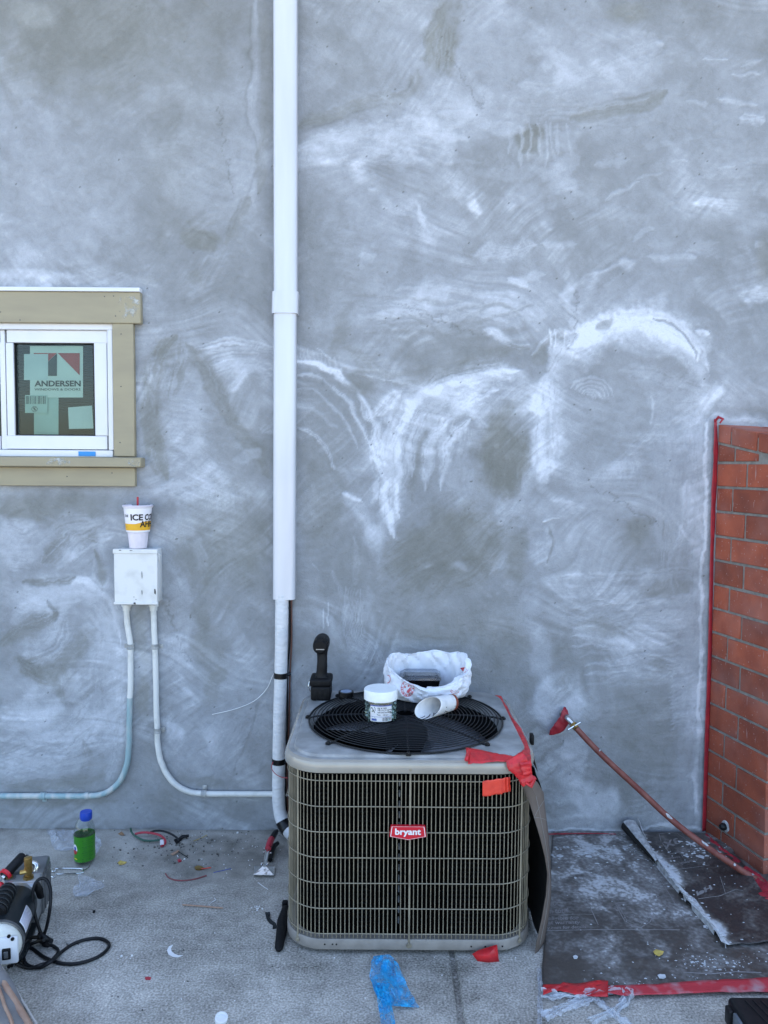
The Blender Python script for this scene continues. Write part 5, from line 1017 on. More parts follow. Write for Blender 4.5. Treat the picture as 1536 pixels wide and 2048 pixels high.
cr = MB(); cr.tube([flf(.5, v / 20) + Vector((0, -.0016, 0)) for v in range(4, 19)], .0008, 5); cr.tube([flf(u / 4, .30 + .04 * u / 4) + Vector((0, -.0016, 0)) for u in range(5)], .0007, 5); cr.tube([flf(u / 4, .30 - .05 * u / 4) + Vector((0, -.0016, 0)) for u in range(5)], .0007, 5); cr.build('crease_lines', M['crease'], dp)
bk2 = MB(); bk2.grid(lambda u, v: Vector((X0 + .004 + .014 * v, YF + .10 + .22 * u, .595 - .03 * v + .02 * (1 - v))), 6, 2); bk2.build('paper_top', M['felt'], dp, sol=.0012)

# ------------------------------------------------------------ things on top
ZG = .668
# impact driver
pb = G(643, 1394, .648); drv = thing('impact_driver', (pb.x, pb.y, .648), 'black cordless impact driver standing on its battery at the back corner', 'power drill')
u_ = (CP.y - pb.y) / -1538; uu = abs(u_) * 1.0
m_ = MB(); m_.box((pb.x, pb.y, .648 + 14 * uu), (40 * uu, .10, 28 * uu), bev=.008, seg=3); m_.box((pb.x - .001, pb.y + .004, .648 + 35 * uu), (44 * uu, .105, 16 * uu), bev=.009, seg=3)
for k in (-1, 0, 1): m_.box((pb.x + k * .02, pb.y - .05, .648 + 12 * uu), (.012, .004, .03), bev=.001)
bt_ = m_.build('battery', M['black_dusty'], drv)
m_ = MB(); m_.tube(smooth_path([(pb.x + .001, pb.y - .002, .648 + 38 * uu), (pb.x + .001, pb.y - .004, .648 + 50 * uu), (pb.x + .003, pb.y - .004, .648 + 70 * uu), (pb.x + .002, pb.y + .002, .648 + 88 * uu), (pb.x, pb.y + .004, .648 + 100 * uu)], 4), [.034, .030, .026, .024, .022, .021, .021, .021, .020, .020, .020, .020, .021, .022, .024, .026, .028][:17], 14, flat=1.0); m_.build('handle', M['black'], drv)
m_ = MB(); hc = Vector((pb.x, pb.y - .02, .648 + 111 * uu)); m_.lathe([(0, -.05), (.022, -.05), (.029, -.042), (.031, -.02), (.032, .03), (.029, .07), (.018, .09), (.013, .12), (0, .12)], hc, (0, 1, 0), 20); m_.box(hc + Vector((0, -.01, .026)), (.03, .07, .014), bev=.005); m_.box(hc + Vector((.022, -.01, .016)), (.02, .06, .012), Matrix.Rotation(.6, 3, 'Y'), .004); hd_ = m_.build('motor_housing', M['black_dusty'], drv)
m_ = MB(); m_.bb(hc.x - .016, hc.x + .016, hc.y - .052, hc.y - .05, hc.z - .010, hc.z - .007); m_.build('print_strip', M['alu'], hd_)
m_ = MB(); m_.box((pb.x, pb.y + .026, .648 + 88 * uu), (.016, .02, .03), bev=.004); m_.build('trigger', M['black_metal'], drv)
m_ = MB(); m_.tube(smooth_path([(pb.x - .044, pb.y, .67), (pb.x - .052, pb.y - .005, .69), (pb.x - .048, pb.y, .71), (pb.x - .042, pb.y, .715)], 4), .0015, 6); m_.build('belt_hook', M['chrome'], drv)
# tape roll
pr_ = G(691.5, 1396, ZG) + Vector((0, .026, 0)); tr = thing('tape_roll', (pr_.x, pr_.y, ZG), 'small roll of black electrical tape lying flat on the fan guard', 'tape roll')
m_ = MB(); m_.lathe([(.012, 0), (.029, 0), (.030, .001), (.030, .018), (.029, .019), (.012, .019)], (pr_.x, pr_.y, ZG), n=28, caps=False); m_.build('roll', M['black_tape'], tr)
m_ = MB(); m_.lathe([(.0, .0192), (.022, .0195), (.022, .0192)], (pr_.x, pr_.y, ZG), n=24); m_.build('core_label', mat('core_label', (.16, .22, .34), (.30, .36, .45), rough=.4, ns=60), tr)
# jar of screws
pj = G(761, 1447, ZG); rj = 33.5 / (1538 / (pj.y + CAM_D + .05)); pj = pj + Vector((0, rj, 0)); jr = thing('screw_jar', (pj.x, pj.y, ZG), 'clear plastic jar of screws with a white lid in front of the bag', 'jar')
uj = (pj.y + CAM_D) / 1538; hj = 62 * uj
m_ = MB(); m_.lathe([(0, .001), (rj * .88, .001), (rj * .97, .006), (rj * .97, hj * .60), (rj * .93, hj * .68)], (pj.x, pj.y, ZG), n=40, caps=False); m_.build('jar_body', M['pet'], jr)
m_ = MB(); m_.lathe([(rj * .96, hj * .66), (rj * 1.02, hj * .67), (rj * 1.02, hj * .97), (rj * .98, hj), (0, hj * 1.0)], (pj.x, pj.y, ZG), n=40, caps=False); m_.build('jar_lid', M['jar_lid'], jr)
m_ = MB(); rj_ = random.Random(8)
for k in range(420):
    a = rj_.uniform(0, 2 * pi); r = rj * (.90 if k < 330 else rj_.uniform(.1, .9)); z = ZG + rj_.uniform(.006, hj * .58); c = Vector((pj.x + r * cos(a), pj.y + r * sin(a), z)); d = Vector((rj_.uniform(-1, 1) * -sin(a), rj_.uniform(-1, 1) * cos(a), rj_.uniform(-1, 1))).normalized() * .007
    m_.cyl(c - d, c + d, .0016, n=4); m_.cyl(c + d, c + d * 1.2, .0036, n=6)
m_.lathe([(0, .004), (rj * .78, .004), (rj * .82, hj * .5), (0, hj * .52)], (pj.x, pj.y, ZG), n=16); o = m_.build('screws', M['steel_screw'], jr, smooth=False); o['kind'] = 'stuff'
pj0 = atan2(CP.y - pj.y, CP.x - pj.x)
def jmap(x, y, o_=.0008): r = rj * .975 + o_; a = pj0 + (x * uj) / r; return Vector((pj.x + r * cos(a), pj.y + r * sin(a), ZG + y * uj))
def jbox(mb, x0, x1, y0, y1, o_, n=10):
    for k in range(n): a, b = x0 + (x1 - x0) * k / n, x0 + (x1 - x0) * (k + 1) / n; mb.add([jmap(a, y0, o_), jmap(b, y0, o_), jmap(b, y1, o_), jmap(a, y1, o_)], [(0, 1, 2, 3)])
m_ = MB(); jbox(m_, -22, 24, 3, 36, .0006); lb_ = m_.build('jar_label', M['label'], jr); m_ = MB(); jbox(m_, -22, 24, 34, 36, .0009); jbox(m_, -19, -8, 4.5, 9, .0009, 4); jbox(m_, -22, 24, 12.6, 13.2, .0009); m_.build('label_stripe', M['label_blue'], lb_)
m_ = MB(); textfit(m_, '10 X 3/4', (-6, 12, 29, 32.2), lambda x, y: jmap(x, y, .0010), .03, 2); textfit(m_, 'High Hex Pan Screw', (-6, 22, 25, 28), lambda x, y: jmap(x, y, .0010), .015, 2); textfit(m_, 'Self Drill Zinc Metal', (-6, 22, 20.5, 23.6), lambda x, y: jmap(x, y, .0010), .015, 2); textfit(m_, 'Qty    100 pcs', (-6, 16, 15, 18), lambda x, y: jmap(x, y, .0010), .02, 2)
x = 4.0
while x < 22: w_ = rr_.choice((.5, .8, 1.2)); jbox(m_, x, x + w_, 4.2, 11.5, .0009, 1); x += w_ + rr_.choice((.6, .9, 1.3))
m_.tube([jmap(-17, 29, .001), jmap(-12, 21, .001)], .0011, 5); m_.tube([jmap(-10, 30, .001), jmap(-12, 27, .001), jmap(-10, 25, .001)], .0006, 5); m_.build('label_print', M['ink'], lb_, smooth=False)
# takeout bag: an open crumpled ring of film folded outwards
pbg = G(855, 1412, ZG) ; RB = 84 / (1538 / (CAM_D + pbg.y + .13)); cbg = Vector((pbg.x, pbg.y + .125, ZG)); kb = (CAM_D + cbg.y) / 1538
tb = thing('takeout_bag', cbg, 'crumpled white plastic takeout bag with red prints, open round a black food tray', 'plastic bag')
def bagf(u, v):
    a = 2 * pi * u - pi / 2; fr_ = .5 - .5 * sin(a) if False else (1 - sin(a)) / 2   # 1 at the front, 0 at the back
    right = max(0, cos(a)); left = max(0, -cos(a))
    zt = (.078 + .074 * (1 - fr_) ** .9 + .028 * right * (1 - abs(sin(a))) + .026 * left - .014 * max(0, cos(a - radians(-72))))
    rx = RB * (1.0 + .06 * right - .03 * left); ry = .125
    cyc = [(.74, .0), (.90, .08), (1.00, .30), (1.04, .58), (1.02, .82), (.985, .97), (.955, 1.0), (.925, .96), (.89, .70), (.84, .35), (.78, .05)]
    k = v * (len(cyc) - 1); i = min(int(k), len(cyc) - 2); t = k - i; rr1 = cyc[i][0] * (1 - t) + cyc[i + 1][0] * t; zz = cyc[i][1] * (1 - t) + cyc[i + 1][1] * t
    cr_ = abs(fb(u * 13 + v * 3, v * 2.6, 3)) * .18 + fb(u * 5, v * 2, 9) * .10 + abs(fb(u * 24 - v * 9, v * 4, 6)) * .07 - .05
    wr = 1 - cr_ * (1 if v > .05 else .3); z = zt * zz * (1 + .20 * fb(u * 7, 2.2, 5)) + .004 * fb(u * 16, v * 5, 8) * (v > .05)
    return cbg + Vector((cos(a) * rx * rr1 * wr, sin(a) * ry * rr1 * wr, max(.0, z)))
m_ = MB(); m_.grid(lambda u, v: bagf(u % 1.0, v), 150, 40, cu=True); bag_mb = m_; bv = [Vector(v) for v in m_.v]; bf = list(m_.f); m_.build('bag_film', M['bag'], tb, ang=16, sol=.0006)
bvh = BVHTree.FromPolygons(bv, bf)
def drape(px, py, fallback=None):
    d = ray(px, py).normalized(); h = bvh.ray_cast(CP, d)
    return h[0] - d * .0025 if h[0] is not None else None
def drape_poly(mb, pts, cen):
    c = drape(*cen); P_ = [drape(*p) for p in pts]
    if c is None or any(p is None for p in P_): return
    mb.add([c] + P_, [(0, i + 1, (i + 1) % len(pts) + 1) for i in range(len(pts))])
def drape_ring(mb, cx, cy, rx, ry, w_, a0=0, a1=2 * pi, n=40):
    for k in range(n):
        a, b = a0 + (a1 - a0) * k / n, a0 + (a1 - a0) * (k + 1) / n; Q = [drape(cx + rx * cos(t) * s, cy + ry * sin(t) * s) for t, s in ((a, 1), (b, 1), (b, 1 - w_), (a, 1 - w_))]
        if all(q is not None for q in Q): mb.add(Q, [(0, 1, 2, 3)])
pm = MB(); ex_, ey_ = 815, 1377
drape_ring(pm, ex_, ey_, 13.5, 16.5, .06); drape_ring(pm, ex_, ey_ + 1, 9, 10.5, .07)
for k in range(11):
    a = -pi * .95 + k * pi * .19; drape_poly(pm, [(ex_ + cos(a + t) * r * .82, ey_ + sin(a + t) * r) for t, r in ((-.09, 15), (.09, 15), (.09, 12.2), (-.09, 12.2))], (ex_ + cos(a) * 11, ey_ + sin(a) * 13.6))
for k in range(8):
    a = .5 + k * .3; drape_poly(pm, [(ex_ + cos(a + t) * r * .82, ey_ + sin(a + t) * r) for t, r in ((-.07, 14.6), (.07, 14.6), (.07, 12.6), (-.07, 12.6))], (ex_ + cos(a) * 11, ey_ + sin(a) * 13.6))
drape_poly(pm, [(ex_ + 2, ey_ + 1), (ex_ + 6, ey_ - 3), (ex_ + 7, ey_ + 4), (ex_ + 3, ey_ + 9), (ex_ - 2, ey_ + 8), (ex_ - 1, ey_ + 4)], (ex_ + 3, ey_ + 4)); drape_poly(pm, [(ex_ - 5 + 1.8 * cos(a), ey_ - 3 + 2 * sin(a)) for a in (0, 1, 2, 3, 4, 5, 6)], (ex_ - 5, ey_ - 3)); drape_poly(pm, [(ex_ + 2 + 1.8 * cos(a), ey_ - 5 + 2 * sin(a)) for a in (0, 1, 2, 3, 4, 5, 6)], (ex_ + 2, ey_ - 5))
drape_ring(pm, 910, 1382, 9, 5, .14, .2, 3.3, 14); drape_ring(pm, 908, 1380, 5, 3, .2, .2, 3.3, 10); drape_ring(pm, 776, 1358, 5, 8, .16, -1.8, 1.8, 14); drape_poly(pm, [(920, 1336), (930, 1334), (936, 1342), (928, 1345)], (927, 1339)); drape_poly(pm, [(775, 1367), (783, 1371), (783, 1373), (775, 1369)], (779, 1370))
pm.build('bag_print', M['bag_red'], tb, smooth=False)
ct_ = cbg + Vector((-10 * kb, .02, .06)); ty = thing('food_tray', (ct_.x, ct_.y, ZG + .012), 'black takeout tray with clear domed lid inside the white bag', 'food container')
hw_, hd_2 = 40 * kb, .062
def rr3(hw, hd, z, r=.02, c=None): 
    c = c or ct_; out = []
    for q, (sx, sy) in enumerate(((1, 1), (-1, 1), (-1, -1), (1, -1))):
        for k in range(5): a = q * pi / 2 + pi / 2 * k / 4; out.append((c.x + sx * (hw - r) + r * cos(a), c.y + sy * (hd - r) + r * sin(a), z))
    return out
def loft3(mb, rings, cap0=True, cap1=True):
    n = len(rings[0]); b = len(mb.v); mb.add([p for r in rings for p in r], [(i * n + k, i * n + (k + 1) % n, (i + 1) * n + (k + 1) % n, (i + 1) * n + k) for i in range(len(rings) - 1) for k in range(n)] + ([tuple(range(n))] if cap0 else []) + ([tuple((len(rings) - 1) * n + k for k in range(n))] if cap1 else []))
z0 = ZG + .010; zc = ZG + .072
m_ = MB(); loft3(m_, [rr3(hw_ * .8, hd_2 * .8, z0), rr3(hw_ * .97, hd_2 * .97, zc - .004), rr3(hw_ * 1.02, hd_2 * 1.02, zc), rr3(hw_ * .9, hd_2 * .9, zc + .001), rr3(hw_ * .8, hd_2 * .8, zc - .012)]); m_.build('tray', M['food_black'], ty)
m_ = MB(); loft3(m_, [rr3(hw_ * 1.04, hd_2 * 1.04, zc + .002), rr3(hw_ * 1.03, hd_2 * 1.03, zc + .008), rr3(hw_ * .94, hd_2 * .94, zc + .010), rr3(hw_ * .88, hd_2 * .86, zc + .017), rr3(hw_ * .80, hd_2 * .76, zc + .018), rr3(hw_ * .76, hd_2 * .72, zc + .014)]); m_.build('clear_lid', M['tray_clear'], ty)
# paper carton lying on its side
pa = G(852, 1441, ZG); A0 = pa + Vector((0, .030, .034)); B0 = G(908, 1422, ZG) + Vector((0, .030, .024)); ax = (B0 - A0); Lc = ax.length; ax.normalize()
pc = thing('paper_carton', ((A0.x + B0.x) / 2, A0.y, ZG), 'small white paper cup with brown base lying on its side against the bag', 'paper cup')
side = Vector((0, 0, 1)).cross(ax).normalized(); upv = ax.cross(side).normalized(); ka = (CAM_D + pa.y) / 1538
def carton(u, v, r0=27 * ka, r1=15.5 * ka, ins=0.0):
    a = 2 * pi * u; cut = (.5 - .5 * cos(a + radians(55))) * .42   # slanted mouth
    t = cut + (1 - cut) * v; r = (r0 + (r1 - r0) * t) * (1 - .05 * (1 - t)) - ins; return A0 + ax * (Lc * (t * 1.12 - .14)) + (side * cos(a) * r * .92 + upv * sin(a) * r * (1.06 - .25 * (1 - t))) 
m_ = MB(); m_.grid(carton, 40, 12, cu=True); ctn = m_.build('carton_side', M['paper_cup'], pc, sol=.0008)
m_ = MB(); m_.grid(lambda u, v: carton(u, .90 + .12 * v, ins=-.0012), 40, 3, cu=True); m_.add([carton(k / 40, .985) for k in range(40)], [tuple(range(40))]); m_.build('carton_base', M['cup_brown'], pc)
m_ = MB()
for (u, v) in ((.50, .35), (.53, .85), (.58, .70), (.60, .45)):
    p = carton(u, v, ins=-.0012); m_.lathe([(.0022, 0), (0, .0008)], p, (p - A0 - ax * (p - A0).dot(ax)), 8)
for k in range(5): u = .56 + .012 * k; m_.tube([carton(u, .40 + .05 * k, ins=-.001), carton(u + .02, .43 + .05 * k, ins=-.001)], .0008, 4)
m_.build('carton_print', M['ink'], ctn)
# ------------------------------------------------------------ wall tap with hose
tw = D(1127, 1427, -.002); tapo = thing('wall_tap', tw, 'chrome and brass garden tap on the wall with a cross handle', 'tap')
p1 = D(1137, 1438, -.05); p2 = D(1147, 1450, -.075); p3 = D(1153, 1457, -.088)
m_ = MB(); m_.tube([tw, p1], [.011, .012], 12); m_.lathe([(.018, 0), (.018, .004), (.012, .006)], tw, (0, -1, 0), 14); m_.build('tap_pipe', M['alu'], tapo)
m_ = MB(); m_.tube([p1 - (p2 - p1) * .3, p1, p2], [.011, .015, .012], 12); m_.build('tap_body', M['chrome'], tapo)
dd_ = (p3 - p1).normalized(); m_ = MB(); m_.tube([p2 - dd_ * .004, p2 + dd_ * .004, p2 + dd_ * .006, p3], [.015, .016, .013, .0135], 8); m_.build('brass_fitting', M['brass'], tapo)
hv = (Vector((1, 0, .62))).normalized(); m_ = MB(); c = p2 + Vector((0, -.012, 0)); m_.cyl(c - hv * .026, c + hv * .026, .0042, n=8); m_.cyl(c, p2, .005, n=8)
for s in (-1, 1): m_.lathe([(0, -.006), (.0055, -.003), (.0055, .003), (0, .006)], c + hv * .027 * s, hv, 8)
m_.build('cross_handle', M['chrome'], tapo)
m_ = MB(); tape_strip(m_, [D(1130, 1414, -.012), D(1131, 1424, -.03), D(1128, 1440, -.034), D(1119, 1454, -.032), D(1108, 1464, -.026), D(1099, 1470, -.016)], [.008, .030, .046, .050, .040, .004], (.86, .1, -.5), 61, .006, nu=5)
tag(m_.build('tape_scrap', M['red_tape_dull'], sol=.0008), 'pointed red tape scrap hanging from the garden tap', 'tape')
hp = [p3, D(1180, 1486, -.12), D(1215, 1521, -.15), D(1280, 1581, -.19), D(1340, 1637, -.235), D(1400, 1684, -.30), D(1450, 1719, -.36)]
hp += [G(1497, 1750, .02), G(1540, 1771, .018), G(1600, 1790, .018), G(1800, 1830, .018)]
P = smooth_path(hp, 8); m_ = MB(); m_.tube(P, [.0122 + .0006 * fb(i * .6, 0, 3) for i in range(len(P))], 14); hs_ = m_.build('garden_hose', M['hose']); tag(hs_, 'dull reddish brown hose running from the garden tap down over the floor paper', 'hose')
m_ = MB(); rr_ = random.Random(12)
for (i0, i1, a0) in ((30.5, 32.5, 0.2), (40, 42.6, .4), (45, 46, 1.2), (50, 51, .3), (57, 58, .9), (12, 12.6, .6), (47.5, 48.0, 1.3)):
    n = 10; ctr = None; pts = []
    for k in range(n):
        t = 2 * pi * k / n; i = (i0 + i1) / 2 + (i1 - i0) / 2 * cos(t) * (.7 + .5 * rr_.random()); a = a0 + .45 * sin(t) * (.6 + .6 * rr_.random()); j = int(i); p = P[j].lerp(P[j + 1], i - j); d = (P[j + 1] - P[j]).normalized()
        sd_ = Vector((0, -1, .3)); sd_ = (sd_ - d * sd_.dot(d)).normalized(); o2 = d.cross(sd_); pts.append(p + (sd_ * cos(a) - o2 * sin(a)) * .0135)
    m_.add([sum(pts, Vector()) / n] + pts, [(0, k + 1, (k + 1) % n + 1) for k in range(n)])
hs2 = m_.build('plaster_splash', M['plaster_smear'], hs_)

# ------------------------------------------------------------ floor papers at the right
def paper_mat(name, dark):
    m = bpy.data.materials.new(name); m.use_nodes = True; nt = m.node_tree; N = nt.nodes; L = nt.links; b = N['Principled BSDF']; b.inputs['Roughness'].default_value = .5
    tc = N.new('ShaderNodeTexCoord'); at = N.new('ShaderNodeAttribute'); at.attribute_name = 'dust'
    n1 = N.new('ShaderNodeTexNoise'); n1.inputs['Scale'].default_value = 9; n1.inputs['Detail'].default_value = 8; n1.inputs['Distortion'].default_value = .8; L.new(tc.outputs['Object'], n1.inputs['Vector'])
    n2 = N.new('ShaderNodeTexNoise'); n2.inputs['Scale'].default_value = 70; n2.inputs['Detail'].default_value = 4; L.new(tc.outputs['Object'], n2.inputs['Vector'])
    def ma(op, a, bb, cl=False):
        n = N.new('ShaderNodeMath'); n.operation = op; n.use_clamp = cl
        for i, x in enumerate((a, bb)):
            if isinstance(x, float): n.inputs[i].default_value = x
            else: L.new(x, n.inputs[i])
        return n.outputs[0]
    f = ma('ADD', at.outputs['Fac'], ma('ADD', ma('MULTIPLY', ma('SUBTRACT', n1.outputs[0], .5), 1.7), ma('MULTIPLY', ma('SUBTRACT', n2.outputs[0], .5), .9)))
    r = N.new('ShaderNodeValToRGB'); L.new(f, r.inputs[0]); e = r.color_ramp.elements; e[0].position = .05; e[0].color = (*dark, 1); e[1].position = 1; e[1].color = (.52, .53, .54, 1)
    for p, c in ((.30, (.085, .075, .067)), (.52, (.150, .140, .130)), (.70, (.25, .243, .232)), (.82, (.42, .42, .41))): x = e.new(p); x.color = (*c, 1)
    L.new(r.outputs[0], b.inputs['Base Color']); rg = ma('ADD', ma('MULTIPLY', f, .4), .42, True); L.new(rg, b.inputs['Roughness'])
    bp = N.new('ShaderNodeBump'); bp.inputs['Strength'].default_value = .5; bp.inputs['Distance'].default_value = .003; L.new(f, bp.inputs['Height']); L.new(bp.outputs[0], b.inputs['Normal']); return m
M['floor_paper'] = paper_mat('floor_paper', (.060, .049, .041)); M['floor_paper2'] = paper_mat('floor_paper2', (.038, .032, .030))
def quadpx(c00, c10, c11, c01):
    def f(u, v): a = [c00[i] * (1 - u) * (1 - v) + c10[i] * u * (1 - v) + c11[i] * u * v + c01[i] * (1 - u) * v for i in (0, 1)]; return a
    return f
def dusty_sheet(name, label, mtl, corners, nu, nv, dustf, hf, org_z):
    q_ = quadpx(*corners); A_, B_, C_, D_ = [G(x, y) for x, y in corners]; mb = MB(); dust = []
    for j in range(nv + 1):
        for i in range(nu + 1):
            u, v = i / nu, j / nv; p = A_ * (1 - u) * (1 - v) + B_ * u * (1 - v) + C_ * u * v + D_ * (1 - u) * v; x, y = [float(t) for t in project_np(np.array(p.x), np.array(p.y), np.array(0.0))]; dx, dy, dz = hf(u, v, x, y); mb.v.append((p.x + dx, min(p.y + dy, -.004), dz)); dust.append(dustf(x, y, u, v))
    W = nu + 1; mb.f = [(j * W + i, j * W + i + 1, (j + 1) * W + i + 1, (j + 1) * W + i) for j in range(nv) for i in range(nu)]; mb.mi = [0] * len(mb.f)
    o = mb.build(name, M[mtl], sol=.0012); at = o.data.attributes.new('dust', 'FLOAT', 'POINT'); at.data.foreach_set('value', np.array(dust, np.float32)); return tag(o, label, 'floor paper')
def bl_(x, y, cx, cy, rx, ry): return math.exp(-((x - cx) / rx) ** 2 - ((y - cy) / ry) ** 2)
def d1(x, y, u, v):
    d = .26 + .40 * bl_(x, y, 1180, 1770, 150, 55) + .38 * bl_(x, y, 1180, 1700, 140, 30) + .34 * bl_(x, y, 1275, 1830, 60, 26) + .26 * bl_(x, y, 1390, 1850, 60, 40) + .16 * bl_(x, y, 1220, 1920, 70, 40) + .14 * bl_(x, y, 1440, 1930, 100, 26) - .14 * bl_(x, y, 1100, 1930, 90, 60) + .14 * bl_(x, y, 1300, 1780, 50, 60)
    return d + .3 * max(0, 1 - (y - 1664) / 26)
def h1(u, v, x, y): return (.004 * fb(v * 9, 1, 2) if u < .05 else 0), (.006 * fb(u * 14, 2, 3) if v < .05 else 0), .0045 + .004 * (fb(u * 3.2, v * 3.5, 4) + 1) * .5 + .010 * math.exp(-((x - 1285 - (y - 1928) * 2) / 30) ** 2 - ((y - 1928) / 6) ** 2)
p1c = [(1080, 1992), (1640, 1960), (1500, 1662), (1106, 1662)]
fp1 = dusty_sheet('floor_paper', 'large dusty dark floor protection paper spread between the air conditioner and the red taped edge', 'floor_paper', p1c, 96, 80, d1, h1, 0)
def d2(x, y, u, v):
    e = max(0, 1 - u / (.20 + .16 * fb(v * 7, 1.5, 4))); return .06 + .85 * min(1, e * 1.5) + .45 * bl_(x, y, 1400, 1700, 60, 30) + .28 * bl_(x, y, 1330, 1760, 40, 30) * (u < .3) + .16 * bl_(x, y, 1500, 1820, 40, 30) + .25 * max(0, u - .85) * 3
def h2(u, v, x, y):
    e = max(0, 1 - u / .10); c = max(0, (v - .5) / .5)
    return .010 * fb(v * 6, 4, 4) * (u < .3) + (.012 * e * e * c * 2), (.008 * fb(u * 8, 5, 6) if v < .1 else 0), .0105 + .0045 * (fb(u * 2.5, v * 4, 14) + 1) + e * (.012 + .055 * c ** 2) + .01 * max(0, u - .8) * 5 * (fb(v * 9, 1, 8) + 1) * .5
p2c = [(1447, 1901), (1590, 1888), (1440, 1672), (1262, 1672)]
fp2 = dusty_sheet('floor_paper', 'narrower dark floor paper lying on top with a curled white-edged left side', 'floor_paper2', p2c, 60, 90, d2, h2, 0)
# curl at its far left corner
m_ = MB()
def curl(u, v):   # v along depth, u round the roll
    A_ = G(1246, 1672, 0); B_ = G(1300, 1735, 0); p = A_.lerp(B_, v); a = pi * (1.35 * u - .35); r = .030 * (1 - .75 * v)
    return Vector((p.x + .026 + r * -cos(a) * 1.15 + .0, min(p.y, -.012) - .002, .0145 + r * (1 + sin(a)) * .95))
m_.grid(curl, 14, 12); m_.build('curled_corner', M['felt_dark'], fp2, sol=.0012)
m_ = MB(); m_.grid(lambda u, v: curl(.42 + .50 * u + .06 * fb(v * 8, 1), v) + Vector((0, -.0, .0018)), 8, 12); m_.build('plaster_crust', M['plaster_smear'], fp2)
def sheet_z(bv_, x, y, up=.0012):
    h = bv_.ray_cast(Vector((x, y, .5)), Vector((0, 0, -1))); return (h[0].z if h[0] is not None else .006) + up
def tree_of(o):
    l = o.location; return BVHTree.FromPolygons([v.co + l for v in o.data.vertices], [tuple(p.vertices) for p in o.data.polygons])
bt1, bt2 = tree_of(fp1), tree_of(fp2)
def on_paper(x, y, up=.0012): return max(sheet_z(bt1, x, y, up), sheet_z(bt2, x, y, up))
m_ = MB(); ew = smooth_path([(1262, 1674, 0), (1285, 1704, 0), (1312, 1738, 0), (1345, 1778, 0), (1385, 1826, 0), (1418, 1864, 0), (1446, 1899, 0)], 10); ne = len(ew) - 1
def edgef(u, v):
    k = v * ne; i = min(int(k), ne - 1); p = ew[i].lerp(ew[i + 1], k - i); wd = (14 - 3 * v + 10 * math.exp(-((v - .62) / .12) ** 2)) * (.8 + .5 * fb(v * 6, .5, 3) + .25 * fb(v * 17, 2.5, 6))
    g = G(p.x + 1.5 + wd * u, p.y + wd * u * .12 + 1); return Vector((g.x, g.y, sheet_z(bt2, g.x, g.y, .0016 - .001 * u)))
m_.grid(edgef, 5, 90); m_.build('plaster_crust', M['plaster_smear'], fp2)
rr_ = random.Random(31)
def chips(mb, n, fpos, s0, s1, hz=.002):
    for _ in range(n):
        px, py = fpos(); g = G(px, py); s = rr_.uniform(s0, s1) * (1 if rr_.random() < .85 else 1.8); k = rr_.randint(4, 7); a0 = rr_.uniform(0, 6.28); el = rr_.uniform(.45, 1)
        z = on_paper(g.x, g.y, .0012) if g.x > .62 else .001
        P_ = [Vector((g.x + s * cos(a0 + 2 * pi * j / k) * rr_.uniform(.6, 1.1), g.y + s * el * sin(a0 + 2 * pi * j / k) * rr_.uniform(.6, 1.1), z)) for j in range(k)]; c = Vector((g.x, g.y, z + hz * rr_.uniform(.5, 1.5)))
        mb.add([c] + P_, [(0, 1 + j, 1 + (j + 1) % k) for j in range(k)])
m_ = MB()
chips(m_, 90, lambda: (lambda t: (1262 + 180 * t + abs(rr_.gauss(0, 13)) + 2, 1680 + 216 * t + rr_.gauss(0, 5)))(rr_.random() ** 1.0), .002, .010, .0015)
chips(m_, 70, lambda: (min(1400, 1200 + rr_.gauss(0, 90)), 1690 + abs(rr_.gauss(0, 24))), .002, .010, .002)
chips(m_, 30, lambda: (1330 + rr_.gauss(0, 70), 1760 + rr_.gauss(0, 50)), .0015, .006, .0015)
chips(m_, 110, lambda: (1440 + rr_.gauss(0, 60), 1925 + rr_.gauss(0, 14)), .001, .0045, .0015)
chips(m_, 60, lambda: (1400 + rr_.gauss(0, 26), 1690 + abs(rr_.gauss(0, 22))), .002, .011, .003)
chips(m_, 60, lambda: (1300 + rr_.uniform(-200, 200), 1965 + rr_.gauss(0, 12)), .001, .004, .0015)
chips(m_, 70, lambda: (rr_.uniform(1100, 1530), rr_.uniform(1720, 1980)), .001, .004, .0015)
o = m_.build('plaster_crumbs', M['drop'], smooth=False); o['kind'] = 'stuff'; o['label'] = 'pale plaster crumbs and splashes scattered over the floor papers'
def text_on(mb, s, corners, bold=.02):   # lettering laid in a px quad on the papers
    A_, B_, C_, D_ = [G(x, y) for x, y in corners]
    def f(u, v):
        p = A_ * (1 - u) * (1 - v) + B_ * u * (1 - v) + C_ * u * v + D_ * (1 - u) * v; return Vector((p.x, p.y, on_paper(p.x, p.y, .0012)))
    textfit(mb, s, (0, 1, 0, 1), f, bold)
M['paper_ink'] = mat('paper_ink', (.25, .235, .225), (.17, .16, .155), rough=.7, ns=40, nd=5)
m_ = MB()
for s, c in (('VOC', [(1098, 1817), (1121, 1815), (1121, 1806), (1098, 1807)]), ('in total', [(1096, 1832), (1136, 1830), (1136, 1820), (1096, 1821)]), ('eligible for', [(1096, 1847), (1158, 1846), (1158, 1837), (1096, 1837)]),
             ('at warranty', [(1096, 1856), (1160, 1855), (1160, 1846.5), (1096, 1847)]), ('y.com for details', [(1094, 1866), (1172, 1863), (1172, 1855), (1094, 1857)])): text_on(m_, s, c)
def line_on(mb, pts, r=.0016, up=.0012):
    Q = []
    for i in range(len(pts) - 1):
        a, b = G(*pts[i]), G(*pts[i + 1])
        for k in range(8): p = a.lerp(b, k / 8); Q.append(Vector((p.x, p.y, on_paper(p.x, p.y, up))))
    mb.tube(Q, r, 4, flat=.4)
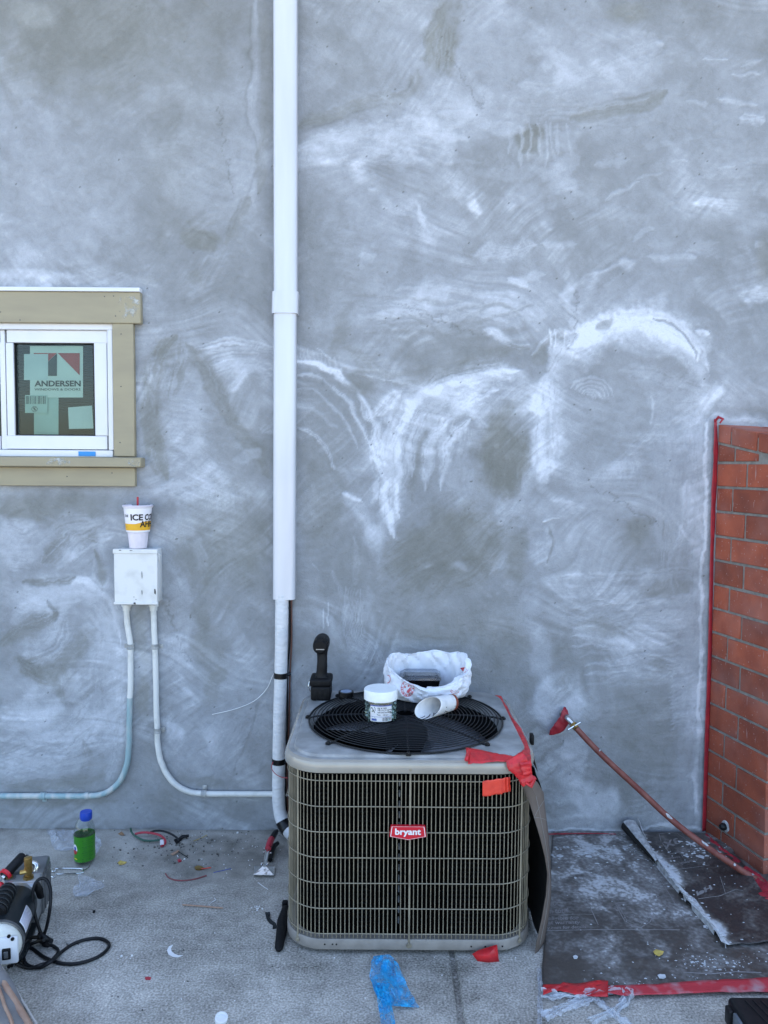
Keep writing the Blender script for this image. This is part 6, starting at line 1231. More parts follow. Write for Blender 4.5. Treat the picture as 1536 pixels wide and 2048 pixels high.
line_on(m_, [(1093, 1866), (1200, 1864), (1382, 1864)]); line_on(m_, [(1092, 1835), (1160, 1833), (1192, 1834)], .001); line_on(m_, [(1368, 1949), (1420, 1952), (1470, 1948), (1530, 1950)], .0024); line_on(m_, [(1172, 1801), (1200, 1862)]); line_on(m_, [(1092, 1811), (1180, 1806)], .001); line_on(m_, [(1322, 1765), (1382, 1863)], .001)
line_on(m_, [(1230, 1811), (1260, 1808), (1294, 1812), (1308, 1832), (1300, 1848), (1280, 1861), (1250, 1848), (1240, 1830), (1230, 1811)], .0014); line_on(m_, [(1236, 1814), (1262, 1812), (1289, 1815), (1301, 1832), (1280, 1856), (1254, 1846), (1245, 1830), (1236, 1814)], .0009)
m_.build('printed_lettering', M['paper_ink'], fp1, smooth=False)
m_ = MB(); text_on(m_, 'Hei', [(1425, 1787), (1394, 1800), (1391, 1790), (1421, 1778)], .05); text_on(m_, 'company of the', [(1396, 1730), (1336, 1745), (1333, 1738), (1392, 1724)]); text_on(m_, 'a 2-2-1 coverage', [(1387, 1720), (1332, 1730), (1329, 1724), (1383, 1714)]); text_on(m_, '3X', [(1362, 1694), (1330, 1706), (1324, 1692), (1354, 1684)], .03)
line_on(m_, [(1322, 1690), (1318, 1676), (1350, 1672), (1376, 1690), (1384, 1706), (1340, 1716), (1322, 1690)], .0013); line_on(m_, [(1340, 1748), (1380, 1744), (1425, 1738)], .0012); line_on(m_, [(1396, 1806), (1440, 1800), (1470, 1788), (1488, 1790)], .0014); line_on(m_, [(1440, 1762), (1446, 1780), (1452, 1800)], .001)
m_.build('printed_lettering', M['paper_ink'], fp2, smooth=False)
# red tape along the papers' front edge, and by the pier
def ground_tape(name, label, pts, wd, m, seed, z=.006, wob=.003, wdir=(0, 1, .0), nu=5):
    mb = MB(); Q = [G(x, y, z + (.004 * fb(x * .03, y * .02, seed) + .004)) for x, y in pts]; tape_strip(mb, Q, wd, wdir, seed, wob, nu=nu); return tag(mb.build(name, M[m], sol=.0008), label, 'tape')
ground_tape('edge_tape', 'dusty red tape strip along the front edge of the floor paper', [(1195, 1977), (1240, 1980), (1300, 1979), (1370, 1975), (1440, 1972), (1510, 1970), (1600, 1966), (1700, 1962)], [.03, .045, .045, .05, .055, .06, .06, .06], 'red_tape_dusty', 41, .009)
mb = MB()
def fold(u, v):
    x = 1086 + 130 * u; y0 = 1969 - 5 * (sin(u * 9) * .5 + .5) * (u > .3) - 4 * u; y1 = 1990 + (-9 * sin(u * 5.5) if u < .6 else -2) + 6 * u * (u > .3); return G(x, y0 + (y1 - y0) * v, .010 + .014 * abs(sin(u * 7 + v * 2)) * (.3 + v * .7) + .004 * fb(u * 9, v * 3, 1))
mb.grid(fold, 26, 6); tag(mb.build('tape_flap', M['red_tape'], sol=.0008), 'lifted wavy red tape end at the near left corner of the floor paper', 'tape')
ground_tape('corner_tape', 'crumpled red tape on the ground along the foot of the brick pier', [(1411, 1668), (1425, 1682), (1442, 1698), (1462, 1716), (1490, 1742), (1512, 1766), (1530, 1790), (1560, 1810)], [.012, .018, .022, .03, .05, .075, .10, .10], 'red_tape_dull', 43, .014, .012, (1, .25, .35), 8)
ground_tape('base_tape', 'thin scrap of dark red tape along the wall foot behind the floor paper', [(1093, 1668), (1130, 1667), (1200, 1667), (1232, 1668)], [.008, .012, .009, .004], 'red_tape_dull', 45, .008, .002)

# ------------------------------------------------------------ crumpled clear wrap, blue film, small films
def ribbon_film(mb, pts, wd, seed, amp=.012, zb=.004, nu=10, n=8):
    P_ = smooth_path([G(x, y) for x, y in pts], n); m = len(P_)
    def f(u, v):
        k = v * (m - 1); i = min(int(k), m - 2); p = P_[i].lerp(P_[i + 1], k - i); t = (P_[i + 1] - P_[i]).normalized(); s = Vector((-t.y, t.x, 0)); ww = wd * (.55 + .6 * abs(fb(v * m * .16, 1, seed)) + .25 * fb(v * m * .5, u * 2, seed))
        return p + s * (u - .5) * ww + Vector((0, 0, zb + amp * (abs(fb(u * 5.5, v * m * .10, seed + 3)) * 1.6 + .5 * abs(fb(u * 13, v * m * .3, seed + 5)))))
    mb.grid(f, nu * 2, (m - 1) * 2)
mb = MB(); ribbon_film(mb, [(1082, 1995), (1120, 1999), (1165, 1995), (1205, 1990), (1240, 1987), (1256, 1993), (1250, 2010), (1225, 2030), (1180, 2050)], .040, 1, .016)
ribbon_film(mb, [(1086, 2040), (1120, 2025), (1160, 2010), (1190, 2002)], .055, 2, .014); ribbon_film(mb, [(1190, 2000), (1210, 2020), (1235, 2040), (1262, 2060)], .04, 3, .014); ribbon_film(mb, [(1078, 1940), (1080, 1975), (1080, 2010), (1078, 2060)], .018, 4, .01)
tag(mb.build('clear_wrap', M['clear_wrap'], ang=25), 'tangle of crumpled clear plastic wrap by the near left corner of the floor paper', 'plastic wrap')
mb = MB()
def bf1(u, v):
    L_ = [(748, 1912), (741, 1930), (741, 1955), (752, 1985), (765, 2010), (762, 2060)]; R_ = [(780, 1908), (795, 1925), (806, 1950), (822, 1985), (838, 2016), (830, 2030)]
    k = v * 5; i = min(int(k), 4); t = k - i; x = (L_[i][0] * (1 - t) + L_[i + 1][0] * t) * (1 - u) + (R_[i][0] * (1 - t) + R_[i + 1][0] * t) * u; y = (L_[i][1] * (1 - t) + L_[i + 1][1] * t) * (1 - u) + (R_[i][1] * (1 - t) + R_[i + 1][1] * t) * u
    return G(x + 3 * fb(v * 9, u * 3, 1), y, .004 + .032 * abs(fb(u * 3 + v, v * 4, 2)) + .004 * abs(fb(u * 11, v * 13, 4)) + .012 * math.exp(-((v - .05) / .12) ** 2))
def clipf(f, cut): return lambda u, v: f(u if v < .55 else u * max(.40, 1 - (v - .80) * cut if v > .80 else 1), v)
mb.grid(lambda u, v: bf1(u, v * .80), 26, 34)
def bf2(u, v): x = 752 + 40 * v - (v - .5) * 6; xx = (750 + 14 * v) + u * (26 + 4 * v); return G(xx + 2 * fb(v * 8, 1), 1965 + 105 * v, .006 + .026 * abs(fb(u * 4, v * 5, 12)) + .006 * abs(fb(u * 9, v * 10, 14)))
mb.grid(bf2, 12, 26); tag(mb.build('blue_film', M['blue_film'], ang=25), 'crumpled translucent bright blue plastic bag on the concrete before the air conditioner', 'plastic bag')
def rag_film(name, label, pts, m, seed, amp=.012, n=7):
    mb = MB(); c = G(sum(p[0] for p in pts) / len(pts), sum(p[1] for p in pts) / len(pts)); ring = smooth_path([G(*p) for p in pts], 4, closed=True)
    mb.grid(lambda u, v: c.lerp(ring[int(round(u * len(ring))) % len(ring)], v * (1 + .05 * fb(u * 30, 1, seed))) + Vector((0, 0, .002 + amp * abs(fb(c.x * 9 + cos(2 * pi * u) * v * 2.2, sin(2 * pi * u) * v * 2.2 + 7, seed)) + .3 * amp * abs(fb(cos(2 * pi * u) * v * 7, sin(2 * pi * u) * v * 7, seed + 1)))), len(ring), 9, cu=True)
    return tag(mb.build(name, M[m], ang=25), label, 'plastic film')
rag_film('plastic_film', 'torn clear plastic film lying behind and around the green labelled bottle', [(94, 1664), (118, 1662), (150, 1666), (185, 1670), (203, 1688), (200, 1700), (186, 1712), (160, 1700), (128, 1704), (108, 1700), (102, 1680)], 'clear_film', 3, .022)
rag_film('plastic_film', 'clear plastic film scrap on the concrete in front of the bottle', [(158, 1750), (172, 1754), (190, 1762), (210, 1772), (196, 1782), (172, 1794), (150, 1796), (147, 1780), (158, 1772), (156, 1758)], 'clear_film', 5, .014)

# ------------------------------------------------------------ bottle
pb = G(163, 1734) + Vector((0, .034, 0)); ubt = (CAM_D + pb.y) / 1538 * 1.06; bo_ = thing('drink_bottle', (pb.x, pb.y, 0), 'clear drink bottle with green label and blue cap standing near the wall', 'bottle'); rb2 = 19.3 * ubt
tilt = Vector((.0, 0, 1)); Z = lambda py: (1731 - py) * ubt * 1.0
m_ = MB(); m_.lathe([(0, .004), (rb2 * .6, .0), (rb2 * .95, .006), (rb2, .02), (rb2 * .98, Z(1700)), (rb2, Z(1668)), (rb2 * .98, Z(1660)), (rb2 * .80, Z(1650)), (rb2 * .55, Z(1643)), (rb2 * .50, Z(1640))], (pb.x, pb.y, 0), tilt, 32, caps=False); m_.build('bottle_body', M['pet'], bo_)
m_ = MB(); m_.lathe([(0, .008), (rb2 * .9, .010), (rb2 * .94, .02), (rb2 * .92, Z(1673)), (0, Z(1673))], (pb.x, pb.y, 0), tilt, 28, caps=False); m_.build('drink', glass('drink', (.86, .90, .84), .02, .6), bo_)
m_ = MB(); m_.lathe([(rb2 * 1.015, Z(1721)), (rb2 * 1.0, Z(1700)), (rb2 * 1.02, Z(1672))], (pb.x, pb.y, 0), tilt, 40, caps=False); m_.build('bottle_label', M['green_label'], bo_)
m_ = MB(); m_.lathe([(rb2 * .50, Z(1645)), (rb2 * .60, Z(1642)), (rb2 * .60, Z(1634)), (rb2 * .56, Z(1629)), (0, Z(1628.5))], (pb.x + .002, pb.y, 0), Vector((.03, 0, 1)), 24); m_.build('bottle_cap', M['blue_cap'], bo_)
pb0 = atan2(CP.y - pb.y, CP.x - pb.x)
def bm_(x, y, o_=.0006): r = rb2 * 1.02 + o_; a = pb0 + x * ubt / r; return Vector((pb.x + r * cos(a), pb.y + r * sin(a), Z(y)))
def bellipse(mb, cx, cy, rx, ry, o_, a0=0, a1=2 * pi, n=16): mb.add([bm_(cx, cy, o_)] + [bm_(cx + rx * cos(a0 + (a1 - a0) * k / n), cy + ry * sin(a0 + (a1 - a0) * k / n), o_) for k in range(n + 1)], [(0, k + 1, k + 2) for k in range(n)])
m_ = MB(); bellipse(m_, -21, 1697, 6.5, 10, .0005); m_.build('emblem', M['white_print'], bo_); m_ = MB(); bellipse(m_, -21, 1697, 6.5, 10, .0008, .3, pi - .3); m_.build('emblem', M['logo_red'], bo_); m_ = MB(); bellipse(m_, -20.5, 1695, 3, 4, .0011); m_.build('emblem', M['blue_print'], bo_)
m_ = MB()
for k, y in enumerate(range(1678, 1720, 4)):
    y += .6 * (k % 2)
    for a, b in ((-5 + (k % 3), 5), (7, 16 - (k % 2) * 4)): m_.add([bm_(a, y, .0006), bm_(b, y - .3, .0006), bm_(b, y + (.9 if k % 3 else 1.6), .0006), bm_(a, y + (1.1 if k % 3 else 1.8), .0006)], [(0, 1, 2, 3)])
m_.build('label_print', M['green_dark'], bo_, smooth=False); m_ = MB(); m_.add([bm_(-23, 1714, .0007), bm_(-15, 1714.5, .0007), bm_(-15, 1716.5, .0007), bm_(-23, 1716, .0007)], [(0, 1, 2, 3)]); m_.build('label_stripe', M['yellow_print'], bo_, smooth=False)

# ------------------------------------------------------------ hand seamer
hs0 = G(528, 1744); sm = thing('hand_seamer', (hs0.x, hs0.y, 0), 'chrome sheet metal hand seamer with red and black handles beside the air conditioner', 'hand tool')
m_ = MB(); a, b, c, d = G(507, 1749, .012), G(547, 1750, .012), G(531, 1731, .030), G(527, 1731, .030); m_.prism([a, b, c, d], (0, .004, -.004)); m_.prism([G(507, 1750, .012), G(547, 1751, .012), G(547, 1752, .004), G(507, 1751, .004)], (0, .006, 0)); m_.build('upper_jaw', M['chrome_worn'], sm, smooth=False)
m_ = MB(); m_.prism([G(509, 1732, .012), G(549, 1733, .012), G(549, 1750, .006), G(508, 1749, .006)], (0, 0, -.004)); m_.build('lower_jaw', M['chrome'], sm, smooth=False)
m_ = MB(); m_.tube([G(529, 1733, .030), G(531, 1715, .034), G(534, 1702, .038), G(536, 1693, .042)], [.006, .0075, .007, .009], 8, flat=.6); m_.build('linkage', M['chrome'], sm)
m_ = MB()
for (x, y) in ((524, 1727), (535, 1727), (528, 1705), (541, 1706), (528.5, 1698), (539, 1698)): m_.lathe([(.0048, -.004), (.0052, 0), (.0048, .003), (0, .004)], G(x, y, .028), (0, -.3, 1), 8)
m_.build('rivets', M['chrome'], sm)
m_ = MB(); m_.tube([G(536, 1697, .044), G(539, 1688, .05), G(542, 1680, .054), G(545, 1675, .056)], [.0125, .0135, .0135, .011], 10); m_.build('handle', M['red_wire'], sm, label='red upper handle')
m_ = MB(); m_.tube([G(544, 1677, .056), G(549, 1668, .060), G(552, 1664, .061), G(554, 1661, .061)], [.0125, .0115, .0105, .006], 10); m_.build('handle_grip', M['rubber'], sm)
m_ = MB(); m_.tube([G(540, 1720, .012), G(543, 1705, .014), G(548, 1692, .016), G(556, 1686, .018)], [.009, .0105, .0105, .008], 10); m_.build('handle', M['rubber'], sm, label='black lower handle')
m_ = MB(); m_.tube([G(572, 1815, .012), G(566, 1840, .014), G(562, 1870, .014), G(558, 1895, .012), G(557, 1902, .008)], [.014, .020, .017, .014, .007], 12, flat=.7); m_.bb(G(569, 1815).x - .008, G(569, 1815).x + .012, G(569, 1815).y - .01, G(569, 1815).y + .01, .004, .024, .003)
tag(m_.build('foam_strip', M['black_dusty']), 'black foam tube offcut against the left foot of the air conditioner', 'foam tube')
def flat_scrap(name, label, cat, pts, m, th=.002, z=.001, up=None, group=None):
    mb = MB(); mb.prism([G(x, y, z + (up[i] if up else 0)) for i, (x, y) in enumerate(pts)], (0, 0, th)); return tag(mb.build(name, M[m], smooth=False), label, cat, group)
flat_scrap('rubber_scrap', 'black torn rubber scrap on the concrete left of the foam tube', 'scrap', [(530, 1826), (540, 1825), (541, 1831), (538, 1836), (545, 1843), (551, 1847), (555, 1857), (545, 1858), (546, 1851), (539, 1847), (533, 1838)], 'pump_dark', .003, .001, [.008, .010, .004, 0, 0, .002, 0, 0, 0, 0, .004])
cr_pts = [(346, 1890), (338, 1893), (334, 1901), (337, 1909), (346, 1914), (356, 1915), (366, 1911)] + [(357, 1911), (349, 1908), (343, 1903), (342, 1897)]
flat_scrap('paper_crescent', 'white crescent shaped scrap lying on the open concrete', 'scrap', cr_pts, 'white_print', .0012)
flat_scrap('leaf', 'small yellow leaf on the concrete right of the bottle', 'leaf', [(235, 1725), (241, 1721), (247, 1723), (254, 1724), (250, 1728), (243, 1730), (239, 1730)], 'leaf', .001, .002, [0, .004, .006, .003, 0, 0, .002])
mbl = [(1306, 1903), (1312, 1899), (1320, 1901), (1328, 1903), (1325, 1909), (1318, 1913), (1310, 1909)]; g = G(1318, 1905)
flat_scrap('leaf', 'curled yellow leaf lying on the dusty floor paper', 'leaf', mbl, 'leaf', .001, .010, [.004, .004, .006, .004, .002, .002, .003])
flat_scrap('leaf', 'brown withered leaf by the wall foot near the green wire', 'leaf', [(236, 1668), (243, 1663), (247, 1667), (249, 1671), (242, 1671)], 'leaf_brown', .001, .002, [.002, .01, .01, .002, 0])
flat_scrap('plaster_flake', 'oval grey plaster flake near the front of the floor paper', 'plaster flake', [(1315, 1951), (1320, 1949), (1330, 1950), (1332, 1955), (1328, 1958), (1319, 1957)], 'drop', .002, .009)
flat_scrap('plaster_flake', 'small round pale plaster flake at the left of the floor paper', 'plaster flake', [(1146, 1913), (1151, 1911), (1156, 1914), (1154, 1918), (1148, 1918)], 'drop', .002, .009)
def wire(name, label, pts, r, m, cat='wire', z=None, parent=None):
    mb = MB(); mb.tube(smooth_path([G(p[0], p[1], (p[2] if len(p) > 2 else .0) + r) for p in pts], 7), r, 6); o = mb.build(name, M[m], parent); return tag(o, label, cat) if parent is None else o
wire('cable_scrap', 'green cable offcut curving out from the wall foot', [(261, 1656, .03), (264, 1666, .01), (275, 1675, .008), (290, 1681, .006), (310, 1681, .006), (326, 1678, .006)], .0042, 'green_wire', 'cable')
wire('cable_scrap', 'bright red cable offcut arched over the green one', [(270, 1668, .010), (285, 1665, .014), (302, 1666, .016), (318, 1670, .014), (329, 1678, .014), (330, 1687, .006), (322, 1693, .002)], .0046, 'red_wire', 'cable')
wire('cable_scrap', 'black cable offcut behind the red one ending in a torn clip', [(296, 1667, .006), (308, 1662, .02), (325, 1662, .02), (342, 1668, .018), (354, 1676, .012), (358, 1682, .004), (352, 1686, .002)], .0042, 'rubber', 'cable')
wire('wire_scrap', 'dull red wire offcut bowed on the concrete', [(331, 1747), (337, 1755), (350, 1760), (368, 1761), (390, 1758), (413, 1751)], .0026, 'dullred_wire')
wire('copper_stick', 'thin straight copper rod on the open concrete', [(365, 1809.5, .002), (400, 1812, .003), (446, 1816, .002)], .0024, 'tan', 'rod')
wire('wire_scrap', 'short orange wire with a brass clip on the stained concrete', [(396, 1738, .002), (408, 1737, .004), (422, 1735, .002)], .0016, 'orange_tape')
wire('wire_scrap', 'thin blue wire scrap on the stained concrete', [(427, 1745), (445, 1741), (462, 1737)], .0013, 'label_blue')
wire('wire_scrap', 'thin yellow wire scrap on the stained concrete by the wall', [(387, 1682), (400, 1677), (414, 1670)], .0012, 'leaf')
wire('wire_scrap', 'thin white wire scrap below the hand seamer jaw', [(516, 1765), (524, 1771), (536, 1779)], .0011, 'white_wire')
wire('wire_scrap', 'bent pale wire scrap by the copper rod', [(418, 1810), (424, 1804), (431, 1800), (429, 1796)], .0011, 'white_wire')
flat_scrap('cable_clip', 'crushed black cable clip at the end of the black offcut', 'cable clip', [(348, 1681), (357, 1678), (364, 1672), (378, 1671), (378, 1674), (366, 1677), (360, 1683), (352, 1687)], 'rubber', .005, .002, [0, .004, .008, .012, .01, .004, 0, 0])
flat_scrap('cable_clip', 'brown plastic clip on the orange wire', 'cable clip', [(389, 1736), (396, 1733), (404, 1735), (408, 1738), (400, 1741), (391, 1740)], 'brass', .005, .001)
flat_scrap('wood_splinter', 'pale wood splinter among the cable scraps', 'splinter', [(341, 1709), (356, 1701), (359, 1703), (346, 1711)], 'tan', .003, .001)
wire('nail', 'dark nail beside the pale wood splinter', [(357, 1703, .004), (366, 1709, .003), (376, 1715, .001)], .0018, 'pump_dark', 'nail')
flat_scrap('tape_bit', 'small pink tape bit on the open concrete foreground', 'scrap', [(290, 1956), (296, 1955), (302, 1956), (301, 1960), (291, 1960)], 'red_wire', .003)
flat_scrap('tape_bit', 'small pink tape bit on the dark stained patch', 'scrap', [(355, 1721), (360, 1719), (363, 1723), (357, 1725)], 'red_wire', .004)
flat_scrap('white_tag', 'small white tag on the red cable offcut', 'tag', [(320, 1680), (327, 1679), (328, 1689), (320, 1690)], 'white_print', .001, .012)
mb = MB(); mb.lathe([(.0045, 0), (.0045, .007), (0, .007)], G(188, 1825), n=10); tag(mb.build('rubber_plug', M['rubber']), 'tiny black plug on the concrete right of the cord loop', 'plug')
wire('screw', 'small steel screw lying by the power cord', [(133, 1886, .001), (138, 1890, .001), (141, 1893, .001)], .0022, 'screw', 'screw')
m_ = MB(); rr_ = random.Random(77)
def crumbs(mb, n, fx_, fy_, s0, s1):
    for _ in range(n):
        px, py = fx_(), fy_()
        if 570 < px < 1075 and py < 1912: continue
        g = G(px, py); 
        if g.y > -.01: continue
        s = rr_.uniform(s0, s1); mb.box(g + Vector((0, 0, s * .3)), (s, s * rr_.uniform(.5, 1), s * .6), Matrix.Rotation(rr_.uniform(0, 3), 3, 'Z'))
crumbs(m_, 90, lambda: rr_.gauss(350, 50), lambda: rr_.gauss(1695, 16), .002, .008); crumbs(m_, 80, lambda: rr_.uniform(300, 560), lambda: rr_.gauss(1675, 10), .001, .005); crumbs(m_, 60, lambda: rr_.uniform(0, 560), lambda: rr_.uniform(1670, 2040), .001, .0045)
o = m_.build('grey_crumbs', M['chip'], smooth=False); o['kind'] = 'stuff'; o['label'] = 'dark grit and crumbs scattered on the concrete'
m_ = MB(); crumbs(m_, 60, lambda: rr_.uniform(330, 570), lambda: rr_.uniform(1665, 1760), .001, .004); crumbs(m_, 60, lambda: rr_.uniform(100, 1080), lambda: rr_.uniform(1760, 2040), .001, .0035); crumbs(m_, 10, lambda: rr_.gauss(515, 8), lambda: rr_.gauss(1817, 4), .003, .007)
for (x, y, s) in ((243, 1912, .006), (264, 1911, .005), (475, 1665, .007), (369, 1718, .006)): m_.box(G(x, y, s * .3), (s, s, s * .6))
o = m_.build('white_crumbs', M['white_print'], smooth=False); o['kind'] = 'stuff'; o['label'] = 'white specks and crumbs scattered on the concrete'
g = G(442, 2042); m_ = MB(); m_.lathe([(0, .001), (.017, .001), (.018, .004), (.018, .015), (.016, .016), (.015, .004), (0, .003)], g, (.15, -.25, 1), 20); tag(m_.build('bottle_top', M['white_print']), 'white round cap at the bottom edge of the picture', 'cap')
# wire hook
def hook(z): return [G(x, y, z) for x, y in ((60, 1737), (100, 1737), (104, 1742), (110, 1742), (114, 1737), (160, 1737), (166, 1741), (162, 1746), (120, 1748), (112, 1748), (109, 1754), (103, 1753), (100, 1748), (70, 1748))]
mb = MB(); mb.tube(smooth_path(hook(.006), 3), .0021, 6); mb.tube(smooth_path([G(166, 1741, .006), G(175, 1737, .006), G(180, 1731, .006)], 3), .0019, 6); tag(mb.build('wire_rack', M['chrome']), 'bent steel wire piece lying in front of the bottle', 'wire frame')

# ------------------------------------------------------------ vacuum pump
F = D(-4, 1893, -.985); B = D(48, 1800, -.66); B.z = F.z + .004; axp = (B - F).normalized(); RM_ = .068
pu = thing('vacuum_pump', (F.x, F.y + .15, 0), 'black and silver vacuum pump with brass fittings and red cap at the left edge', 'pump')
m_ = MB(); m_.lathe([(RM_ * .98, 0), (RM_ * 1.0, .01), (RM_, .20), (RM_ * .96, .215), (RM_ * .8, .225)], F + axp * .01, axp, 36); m_.build('motor_body', M['pump_dark'], pu)
m_ = MB(); m_.lathe([(0, -.026), (RM_ * .50, -.026), (RM_ * .54, -.022), (RM_ * .58, -.018), (RM_ * .82, -.014), (RM_ * .95, -.004), (RM_ * .97, .006), (RM_ * .99, .016)], F, axp, 40); bell = m_.build('end_bell', M['cream'], pu)
m_ = MB(); m_.lathe([(RM_ * 1.0, .008), (RM_ * 1.045, .009), (RM_ * 1.045, .022), (RM_ * 1.0, .023)], F, axp, 40, caps=False); m_.build('rim_ring', M['alu_dark'], pu)
pxv = Vector((0, 0, 1)).cross(axp).normalized() * -1; pxv = pxv if pxv.x > 0 else -pxv; pzv = Vector((0, 0, 1)); pzv = (pzv - axp * pzv.dot(axp)).normalized()
RB_ = Matrix((pxv, -axp, pzv)).transposed() if True else None
sw = F - axp * .022 + pxv * .036 - pzv * .004
m_ = MB(); m_.box(sw + pzv * .002, (.052, .014, .082), RB_, .006, 2); m_.build('switch_plate', M['vinyl'], bell)
m_ = MB(); m_.box(sw - axp * .008 - pzv * .004 - pxv * .006, (.024, .008, .034), RB_, .002); m_.build('power_switch', M['black'], bell); m_ = MB(); m_.box(sw - axp * .013 - pzv * .004 - pxv * .006, (.012, .005, .020), RB_, .001); m_.box(sw - axp * .016 - pzv * .009 - pxv * .006, (.008, .001, .006), RB_); m_.build('rocker', M['alu_dark'], bell)
m_ = MB()
for (a, b) in ((.012, .050), (.022, .040), (.018, -.042), (.010, -.044)): m_.lathe([(.0052, 0), (.0052, .004), (0, .005)], sw - axp * .006 + pxv * (a - .01) + pzv * b, -axp, 10)
m_.build('bolt_heads', M['black'], bell)
# flat label wrapped on the motor
def mm(a, t, o_=.0012): return F + axp * t + (pxv * cos(a) + pzv * sin(a)) * (RM_ + o_)
m_ = MB(); m_.grid(lambda u, v: mm(.10 + .62 * u, .040 + .092 * v), 8, 2); ml = m_.build('rating_label', M['label'], pu, sol=.0004)
m_ = MB()
for k in range(11):
    a = .14 + .052 * k; m_.add([mm(a, .045, .0018), mm(a + .018, .045, .0018), mm(a + .018, .124 - .01 * (k % 3), .0018), mm(a, .124 - .01 * (k % 3), .0018)], [(0, 1, 2, 3)])
m_.build('label_print', mat('label_print', (.42, .30, .38), (.30, .30, .42), rough=.6), ml, smooth=False)
# capacitor hump with ribs
m_ = MB(); ca = 1.75; c0 = F + axp * .05 + (pxv * cos(ca) + pzv * sin(ca)) * (RM_ + .008); c1 = F + axp * .19 + (pxv * cos(ca) + pzv * sin(ca)) * (RM_ + .006); m_.tube([c0, c0.lerp(c1, .05), c0.lerp(c1, .95), c1], [.020, .026, .026, .020], 18); m_.build('capacitor_cover', M['black'], pu)
m_ = MB(); [m_.lathe([(.0265, -.003), (.0285, -.002), (.0285, .002), (.0265, .003)], c0.lerp(c1, t), (c1 - c0), 18, caps=False) for t in (.12, .3, .48, .66, .84)]; m_.build('cover_ribs', M['pump_dark'], pu)
# pump head behind the motor
H0 = F + axp * .235; 
m_ = MB(); m_.box(H0 + axp * .03 - pzv * .010, (.130, .07, .140), RB_, .014, 3); m_.box(H0 + axp * .035 + pzv * .052 + pxv * .004, (.130, .06, .022), RB_, .010, 3); m_.lathe([(.066, -.014), (.068, 0)], H0, axp, 30); m_.build('pump_head', M['alu'], pu)
m_ = MB(); m_.box(H0 + axp * .115 - pzv * .010 + pxv * .012, (.120, .12, .150), RB_, .008, 2)
for k in range(5): m_.box(H0 + axp * (.075 + .020 * k) - pzv * .012 + pxv * .0735, (.006, .008, .12), RB_, .001)
m_.build('oil_tank', M['alu_dark'], pu)
m_ = MB(); m_.box(F + axp * .22 + Vector((.0, 0, 0)) - Vector((0, 0, F.z - .012)), (.11, .24, .012), Matrix.Rotation(atan2(-axp.x, axp.y), 3, 'Z'), .004); m_.box(F + axp * .10 - Vector((0, 0, F.z - .022)), (.10, .05, .022), Matrix.Rotation(atan2(-axp.x, axp.y), 3, 'Z'), .006); m_.build('base_plate', M['pump_dark'], pu)
# brass fittings
f1 = D(56, 1768, H0.y + .03); zt_ = (H0 + pzv * .062).z; f1 = Vector((f1.x, H0.y + .035, zt_)); m_ = MB(); m_.lathe([(.017, 0), (.017, .010), (.011, .011), (.011, .020), (.014, .022), (.014, .040), (.0115, .041), (.0115, .046), (.0135, .047), (.0135, .072), (.010, .074), (0, .074)], f1, n=8); m_.tube([f1 + Vector((0, -.006, .028)), f1 + Vector((-.022, -.012, .026))], .008, 8); m_.build('inlet_fitting', M['brass'], pu)
f2 = Vector((D(18, 1768, H0.y + .03).x, H0.y + .035, zt_)); m_ = MB(); m_.lathe([(.022, 0), (.020, .003)], f2, n=18); m_.build('fitting_seat', M['alu_dark'], pu); m_ = MB(); m_.lathe([(.012, 0), (.012, .010), (0, .012)], f2, n=6); m_.build('oil_cap', M['brass'], pu)
# carrying handle with grip, red cap
h0 = Vector((f1.x + .0, H0.y + .075, zt_ - .01)); zg = zt_ + .085
gA = D(4, 1757, H0.y + .02); gB = D(46, 1712, H0.y + .10)
m_ = MB(); m_.tube(smooth_path([h0, h0 + Vector((.004, .012, .03)), gB + Vector((.012, .0, -.018)), gB + Vector((.004, 0, 0)), gA], 6), .0085, 12); m_.build('handle_bar', M['chrome'], pu)
m_ = MB(); m_.tube([gA.lerp(gB, .10), gA.lerp(gB, .5), gA.lerp(gB, .97), gA.lerp(gB, 1.03)], [.0160, .0165, .0165, .012], 16); m_.build('grip', M['rubber'], pu)
dg = (gB - gA).normalized(); m_ = MB(); m_.lathe([(.0165, -.002), (.0215, 0), (.0215, .010), (.0165, .012)], gA.lerp(gB, .12), dg, 20, caps=False); c = gA + Vector((.006, -.03, -.012)); m_.lathe([(.011, -.004), (.016, -.002), (.016, .014), (.013, .015), (.0115, .002), (0, .002)], c, (-.1, -.9, .5), 20, caps=False); m_.box(c + Vector((-.026, .0, -.010)), (.040, .010, .018), Matrix.Rotation(-.5, 3, 'Y'), .0045, 2); m_.build('dust_cap', M['red_cap'], pu)
# power cord
def cordp(L_): return [G(x, y, z) for x, y, z in L_]
cord = MB()
cord.tube(smooth_path(cordp([(40, 1898, .03), (60, 1895, .006), (90, 1915, .006), (125, 1927, .006), (160, 1926, .006), (195, 1914, .006), (215, 1898, .006), (217, 1886, .006), (200, 1877, .006), (172, 1879, .006), (146, 1888, .006), (124, 1903, .006), (104, 1922, .018), (78, 1935, .006), (52, 1928, .006), (46, 1905, .012), (48, 1888, .02), (62, 1876, .03), (80, 1874, .04)]), 7), .0053, 9)
cord.tube(smooth_path(cordp([(88, 1880, .04), (72, 1884, .02), (54, 1893, .008), (40, 1908, .006), (40, 1920, .006)]), 6), .0053, 9)
cord.tube(smooth_path(cordp([(94, 1888, .03), (106, 1892, .01), (116, 1900, .006), (113, 1910, .006), (98, 1924, .006), (80, 1930, .014), (60, 1936, .006), (36, 1928, .006), (30, 1912, .006)]), 6), .0053, 9)
YC = -.80
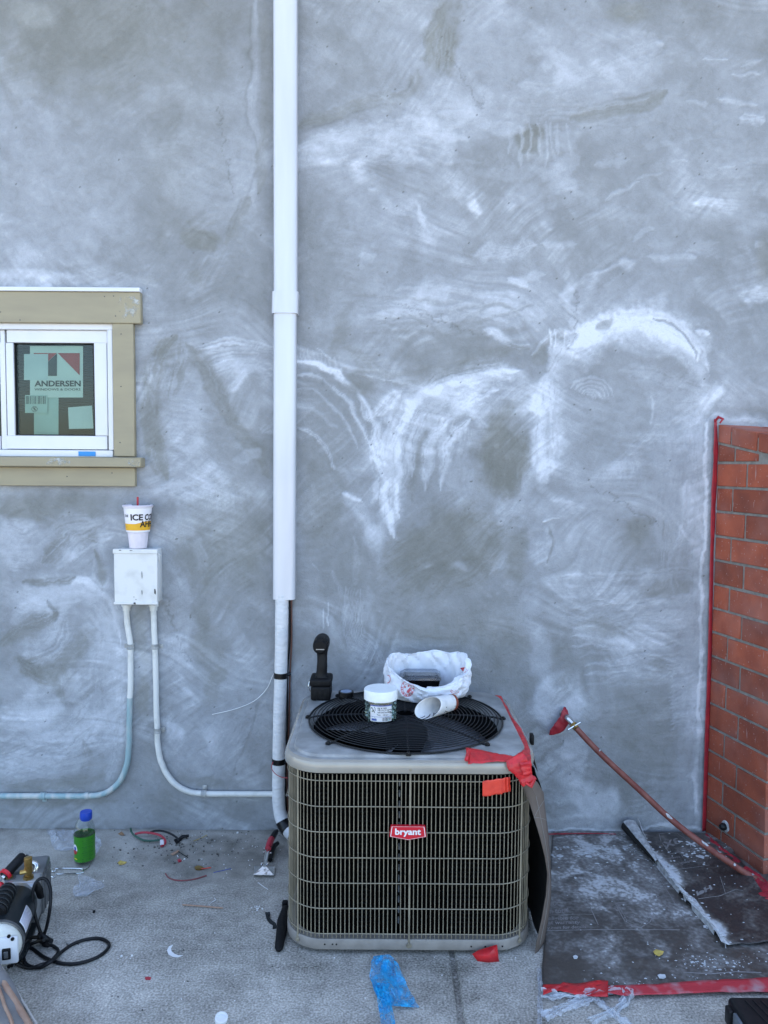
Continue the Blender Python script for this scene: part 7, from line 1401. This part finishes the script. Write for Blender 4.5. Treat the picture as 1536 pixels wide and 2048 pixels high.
cord.tube(smooth_path([D(86, 1878, YC), D(80, 1862, YC), D(70, 1830, YC), D(65, 1795, YC + .01), D(70, 1768, YC + .02), D(82, 1757, YC + .03), D(94, 1761, YC + .03), D(101, 1780, YC + .02), D(100, 1815, YC), D(94, 1850, YC), D(86, 1876, YC)], 7), .0053, 9)
tag(cord.build('power_cord', M['rubber'], pu), 'black cord looped beside the pump')
kn = D(88, 1877, YC); m_ = MB(); m_.tube(smooth_path([kn + Vector((-.014, 0, .016)), kn + Vector((.008, -.012, .010)), kn + Vector((.014, 0, -.006)), kn + Vector((-.004, .008, -.014)), kn + Vector((-.012, -.006, 0)), kn + Vector((.006, -.01, .004))], 4), .009, 10); m_.box(kn + Vector((.012, -.002, -.012)), (.030, .022, .028), Matrix.Rotation(.5, 3, 'Y'), .006, 2); m_.build('cord_plug', M['rubber'], pu)
cs = D(76, 1778, YC + .03); m_ = MB(); m_.tube([cs + Vector((-.004, 0, .02)), cs + Vector((.002, 0, -.0)), cs + Vector((.004, .01, -.034))], [.010, .015, .012], 8, flat=.6); m_.build('cord_wrap', M['black'], pu)

# ------------------------------------------------------------ tool bag at the lower left, tool case at the lower right
tb0 = G(20, 2048, 0); tbg = thing('tool_bag', (tb0.x - .15, tb0.y - .1, 0), 'grey cloth tool bag with tan bound edges at the lower left corner', 'bag')
ed = [(-60, 1915), (-8, 1928), (8, 1944), (24, 1968), (40, 1996), (56, 2022), (76, 2055), (110, 2110)]; zE = [.11, .11, .11, .105, .10, .095, .09, .085]
Ed = smooth_path([G(x, y, z) for (x, y), z in zip(ed, zE)], 5); m = len(Ed)
def bgf(u, v):
    k = v * (m - 1); i = min(int(k), m - 2); p = Ed[i].lerp(Ed[i + 1], k - i); w_ = u
    return p + Vector((-.20 * w_, -.13 * w_, .030 * sin(w_ * 2.8) + .018 * fb(u * 4, v * 5, 4) - .06 * w_))
m_ = MB(); m_.grid(bgf, 18, m - 1); m_.build('bag_cloth', M['canvas'], tbg, sol=.003)
m_ = MB(); m_.grid(lambda u, v: (lambda p: Vector((p.x - .012 - .015 * u, p.y - .012 * u, p.z * (1 - u))))(Ed[min(int(round(v * (m - 1))), m - 1)]), 4, m - 1); m_.build('bag_side', M['canvas'], tbg, sol=.003)
m_ = MB(); m_.tube([p + Vector((.002, 0, 0)) for p in Ed], .0030, 8); m_.build('pale_binding', M['canvas_pale'], tbg)
m_ = MB(); m_.tube([p + Vector((-.016, -.006, .0)) for p in Ed[8:]], [.002 + .0085 * min(1, i / 7) for i in range(m - 8)], 10); m_.build('tan_binding', M['tan'], tbg)
m_ = MB(); m_.tube([bgf(.14 + .12 * t, .40 + .6 * t) + Vector((0, 0, .004)) for t in [k / 12 for k in range(13)]], .0045, 8); m_.build('tan_binding', M['tan'], tbg)
kc = G(1455, 1993, .075); tc_ = thing('tool_case', (kc.x + .15, kc.y - .12, 0), 'black ribbed plastic tool case at the lower right corner', 'case')
x0 = kc.x; y1 = kc.y; m_ = MB(); m_.bb(x0 + .008, x0 + .40, y1 - .32, y1, .0, .040, .010, 2); m_.build('case_bottom', M['case'], tc_)
m_ = MB(); m_.bb(x0, x0 + .41, y1 - .33, y1 + .004, .041, .075, .012, 3); m_.build('case_lid', M['case'], tc_)
m_ = MB()
for k in range(4): xx = x0 + .03 + .022 * k; m_.box((xx + .028, y1 - .09, .0755), (.005, .15, .005), Matrix.Rotation(.22, 3, 'Z'), .0015)
m_.build('lid_ribs', M['case'], tc_)
for ya, yb2 in ((.045, .012), (.20, .10)): m_ = MB(); m_.bb(x0 - .014, x0 + .004, y1 - ya, y1 - yb2, .012, .062, .006, 2); m_.build('hinge_block', M['case'], tc_)
m_ = MB(); m_.bb(x0 - .008, x0 + .006, y1 - .095, y1 - .05, .02, .066, .004, 2); m_.build('latch', M['case_latch'], tc_)
